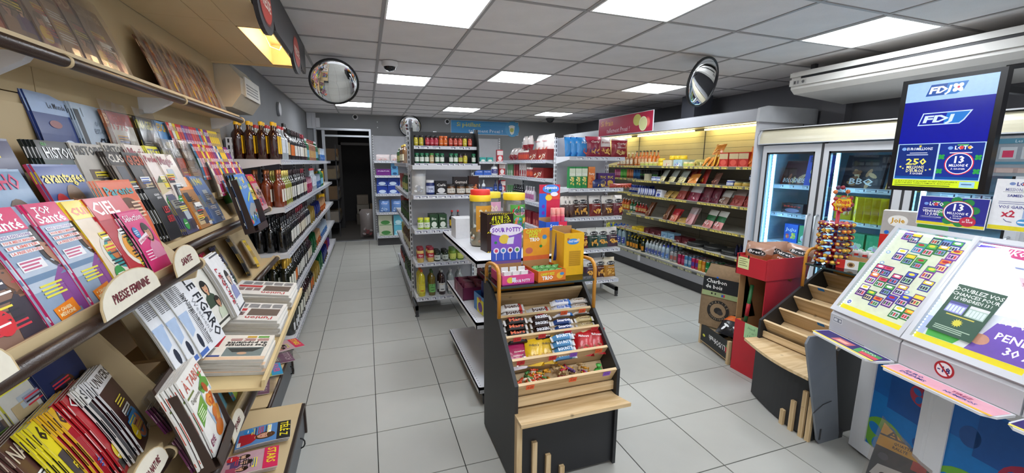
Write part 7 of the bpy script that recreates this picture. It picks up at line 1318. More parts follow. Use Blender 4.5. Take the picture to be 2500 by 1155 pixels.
for i, (n, a, b_, t_, y, k) in enumerate((('silver', 'a8acae', 'b86a60', '', 4.73, 2), ('magenta', 'a81c4a', 'c84a7a', '', 4.57, 2), ('pale blue', '4a86b4', 'a8c4d8', '', 4.44, 2), ('pink and violet', 'c02a5a', '5a3a9a', '', 4.31, 2), ('yellow', 'c8a41e', 'e0c84a', '', 4.19, 1), ('orange', 'd8802a', 'e8a84a', '', 4.125, 1), ('bright green', '0f7a3a', '128a44', 'Sprite', 4.06, 2), ('red', '9a1420', 'b82430', '', 3.90, 4))):
    crow(can('%s drink can' % n, .145 if i != 2 else .15, .029, a, b_, t_), '%s drink can on the case floor' % n, y, DK, k, .066, x=4.045, rows=4, dx=.064)
# freezer goods
f_ = lambda key, desc, w, d, h, c, **k: carton('frozen_box', desc, w, d, h, c, **k)
FZ = {'piz': f_('p', 'large frozen pizza box', .33, .035, .30, '24151a', tx='BBQ', tc='f2f0ec', food=['c8a070', 'a8784a', 'e0c49a', '8a5a3a'], ty=.12), 'rag': f_('r', 'dark red frozen pizza box', .30, .035, .26, '4a1418', tx='BOLOGNESE', tc='f2e8e0', food=['d8b080', 'a85a3a', 'c89a6a'], ty=.10), 'fro': f_('f', 'blue frozen pizza box with cheese', .24, .035, .30, '3a4ab0', tx='Extra', tc='2a3a6a', food=['e6dc8a', 'd8c870', 'f0e8b0'], ty=.78), 'mars': f_('m', 'dark frozen ice cream box', .24, .10, .10, '2a1416', tx='Mars', tc='d83a2a', acc='8a8ab0'), 'bb': f_('b', 'small blue ice cream box', .12, .1, .15, '3a4aa8', tx='Extra', tc='ffffff', food=['c86a8a', 'e8c8d8']), 'juj': f_('j', 'bright blue and green ice pops box', .15, .1, .19, '2a6ad8', tx='JuJu', tc='e8f4ff', food=['8ad05a', 'e05a5a', 'f0e04a']), 'gre': f_('g', 'green and white frozen box', .13, .1, .19, '4aa06a', tx='', tc='ffffff', acc='dfeee0', food=['c8e0b0', 'e8b8c8']), 'wh': f_('w', 'white frozen ready-meal box', .24, .05, .15, 'dde6ea', tx='', tc='3a6a8a', food=['e8dcb0', 'c8a860', '6a9a4a']), 'yel': f_('y', 'yellow frozen box', .15, .06, .22, 'd8c01e', tx='', tc='ffffff', food=['c8902a', 'f0e0a0', 'a86a8a']), 'sal': f_('s', 'orange frozen box with grains', .26, .035, .29, 'd8a84a', tx='', tc='ffffff', food=['e8d8b0', 'c8b890', 'd86a2a'])}
def fz(k, desc, y, z, lean=-.12, n=1, dy=.03, x=4.20): crow(FZ[k], desc, y, z+.001, n, dy, x=x, lean=lean)
fz('rag', 'dark red bolognese pizza box on the top freezer shelf', 3.34, 1.43, -.35); fz('fro', 'blue pizza box with cheese top right of the first door', 3.06, 1.43, x=4.18); fz('mars', 'dark ice cream box with red lettering', 3.28, 1.135, 0); fz('bb', 'small blue box right of the dark ice cream', 2.98, 1.135, 0); fz('juj', 'bright blue ice pops box', 3.22, .83, 0); fz('gre', 'green and white frozen box', 3.06, .83, 0, 2, .14)
fz('wh', 'white ready-meal box stack in the first door', 3.26, .55, 0)
for k in range(4): put(FZ['wh'], (4.19, 2.99-.035*k, .551), (0, 0, -pi/2-1.2), 'white ready-meal box seen on edge, %s' % ORD[k], 'white ready-meal boxes')
fz('piz', 'large BBQ pizza box behind the second door', 2.72, 1.43, -.2); fz('sal', 'orange frozen box with grains behind the second door', 2.36, 1.43, -.3); fz('yel', 'yellow frozen box, left one', 2.74, 1.135, 0)
for k in range(6): put(FZ['yel'], (4.19, 2.57-.06*k, 1.136), (0, 0, -pi/2-.9), 'yellow frozen box seen half on edge, %s from the left' % ORD[k], 'yellow frozen boxes')
fz('gre', 'green frozen box low in the second door', 2.74, .83, 0, 3, .15); fz('wh', 'white frozen box low in the second door', 2.7, .55, 0, 2, .25)
# ------------------------------------------------------------------ low gondola and sweets on the glass shelf
def clover_(q): pass
m_tub = clear('tub_plastic', 'f2f4ee', .10, .06, .10, 'e8ece6')
def tub(desc, loc, cap1, cap2, art, fill, r=.085, h=.40, rz=.35):
    t = thing('sweet_tub', desc, 'jar', loc, (0, 0, rz)); b = B(); b.lathe([(r*.85, 0), (r, .02), (r, h*.84), (r*.84, h*.92), (r*.84, h*.95)], 16); b.obj('clear_body', m_tub, t)
    b = B(); b.lathe([(r*.98, h*.88), (r*1.0, h*.99), (r*.95, h)], 20, cap1); b.obj('lid', SHELF, t)
    if cap2: b = B(); b.lathe([(r*.90, h), (r*.90, h+.035), (r*.86, h+.04)], 20, cap2); b.obj('upper_lid', SHELF, t)
    b = B(); b.lathe([(r*.78, .006), (r*.9, .03), (r*.9, fill), (r*.2, fill+.02)], 12, 'd8c49a'); R_ = random.Random(3)
    for k in range(26): a = R_.uniform(0, 6.28); b.sphere((r*.88*cos(a), r*.88*sin(a), R_.uniform(.03, fill)), .016, R_.choice(['e0d0a8', 'c8a080', 'e8b8a0', 'd8d8c8', 'd8e08a']), 6, 4)
    o = b.obj('loose_sweets', PRINT, t); o['kind'] = 'stuff'
    q = B(); band(q, r*1.01, h*.30, h*.80, -1.0, 1.0, art[0]); curved(q, r*1.012, h*.55); art[1](q, r); q.fn = None; q.obj('printed_label', GLOSS, t); return t
def l1(q, r): q.txt('20', -r*.3, .02, .05, 'e8e0c0', .001, bold=.05); foodblob(q, 0, -.03, r*.6, .03, ['d8b03a', 'e8e0d0', 'c86a3a'], 6, .0008, 2)
def l2(q, r): q.rect(-r*.8, -.09, r*.8, .0, '3a6ac0', .0004, 4); q.ell(-r*.1, .055, r*.6, .035, 'f0f0f4', .0008, 14); q.txt('SQUEEZY', 0, .05, .026, '2a2a6a', .0014, bold=.05, w=r*1.4); q.txt('PAINT WATER', 0, .028, .018, 'd83a8a', .0014, bold=.04, w=r*1.2); foodblob(q, -.01, -.03, r*.5, .03, ['4ac0d8', 'e88a4a', 'f0d84a', 'd84a8a', '3a8a3a'], 9, .0016, 5); q.poly([(-r*.8, .07), (-r*.2, .10), (-r*.2, .075), (-r*.8, .045)], 'd82a34', .0018); q.rect(r*.2, -.03, r*.9, .005, 'f0dc3a', .0018, 3)
tub('big clear sweet tub with yellow and red lids', (.83, 3.16, .986), 'e8c020', 'd83024', ('e0a03a', l1), .13); tub('clear sweet tub with yellow lid and green paint label', (1.06, 3.02, .986), 'ecc81e', None, ('5aa84a', l2), .10, h=.42); tub('third sweet tub peeping out behind the other two', (1.0, 3.45, .986), 'e0c82a', None, ('d8a0b8', l1), .2)
def a_tetes(q, w, h):
    q.rect(0, 0, w, h, '2c1712', .0002); q.poly([(.02, h*.75), (.05, h*.95), (w-.05, h*.97), (w-.02, h*.78), (w*.5, h*.62)], 'd8d81e', .0006); q.txt('TÊTES', w*.5, h*.85, .030, '1c1210', .0014, bold=.08, w=w*.6); q.txt('BRÛLÉES', w*.5, h*.73, .030, '1c1210', .0014, bold=.08, w=w*.75)
    for k in range(12): q.poly([(w*k/12, h*.50), (w*(k+.5)/12, h*.50), (w*(k+1)/12, h*.54), (w*(k+.5)/12, h*.54)], 'e0cc2a', .0008); q.poly([(w*k/12, h*.98), (w*(k+.5)/12, h*.98), (w*(k+1)/12, h), (w*(k+.5)/12, h)], 'e0cc2a', .0008); q.poly([(w*k/12, 0), (w*(k+.5)/12, 0), (w*(k+1)/12, h*.03), (w*(k+.5)/12, h*.03)], 'e0cc2a', .0008)
    q.txt('GÉANT', w*.33, h*.60, .018, 'f0f0f0', .001, bold=.05); q.txt('KIT', w*.33, h*.54, .018, 'f0f0f0', .001, bold=.05); q.rect(w*.2, h*.18, w*.5, h*.42, 'a89a8a', .0008); q.lines(w*.22, w*.48, h*.4, 5, .012, .006, '4a3a30', .0012); q.ell(w*.8, h*.62, .02, .022, 'c89a6a', .0012)
pc = carton('sweet_carton', 'dark brown sweet carton with yellow hazard stripes', .21, .13, .285, '2c1712', art=a_tetes); pc.location = (.80, 2.86, .986); pc.rotation_euler.z = .12; pc['category'] = 'box'
pc = carton('white_carton', 'plain white carton behind the sweet tubs', .16, .2, .17, 'd8d8da'); pc.location = (.70, 3.50, .986)
pc = carton('brown_carton', 'plain brown carton propping up the blue and red sweet box', .20, .16, .17, '8a6a48'); pc.location = (1.18, 2.70, .986)
def tbox(name, desc, loc, rz, w, d, h, c, back, bh, art, bart=None, bw=None, inner='b08a5c'):
    """open display carton with a printed header card at its back"""
    t = thing(name, desc, 'display box', loc, (0, 0, rz)); b = B(); b.box(0, w, 0, .003, 0, h, c); b.box(0, .003, 0, d, 0, h, c); b.box(w-.003, w, 0, d, 0, h, c); b.box(0, w, 0, d, 0, .003, inner); b.box(0, w, d-.003, d, 0, h+.02, inner); b.obj('tray', PRINT, t)
    q = B(); q.M = FRONT @ Matrix.Translation((0, 0, .0006)); art(q, w, h); q.obj('front_print', PRINT, t)
    q = B(); q.box(0, w, d, d+.003, 0, bh, back); q.M = frame((0, d-.001, 0), (1, 0, 0), (0, 0, 1)); 
    if bart: bart(q, w, bh)
    q.obj('header_card', PRINT, t); return t
def f_sp(q, w, h): q.rect(0, 0, w, h, 'd84a8a'); q.txt('SOUR POTTY', w*.62, h*.2, h*.3, 'f4f0ff', .001, bold=.06, w=w*.5); q.ell(w*.25, h*.5, w*.11, h*.32, 'e8c84a', .0008); q.rect(w*.3, h*.3, w*.42, h*.75, 'dfe0f0', .001); q.rect(0, 0, w, h*.12, 'b83a9a', .0006)
def b_sp(q, w, h):
    q.rect(0, h*.38, w, h*.80, '8a5ac8', .0005); q.rect(0, h*.30, w, h*.52, '3a5ac8', .0008); q.ell(w*.5, h*.90, w*.55, h*.12, 'f0e8f8', .001, 20); q.txt('SOUR POTTY', w*.5, h*.86, h*.08, '7a3ab8', .002, bold=.06, w=w*.95); q.ell(w*.42, h*.72, w*.17, h*.09, 'e6c84a', .0016); q.poly([(w*.5, h*.62), (w*.72, h*.62), (w*.75, h*.76), (w*.55, h*.74)], 'e0e2ee', .0018); q.ell(w*.14, h*.66, .009, .008, '2a8a4a', .002, 10)
    for k, c in enumerate(('d84a6a', '3a8ac8', '8a2a4a', '4a9a4a')): x = w*(.16+.23*k); q.ell(x, h*.50, w*.095, w*.095, 'e8e4f4', .0016, 14); q.ell(x, h*.50, w*.055, w*.055, c, .002, 12); q.rect(x-.002, h*.32, x+.002, h*.46, 'e8eaf4', .0018)
tbox('sweet_box', 'purple and pink lollipop box on the glass shelf', (.655, 2.045, .984), .03, .185, .19, .052, 'd84a8a', '7a5a9a', .30, f_sp, b_sp)
def f_ct(q, w, h): q.rect(0, 0, w, h, 'e07a2a'); q.txt('CANDY FIZZ', w*.33, h*.60, h*.22, 'd8e03a', .001, bold=.07, w=w*.5); q.txt('TRIO', w*.33, h*.2, h*.32, 'f4f4f0', .001, bold=.07, w=w*.4); q.ell(w*.78, h*.45, w*.12, h*.3, 'e8b83a', .0008); q.ell(w*.86, h*.6, w*.08, h*.14, '4a8ac0', .001)
def b_ct(q, w, h): q.rect(0, h*.35, w, h*.78, 'e8a02a', .0005); q.rect(0, h*.30, w, h*.40, 'd86a3a', .0008); q.txt('CANDY', w*.38, h*.90, h*.075, 'd8e03a', .0016, bold=.07); q.txt('FIZZ', w*.38, h*.81, h*.075, 'd8e03a', .0016, bold=.07); q.txt('TRIO', w*.42, h*.72, h*.075, 'f4f4f0', .0016, bold=.07); q.ell(w*.78, h*.72, w*.12, h*.12, 'e8b83a', .001); q.ell(w*.80, h*.80, w*.09, h*.05, '4a8ac0', .0014); q.ell(w*.22, h*.52, w*.14, h*.07, 'c86a5a', .001); q.ell(w*.66, h*.60, .010, .009, '1f8a3a', .002, 10)
tbox('sweet_box', 'orange fizzy sweet box on the glass shelf', (.86, 2.04, .984), .10, .175, .19, .062, 'd8702a', 'e0922a', .27, f_ct, b_ct)
def f_yl(q, w, h): q.rect(0, 0, w, h, 'eab51e'); q.ell(w*.45, h*.80, w*.30, h*.07, '3a8ad8', .0008); q.txt('CRAZY BABY', w*.45, h*.785, h*.045, 'f0f6ff', .0014, bold=.05, w=w*.5); q.ell(w*.2, h*.86, .008, .008, 'b8703a', .0014); q.ell(w*.7, h*.83, .009, .009, 'e8c8a0', .0014); q.rect(w*.25, h*.22, w*.85, h*.58, 'c8971a', .0008); [q.lines(w*.28, w*.82, h*(.56-.045*k), 1, .1, .003, 'a87a18', .0012, jag=.1) for k in range(8)]
tbox('sweet_box', 'plain yellow sweet box seen from its printed back', (1.055, 2.13, .984), .02, .13, .16, .25, 'e8b31c', 'c8a05a', .255, f_yl)
for k in range(3): put(G['pink'] if k else G['blue'], (1.08+.04*k, 2.24, 1.05), (0, .1, .2), '%s bag standing inside the yellow box' % ('dark blue', 'left pink', 'right pink')[k], 'bags in the yellow box', scale=(.6, .6, .8))
def f_sq(q, w, h): q.rect(0, 0, w, h, '2a5ac8'); q.rect(w*.6, 0, w, h, 'd82a4a', .0004); q.txt('Squeeze', w*.5, h*.35, h*.35, 'ffffff', .001, bold=.05, w=w*.6)
def b_sq(q, w, h): q.rect(0, 0, w*.35, h*.8, '2a6ad0', .0004); q.rect(w*.35, 0, w, h*.8, 'c82a4a', .0004); q.rect(w*.35, h*.66, w, h*.8, 'd84a3a', .0006); q.ell(w*.55, h*.90, w*.40, h*.10, '4a8ae0', .001, 16); q.txt('Squeeze', w*.55, h*.90, h*.07, 'f4f8ff', .0016, bold=.05, w=w*.6); q.ell(w*.5, h*.86, .010, .010, '1f8a3a', .0022, 10); q.ell(w*.72, h*.78, w*.18, h*.05, 'e8e8f4', .0014); q.ell(w*.45, h*.70, w*.16, h*.07, 'e8c83a', .0014); [q.ell(w*.2, h*(.2+.15*k), .012, .014, '7a2ab0', .001) for k in range(3)]
tbox('sweet_box', 'tall blue and red sweet box with pink bottles', (1.19, 2.70, 1.157), .05, .17, .12, .06, '2a5ac8', 'c82a4a', .32, f_sq, b_sq)
for k in range(3): pk = jar('sweet_bottle', 'pink squeeze bottle in the blue and red box, %s' % ('left', 'middle', 'right')[k], .15, .02, 'e07a7a', 'e89a90', 'd84a6a', lidh=.3, mat=SHELF) if k == 0 else pk; put(pk, (1.27+.036*k, 2.76, 1.161), (0, 0, 0), 'pink squeeze bottle in the blue and red box, %s' % ('left', 'middle', 'right')[k], 'pink squeeze bottles')
# toilets of the sour sweets and fizz packs
m = B(); m.box(-.02, .02, -.015, .02, 0, .03, 'e8e8e6'); m.box(-.02, .02, .012, .02, .03, .055, 'dcdcda'); m.tube([(-.015, -.012, .032), (.015, -.012, .032), (.015, .012, .032), (-.015, .012, .032)], .004, 6, 'f0f0ee', closed=True)
mo = m.obj('sweet_toilet', SHELF); tag(mo, 'tiny white toy toilet sweet in the pink box, first', 'sweet', 'toy toilets in the pink box'); mo.location = (.70, 2.08, .99)
for k in range(1, 6): o = mo.copy(); COL.objects.link(o); o.location = (.70+.05*(k % 3), 2.08+.05*(k//3), .99+.012*(k//3)); o['label'] = 'tiny white toy toilet sweet in the pink box, %s' % ORD[k]
fz_ = bag('fizz_pack', 'small red and green fizz sweet pack', .05, .055, .02, [(.5, 'c83a4a'), (1, '5a9a4a')], tx='', food=['f0f0e8', 'e0a0b0'], seed=61, n=4)
for k in range(8): put(fz_, (.885+.04*(k % 4), 2.08+.05*(k//4), .99+.01*(k//4)), (-.2, 0, .1), 'small red and green fizz pack in the orange box, %s' % ORD[k], 'fizz packs in the orange box')
pc = tbox('egg_box', 'plum display carton of plastic eggs on the middle low shelf', (.665, 3.42, .567), -pi/2, .34, .2, .10, '6a2448', '7a2448', .20, lambda q, w, h: (q.rect(0, 0, w, h, '6a2448'), q.ell(w*.3, h*.5, .03, .03, 'a85a7a', .001)), None, inner='3a1a2a')
eg = jar('plastic_egg', 'dark plum plastic capsule', .11, .045, '5a2038', '7a3a50', 'c8a8b8', lidh=.45)
for k in range(6): put(eg, (.72+.095*(k % 2), 3.14+.10*(k//2), .572), (.15, .1, .5*k), 'plum plastic capsule in the carton, %s from the front' % ORD[k], 'plastic capsules in the plum carton')
pc = tbox('sweet_box', 'blue and yellow sweet box at the front of the middle low shelf', (.71, 2.90, .567), -pi/2+.1, .22, .17, .13, '3a7ac0', '2a5aa8', .20, lambda q, w, h: (q.rect(0, 0, w, h, '4a8ac8'), q.rect(w*.3, 0, w*.9, h*.8, 'e8e02a', .0005), q.ell(w*.6, h*.35, w*.2, h*.28, '6a2a8a', .001), q.txt('PIK', w*.6, h*.7, h*.2, 'd8302a', .0014, bold=.06)))
for k in range(3): put(G['blue'], (.78, 2.86-.06*k, .60), (0, 0, -1.4), 'blue sweet sachet in the blue and yellow box, %s' % ORD[k], 'sachets in the blue and yellow box', scale=(.7, .6, .8))
# ------------------------------------------------------------------ chocolate bars on the tiers of the middle display
def bar(name, desc, L, w, c, tx, tc, c2=None, th=.022):
    """flow-wrapped bar lying: x along, y across, z up; origin in the middle"""
    t = thing(name, desc, 'chocolate bar'); b = B(); n = 8; v = []
    X = [-L/2, -L/2+.012, -L/2+.02, -L/4, 0, L/4, L/2-.02, L/2-.012, L/2]; T = [.001, .001, th*.7, th, th, th, th*.7, .001, .001]
    for x, h in zip(X, T):
        for (yy, zz) in ((-w/2, .0), (-w*.42, h*.8), (0, h), (w*.42, h*.8), (w/2, .0)): v.append((x, yy, zz))
    fs = []; cs = []
    for i in range(8):
        for k in range(4): fs.append((i*5+k, (i+1)*5+k, (i+1)*5+k+1, i*5+k+1)); cs.append('c9c4c0' if i in (0, 7) else (c2 if c2 and i > 4 else c))
        fs.append((i*5, i*5+4, (i+1)*5+4, (i+1)*5)); cs.append(c)
    b.add(v, fs, cs, True); b.obj('wrapper', FILM, t); q = B(); q.txt(tx, 0, -w*.20, w*.5, tc, th+.0012, w=L*.6, bold=.05); q.obj('lettering', PRINT, t); return t
CB = {'bueno': bar('chocolate_bar', 'white and red wafer bar', .145, .045, 'e0dcd8', 'bueno', '3a1a12', 'b83a34'), 'maxi': bar('chocolate_bar', 'white and blue maxi bar', .14, .035, 'e4e4ea', 'Kinder Maxi', '2a5ab8', '3a7ac8'), 'coun': bar('chocolate_bar', 'white and brown bar', .12, .03, 'd8d0c8', 'Country', '7a5a3a'), 'mars': bar('chocolate_bar', 'black chocolate bar with orange lettering', .135, .036, '17110f', 'Mars', 'd8603a'), 'snick': bar('chocolate_bar', 'dark brown bar with white lettering', .125, .034, '2a1512', 'SNICKERS', 'e8e8f0'), 'smar': bar('chocolate_bar', 'dark blue sweet tube', .13, .03, '24407a', 'Smarties', 'e8e8f4', '8a98b8'), 'gold': bar('chocolate_bar', 'gold and cream nougat bar', .12, .03, 'c8b484', 'Ovomalt', '5a4020', 'a8a03a'), 'bounty': bar('chocolate_bar', 'blue coconut bar', .14, .034, '4a86b4', 'BOUNTY', 'e8f0f8', 'a8c4d8'),
 'skit': bag('sweet_bag', 'magenta sweet bag', .115, .135, .03, [(.35, 'dcd4dc'), (1, 'a82458')], tx='', food=['f4f0f4', '6a1a3a'], seed=71, n=5, l2='Skittles'), 'mm': bag('sweet_bag', 'yellow peanut sweet bag', .10, .15, .03, [(1, 'e6bc1e')], tx="m&m's", tc='2a1a12', food=['5a3018', 'c8982a'], seed=72, n=5), 'malt': bag('sweet_bag', 'red malt ball bag', .11, .15, .035, [(1, 'b8161e')], tx='Maltesers', tc='f4f0ee', food=['8a4a2a', 'd82a2a'], seed=73, n=5)}
TI = [(0, .567), (.095, .650), (.19, .733), (.29, .808)]
def lay(k, tier, a, n, desc, ang=.62, step=(.014, .030), grp=None, rot=0):
    b0, z0 = TI[tier]
    for i in range(n):
        bb, zz = b0+.030+step[0]*i, z0-.035+step[1]*i
        put(CB[k], (.624+a+.003*(i % 2), 1.743+bb, zz), (ang, 0, rot+.04*(i % 2)), desc+(', lowest' if i == 0 else ', top one' if i == n-1 else ', in the middle of the pile') if n > 1 else desc, grp or desc)
lay('bueno', 3, .10, 3, 'white and red wafer bar in the left pile'); lay('bueno', 3, .255, 2, 'white and red wafer bar in the second pile'); lay('maxi', 3, .405, 3, 'white and blue milk chocolate bar'); lay('coun', 3, .51, 3, 'white and brown bar at the right end')
lay('mars', 2, .09, 4, 'black chocolate bar with orange lettering'); lay('snick', 2, .235, 4, 'dark brown bar with white lettering', rot=.0); lay('smar', 2, .365, 3, 'dark blue sweet tube'); lay('gold', 2, .50, 3, 'gold and cream bar at the right end')
lay('bounty', 1, .325, 4, 'blue coconut bar')
for i in range(2): put(CB['skit'], (.624+.075+.012*i, 1.743+.125+.02*i, .585+.012*i), (-.75, 0, .1), 'magenta sweet bag, %s one' % ('front', 'rear')[i], 'magenta sweet bags'); put(CB['mm'], (.624+.155+.075*i, 1.743+.125, .590), (-.7, 0, -.25), 'yellow peanut sweet bag, %s one' % ('left', 'right')[i], 'yellow sweet bags'); put(CB['malt'], (.624+.445+.078*i, 1.743+.13, .60), (-.7, 0, -.35), 'red malt ball bag, %s one' % ('left', 'right')[i], 'red malt ball bags')
R = random.Random(12); cm = {}
for c in ('d8502a', 'e0a030', '4a8a4a', 'e8e0c8', '6a4a8a', 'b89a6a', 'c82a4a'):
    b = B(); b.tube([(-.022, 0, 0), (-.012, 0, 0), (-.009, 0, 0), (.009, 0, 0), (.012, 0, 0), (.022, 0, 0)], [.008, .002, .007, .007, .002, .008], 6, c); cm[c] = b
first = {}
for k in range(78):
    left = k < 48; c = R.choice(['d8502a', 'e0a030', '4a8a4a', 'e8e0c8', 'd8502a']) if left else R.choice(['6a4a8a', 'b89a6a', 'c82a4a', 'e0a030', 'b89a6a'])
    a = R.uniform(.04, .22) if left else R.uniform(.24, .44); s = R.uniform(.15, 1); loc = (.624+a, 1.743+.045+.085*s, .510+.045*s+R.uniform(0, .016)); rot = (R.uniform(-.3, .3), R.uniform(-.3, .3), R.uniform(0, 6.28))
    nm = {'d8502a': 'red-orange', 'e0a030': 'amber', '4a8a4a': 'green', 'e8e0c8': 'cream', '6a4a8a': 'violet', 'b89a6a': 'tan', 'c82a4a': 'crimson'}[c]
    if c in first: o = first[c].copy(); COL.objects.link(o)
    else: o = cm[c].obj('wrapped_candy', FILM); first[c] = o
    o.location = loc; o.rotation_euler = rot; tag(o, 'loose %s wrapped candy in the lowest tray, %s half' % (nm, 'left' if left else 'right'), 'candy', 'loose wrapped candies in the lowest tray')
b = B(); b.sphere((0, 0, 0), .026, '3a9a3a', 12, 8); b.tube([(0, 0, .024), (0, 0, .045)], [.006, .016], 8, '4aaa4a'); tag(b.obj('wrapped_chocolate_ball', FILM), 'green foil ball beside the purple price tag', 'candy').location = (1.115, 1.80, .535)
for (ti, a, c, tx) in ((3, .075, 'c8383a', '1.50'), (3, .245, 'c8383a', '1.50'), (3, .39, 'e8643a', '1.60'), (3, .505, 'e8643a', '1.60'), (2, .075, 'c8383a', '1.30'), (2, .215, 'c8383a', '1.30'), (2, .365, 'c8383a', '1.20'), (2, .53, 'c8383a', '1.20'), (1, .06, 'c8383a', '1.80'), (1, .235, 'c8383a', '1.80'), (1, .355, '8a5ac0', '1.20'), (1, .505, 'e8643a', '1.30'), (0, .075, 'e8643a', '0.20'), (0, .305, 'e8643a', '0.20'), (0, .50, '8a5ac0', '0.50')):
    b0, z0 = TI[ti]; q = B(); q.M = frame((a-.02, b0-.003, z0-.022), (1, 0, 0), (0, -.35, .9)); q.rect(0, 0, .042, .028, c, .0); q.rect(0, 0, .042, .028, c, .0005); q.txt(tx, .021, .009, .012, '2a1a1a', .001, bold=-.01, shear=.2); q.obj('price_tag', MATTE, disp1)
for (ti, a) in ((3, .10), (1, .30)):
    b0, z0 = [(.015, .562), (.148, .634), (.278, .706), (.408, .783)][ti]; q = B(); q.M = frame((a, b0-.004, z0-.016), (1, 0, 0), (0, -.5, .8)); q.rect(0, 0, .045, .024, '2a7ac0'); q.obj('price_tag', MATTE, disp2)
# ------------------------------------------------------------------ right side: bin, crate, charcoal, lollipops
m_red = solid('red_corrugated_plastic', 'b8202c', .5, amt=.04)
t = thing('display_bin', 'red cardboard display bin with a top tray of crisp bags', 'display bin', (2.735, 2.185, 0))
for nm, bx in (('front_panel', (0, .006, 0, .235, 0, .42)), ('near_side', (.0, .38, 0, .006, 0, .95)), ('back_side', (.374, .38, .006, .235, 0, .95)), ('far_side', (.06, .38, .229, .235, 0, .795)), ('tray_front', (-.03, -.024, -.012, .25, .795, .945)), ('tray_near_side', (-.03, .39, -.016, -.010, .795, .955)), ('tray_far_side', (-.03, .39, .245, .251, .795, .955)), ('tray_floor', (-.024, .385, -.008, .245, .795, .802)), ('shelf_floor', (.006, .374, .006, .229, .30, .306))):
    b = B(); b.box(*bx); b.obj(nm, m_red if nm not in ('shelf_floor', 'far_side') else m_card, t)
b = B(); b.box(.30, .306, .006, .229, .306, .79); b.obj('inner_back', m_card, t); b = B(); b.prism([(.0, .42), (.2, .42), (.06, .80), (0, .80)], .229, .233, 'y'); b.obj('far_web', m_card, t)
q = B(); q.M = frame((-.0008, .14, .30), (0, -1, 0), (0, 0, 1)); q.rect(0, 0, .15, .12, 'a8cf9a', .0006); q.txt('Steack', .06, .08, .018, '3a5a4a', .0012, bold=-.01, shear=.3); q.txt('* 10 *', .075, .045, .016, '3a5a4a', .0012, bold=-.01); q.txt('1.50', .05, .015, .018, '3a5a4a', .0012, bold=-.01, shear=.3); q.obj('green_note', MATTE, t)
q = B(); q.M = frame((-.0312, .235, .845), (0, -1, 0), (0, 0, 1)); q.rect(0, 0, .10, .09, 'd3d79a', .0006); [q.lines(.01, .09, .075-.016*k, 1, .01, .004, '5a5a3a', .0012, seed=k) for k in range(4)]; q.rect(.0, .085, .012, .11, '1c1c1c', .001); q.rect(.085, .085, .097, .11, '1c1c1c', .001); q.obj('pale_note', MATTE, t)
fr = bag('crisp_bag', 'rust-brown crisp bag in the red tray', .20, .24, .11, [(.72, '9c5630'), (1, 'a8806a')], '8a7a70', "Bret's", 'f2f2f0', ['d8a878', 'b85a3a'], seed=81, l2='Frisettes')
for (x, y, z, r_, d) in ((2.80, 2.36, .803, (-.15, .1, -1.2), 'rust-brown crisp bag at the left of the red tray'), (2.98, 2.33, .803, (-.1, -.15, -1.0), 'rust-brown crisp bag at the back of the red tray'), (2.90, 2.24, .803, (-.75, .3, -.9), 'rust-brown crisp bag lying at the front of the tray'), (3.05, 2.24, .803, (-.4, .2, -.9), 'rust-brown crisp bag at the right of the tray')): put(fr, (x, y, z), r_, d, 'crisp bags in the red tray')
b = B(); b.tube([(0, 0, 0), (.03, -.01, .40)], .014, 8, '2f6a3c'); b.tube([(.012, -.004, .15), (.018, -.006, .25)], .0148, 8, 'b8303a'); w = b.obj('foil_roll', PRINT); tag(w, 'green wrapping roll with red band, leaning out of the bin front', 'roll', 'wrapping rolls in the red bin'); w.location = (2.765, 2.36, .31)
o = w.copy(); COL.objects.link(o); o.location = (2.84, 2.26, .31); o['label'] = 'green wrapping roll with red band, further inside the bin'
for k in range(5): put(G['orange'] if k % 2 else G['pink'], (2.92+.03*k, 2.24+.01*k, .31), (-.1, 0, -1.3), 'small sachet hanging inside the red bin, %s from the left' % ORD[k], 'sachets inside the red bin', scale=(.9, .6, 1.5))
t = thing('fruit_crate', 'black printed fruit crate on the floor beside the red bin', 'crate', (2.745, 2.46, 0), (0, 0, -.245))
for nm, bx, c in (('front_board', (0, .008, 0, .45, .035, .195), '1c1c1c'), ('back_board', (.30, .308, 0, .45, .035, .195), '2a2824'), ('near_board', (0, .3, 0, .008, .035, .195), '1c1c1c'), ('far_board', (0, .3, .442, .45, .035, .195), '1c1c1c'), ('bottom_board', (0, .3, 0, .45, .03, .038), 'c8ab80')): b = B(); b.box(*bx, c); b.obj(nm, PRINT, t)
for x in (.002, .285):
    for y in (.002, .43): b = B(); b.box(x-.006, x+.02, y-.006, y+.02, 0, .20); b.obj('corner_post', m_pine_z, t)
for k in range(3): b = B(); b.box(.01, .29, .24+.065*k, .30+.065*k, .165+.004*k, .173+.004*k, 'cdb691'); b.obj('wood_slat', PRINT, t)
q = B(); q.M = frame((-.001, .42, .05), (0, -1, 0), (0, 0, 1)) @ Matrix.Translation((.39, .13, 0)) @ Matrix.Rotation(pi, 4, 'Z'); q.txt('LUSOfresh', .02, .04, .045, 'e8e8e4', .0006, al='l', bold=.04, w=.24); q.ell(.34, .08, .02, .012, 'c8c83a', .0006); q.poly([(-.03, .03), (.01, .02), (.0, .09), (-.03, .07)], '3a8a4a', .0006); q.poly([(-.02, .05), (.015, .04), (.01, .10)], 'b8303a', .001); q.obj('crate_print', PRINT, t)
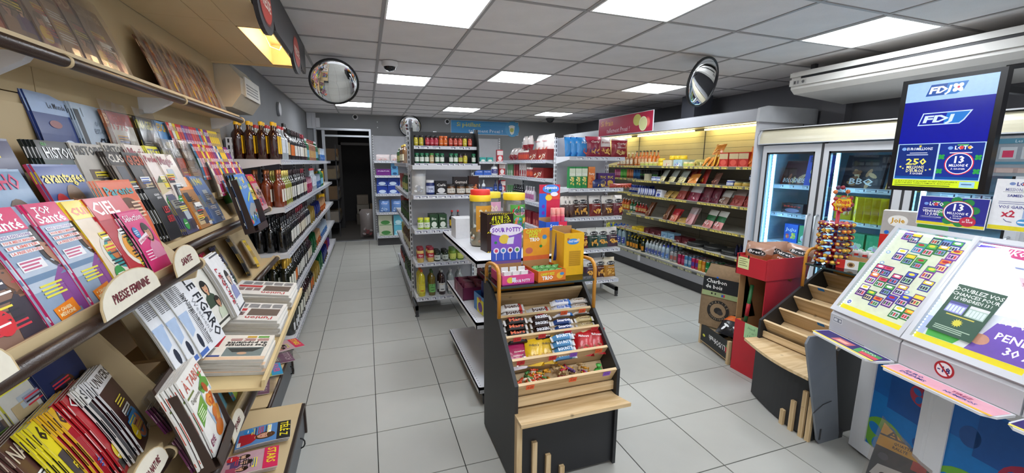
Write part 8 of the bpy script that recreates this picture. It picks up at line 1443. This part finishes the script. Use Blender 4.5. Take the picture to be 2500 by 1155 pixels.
def charcoal():
    t = thing('charcoal_bag', 'brown paper charcoal bag reading Charbon de bois in the crate', 'charcoal bag', (2.95, 2.76, .19), (-.04, .03, -1.12)); w, h, d = .33, .56, .15
    b = B(); L = [(0, 0, 1), (.08, .0, 1.03), (.3, 0, 1.06), (.45, 0, 1.0), (.50, 0, .94), (.56, 0, .86)]; v = []
    for z, _, s_ in L: dd = d*(1 if z < .46 else .75 if z < .52 else .22); v += [(-w/2*s_, -dd/2, z), (-w*.1, -dd/2-.012, z+.004), (w*.2, -dd/2-.006, z), (w/2*s_, -dd/2, z), (w/2*s_+.01, 0, z), (w/2*s_, dd/2, z), (-w/2*s_, dd/2, z), (-w/2*s_-.01, 0, z)]
    fs, cs = [], []
    for i in range(5):
        for k in range(8): fs.append((i*8+k, i*8+(k+1) % 8, (i+1)*8+(k+1) % 8, (i+1)*8+k)); cs.append('1f2022' if i in (2,) and k < 8 and False else '8a7358')
    b.add(v, fs, cs, True); b.obj('paper_bag', vc('kraft_paper', .8, .2, bump=.8, bscale=25, amt=.12), t)
    q = B(); q.M = frame((0, -d/2-.016, 0), (1, 0, 0), (0, -.0, 1)); q.rect(-w/2, .33, w/2, .455, '232426'); q.rect(-w/2, .285, w/2, .328, '9aa878'); q.txt('Charbon', -w*.42, .405, .034, 'eeeeea', .001, al='l', bold=.03, w=.17); q.txt('de bois', -w*.42, .355, .034, 'eeeeea', .001, al='l', bold=.03, w=.14); q.rect(.0, .295, .018, .318, '3a5aa8', .001); q.rect(.018, .295, .03, .318, 'c83a3a', .001)
    q.ell(-.01, .165, .092, .092, '2a2826', .0006, 28); q.ell(-.01, .165, .066, .066, '8f785c', .001, 24); q.ell(-.01, .165, .035, .03, '2a2826', .0014, 9); q.ell(.01, .15, .025, .022, '3a3634', .0018, 8)
    for k, ch in enumerate('QUALITÉ'): a = pi*.82-k*pi*.64/6; q.txt(ch, -.01+.078*cos(a), .165+.078*sin(a)-.006, .014, 'b8a488', .002, bold=.02, rot=a-pi/2)
    for k, ch in enumerate('SUPÉRIEURE'): a = pi*1.2+k*pi*.6/9; q.txt(ch, -.01+.080*cos(a), .165+.080*sin(a)-.004, .012, 'b8a488', .002, bold=.02, rot=a+pi/2)
    q.ell(-.08, .31, .008, .01, '2a2a20', .001, 8); q.ell(-.05, .31, .006, .01, '2a2a20', .001, 8); q.ell(-.05, .46, .010, .008, '2a6ac8', .0014, 10); q.obj('bag_print', MATTE, t)
charcoal()
fl = bag('firelighter_bag', 'black and orange bag lying in the crate', .24, .26, .08, [(.5, '1c1c20'), (.7, 'd8682a'), (1, '1c1c20')], tx='', food=['e8e8e8', '2a2a2e'], seed=91); put(fl, (2.83, 2.55, .20), (-.85, 0, -1.3), 'black and orange bag lying in the crate')
# lollipop tree, eggs and chocolate boxes on the right glass shelf
t = thing('lollipop_stand', 'round red lollipop stand with a flower-shaped sign', 'display stand', (3.06, 1.97, .95)); m_rp = solid('red_plastic', 'b0182a', .35)
b = B(); b.tube([(0, 0, 0), (0, 0, .40)], .012, 8); b.obj('pole', m_rp, t)
for k in range(7): b = B(); b.lathe([(.085, .02+.043*k), (.088, .025+.043*k), (.085, .03+.043*k)], 16); b.M = Matrix.Translation((0, 0, 0)); b.obj('ring_tier', m_rp, t)
q = B(); q.M = frame((.0, -.02, .42), (.9, -.35, 0), (0, 0, 1)); q.prism([(.068*(1+.10*cos(8*a))*cos(a), .055*(1+.10*cos(8*a))*sin(a)) for a in [2*pi*k/48 for k in range(48)]], -.004, 0, 'z', 'c8182a'); q.poly([(.060*(1+.10*cos(8*a))*cos(a), .048*(1+.10*cos(8*a))*sin(a)) for a in [2*pi*k/48 for k in range(48)]], 'f0c020', .001); q.txt('Chupa', 0, .004, .026, 'c8182a', .002, bold=.05, w=.085); q.txt('Chups', 0, -.028, .026, 'c8182a', .002, bold=.05, w=.085); q.rect(-.02, .035, .02, .048, '9a9a6a', .002); q.obj('flower_sign', PRINT, t)
lol = {}; R = random.Random(7); LC = {'8a1a2a': 'crimson', 'a8302a': 'brick red', 'c86a2a': 'orange', '5a2a4a': 'plum', 'c8a03a': 'yellow', '7a1a1a': 'dark red', '2a4a7a': 'blue'}
for k in range(150):
    tier = k//20; c = R.choice(['8a1a2a', 'a8302a', 'c86a2a', '5a2a4a', 'c8a03a', '7a1a1a', '2a4a7a'])
    if k < 140: a = 2*pi*(k % 20)/20+tier*.15; rad = .093; p = (3.06+rad*cos(a), 1.97+rad*sin(a), .975+.043*tier)
    else: a = 2*pi*(k-140)/10; p = (3.06+.085*cos(a)*.9, 1.95+.03*sin(a), 1.40+.075*sin(a)+.01)
    if c in lol: o = lol[c].copy(); COL.objects.link(o)
    else:
        b = B(); b.sphere((0, 0, 0), .0145, c, 8, 6); b.ell(0, 0, .008, .006, 'e8b83a', .0148, 8); b.tube([(0, 0, 0), (0, 0, -.035)], .0018, 4, 'e8e8e8'); o = b.obj('lollipop', FILM); lol[c] = o
    o.location = p; o.rotation_euler = (pi/2*.8, 0, a+pi/2) if k < 140 else (0, 0, 0)
    tag(o, LC[c]+' wrapped lollipop on the red stand, %s tier' % ('lowest', 'second', 'third', 'fourth', 'fifth', 'sixth', 'top')[tier] if k < 140 else LC[c]+' wrapped lollipop around the flower-shaped sign', 'lollipop', 'lollipops on the red stand')
eg = thing('chocolate_egg', 'white and green-topped chocolate egg', 'chocolate egg'); b = B(); b.sphere((0, 0, .03), .024, 'e4e0dc', 10, 8, 1.3); b.obj('egg_wrapper', FILM, eg); b = B(); b.lathe([(.0225, .036), (.018, .050), (.010, .059), (.002, .061)], 10, '2f8a3a'); b.obj('egg_top', FILM, eg); q = B(); q.M = FRONT @ Matrix.Translation((0, .03, .0245)); q.rect(-.012, -.012, .012, .004, 'c8302a'); q.obj('egg_print', PRINT, eg)
for k in range(12): put(eg, (3.12+.05*(k % 3)+.01, 1.90-.052*(k//3), .952+(.0 if k % 3 == 0 else .05)), (0, 0, -.8), 'green-topped chocolate egg right of the lollipops, %s' % ORD[k], 'green-topped chocolate eggs')
pc = tbox('egg_tray_box', 'white and red chocolate egg box on the right glass shelf', (3.0, 1.90, .946), -1.2, .16, .05, .06, 'e4e0dc', 'c8302a', .07, lambda q, w, h: (q.rect(0, 0, w*.3, h, 'c8302a'), q.rect(w*.3, 0, w, h, 'e8e4e0'), q.ell(w*.5, h*.5, w*.13, h*.3, 'b8966a', .0006), q.ell(w*.5, h*.5, w*.07, h*.18, '5a3a20', .001), q.rect(w*.75, 0, w, h, '4a9a4a', .0006)))
def a_kj(q, w, h): q.rect(0, 0, w, h, 'e8e2dc'); q.rect(0, 0, w*.42, h*.58, 'd02a20', .0005); q.rect(w*.55, h*.4, w, h, '3f8a3a', .0006); q.poly([(0, h*.5), (w*.45, h*.6), (w*.42, h*.3), (0, h*.3)], 'd02a20', .0008); q.ell(w*.25, h*.83, w*.16, h*.10, 'f4f0e8', .001); q.txt('Joie', w*.25, h*.80, h*.08, 'd8a020', .0016, bold=.05); q.ell(w*.42, h*.55, w*.22, h*.18, 'b89a78', .0012, 20); q.ell(w*.42, h*.55, w*.13, h*.11, '5a3a24', .0016, 16); q.ell(w*.5, h*.66, w*.08, h*.06, '3a2014', .002, 12); q.ell(w*.10, h*.62, .012, .012, '2a6ac8', .002, 10)
pc = carton('chocolate_carton', 'tall white red and green chocolate carton behind the lottery desk', .30, .10, .36, 'e0dad4', art=a_kj); pc.location = (3.12, 1.74, .99); pc.rotation_euler.z = -1.15; pc['category'] = 'box'
# magazine in a plastic sleeve leaning on the counter front
def a_audi(q, w, h): q.rect(0, 0, w, h, '2a2c34'); q.poly([(0, h*.60), (w, h*.60), (w, h), (0, h)], 'd8a42a', .0008); q.txt('AUDI', w*.12, h*.80, h*.12, '1c1c1c', .002, al='l', bold=.05, w=w*.75); q.txt('QUATTRO RS', w*.3, h*.71, h*.045, '1c1c1c', .002, al='l', bold=.03); q.txt('RALLYE', w*.3, h*.64, h*.045, '1c1c1c', .002, al='l', bold=.03); q.poly([(w*.05, h*.1), (w*.15, h*.3), (w*.6, h*.34), (w*.8, h*.2), (w*.75, h*.05)], 'd8d8d8', .0012); q.rect(w*.7, h*.45, w*.95, h*.6, 'b8302a', .0016); q.ell(w*.3, h*.14, w*.08, w*.08, '181818', .002); q.ell(w*.2, h*.45, w*.1, h*.06, '4a4c54', .0014)
au = magazine('audi', .23, .30, .012, SP('2a2c34', 'x', 'd8a42a', '3a3a3a', 'x', 'b8302a'), 300, film=True, label='bagged car magazine with yellow band leaning on the lottery counter', artfn=a_audi)
au.location = (2.42, 1.22, .004);
v_y = Vector((.16, .03, .30)).normalized(); v_x = Vector((-.05, -1, 0)); v_x = (v_x-v_y*v_x.dot(v_y)).normalized(); au.rotation_euler = Matrix((v_x, v_y, v_x.cross(v_y))).transposed().to_euler(); au.location = (2.43, 1.24, .004)

# wording: long labels lose their filler words, scratch properties go
for o in [o for o in bpy.data.objects if o.parent is None and o.type == 'EMPTY' and o.location.length == 0 and o.get('category') not in ('chiller', 'freezer')]:
    for c in list(o.children): bpy.data.objects.remove(c)
    bpy.data.objects.remove(o)
for o in bpy.data.objects:
    for key in ('d', 'dd'):
        if key in o: del o[key]
    if o.parent is None and 'label' in o:
        l = o['label'].replace(' ,', ',')
        if len(l.split()) > 16:
            for a, b_ in ((' in the front row of the low shelf', ', low front row'), (' on the second step of the far rack', ', far second step'), (' in the middle of the far rack', ', far rack middle'), (' on the front step of the far rack', ', far front step'), (' in the back row of the far rack', ', far back row'), (' drinks shelf', ' shelf'), (' from the near end', ' from near end'), (' with ', ' with '), (' the ', ' ')):
                if len(l.split()) > 16: l = l.replace(a, b_)
        o['label'] = l
from collections import defaultdict
SAME = defaultdict(list)
for o in bpy.data.objects:
    if o.parent is None and 'label' in o and o.get('category') not in ('candy', 'lollipop', 'ceiling light'): SAME[o['label']].append(o)
for l, os_ in SAME.items():
    if 1 < len(os_) < 15 and len(l.split()) < 13:
        os_.sort(key=lambda o: atan2(o.location.x, o.location.y) if o.location.x < .6 else o.location.x-o.location.y*.6)
        for k, o in enumerate(os_): o['label'] = '%s, %s from left' % (l, ORD[k])
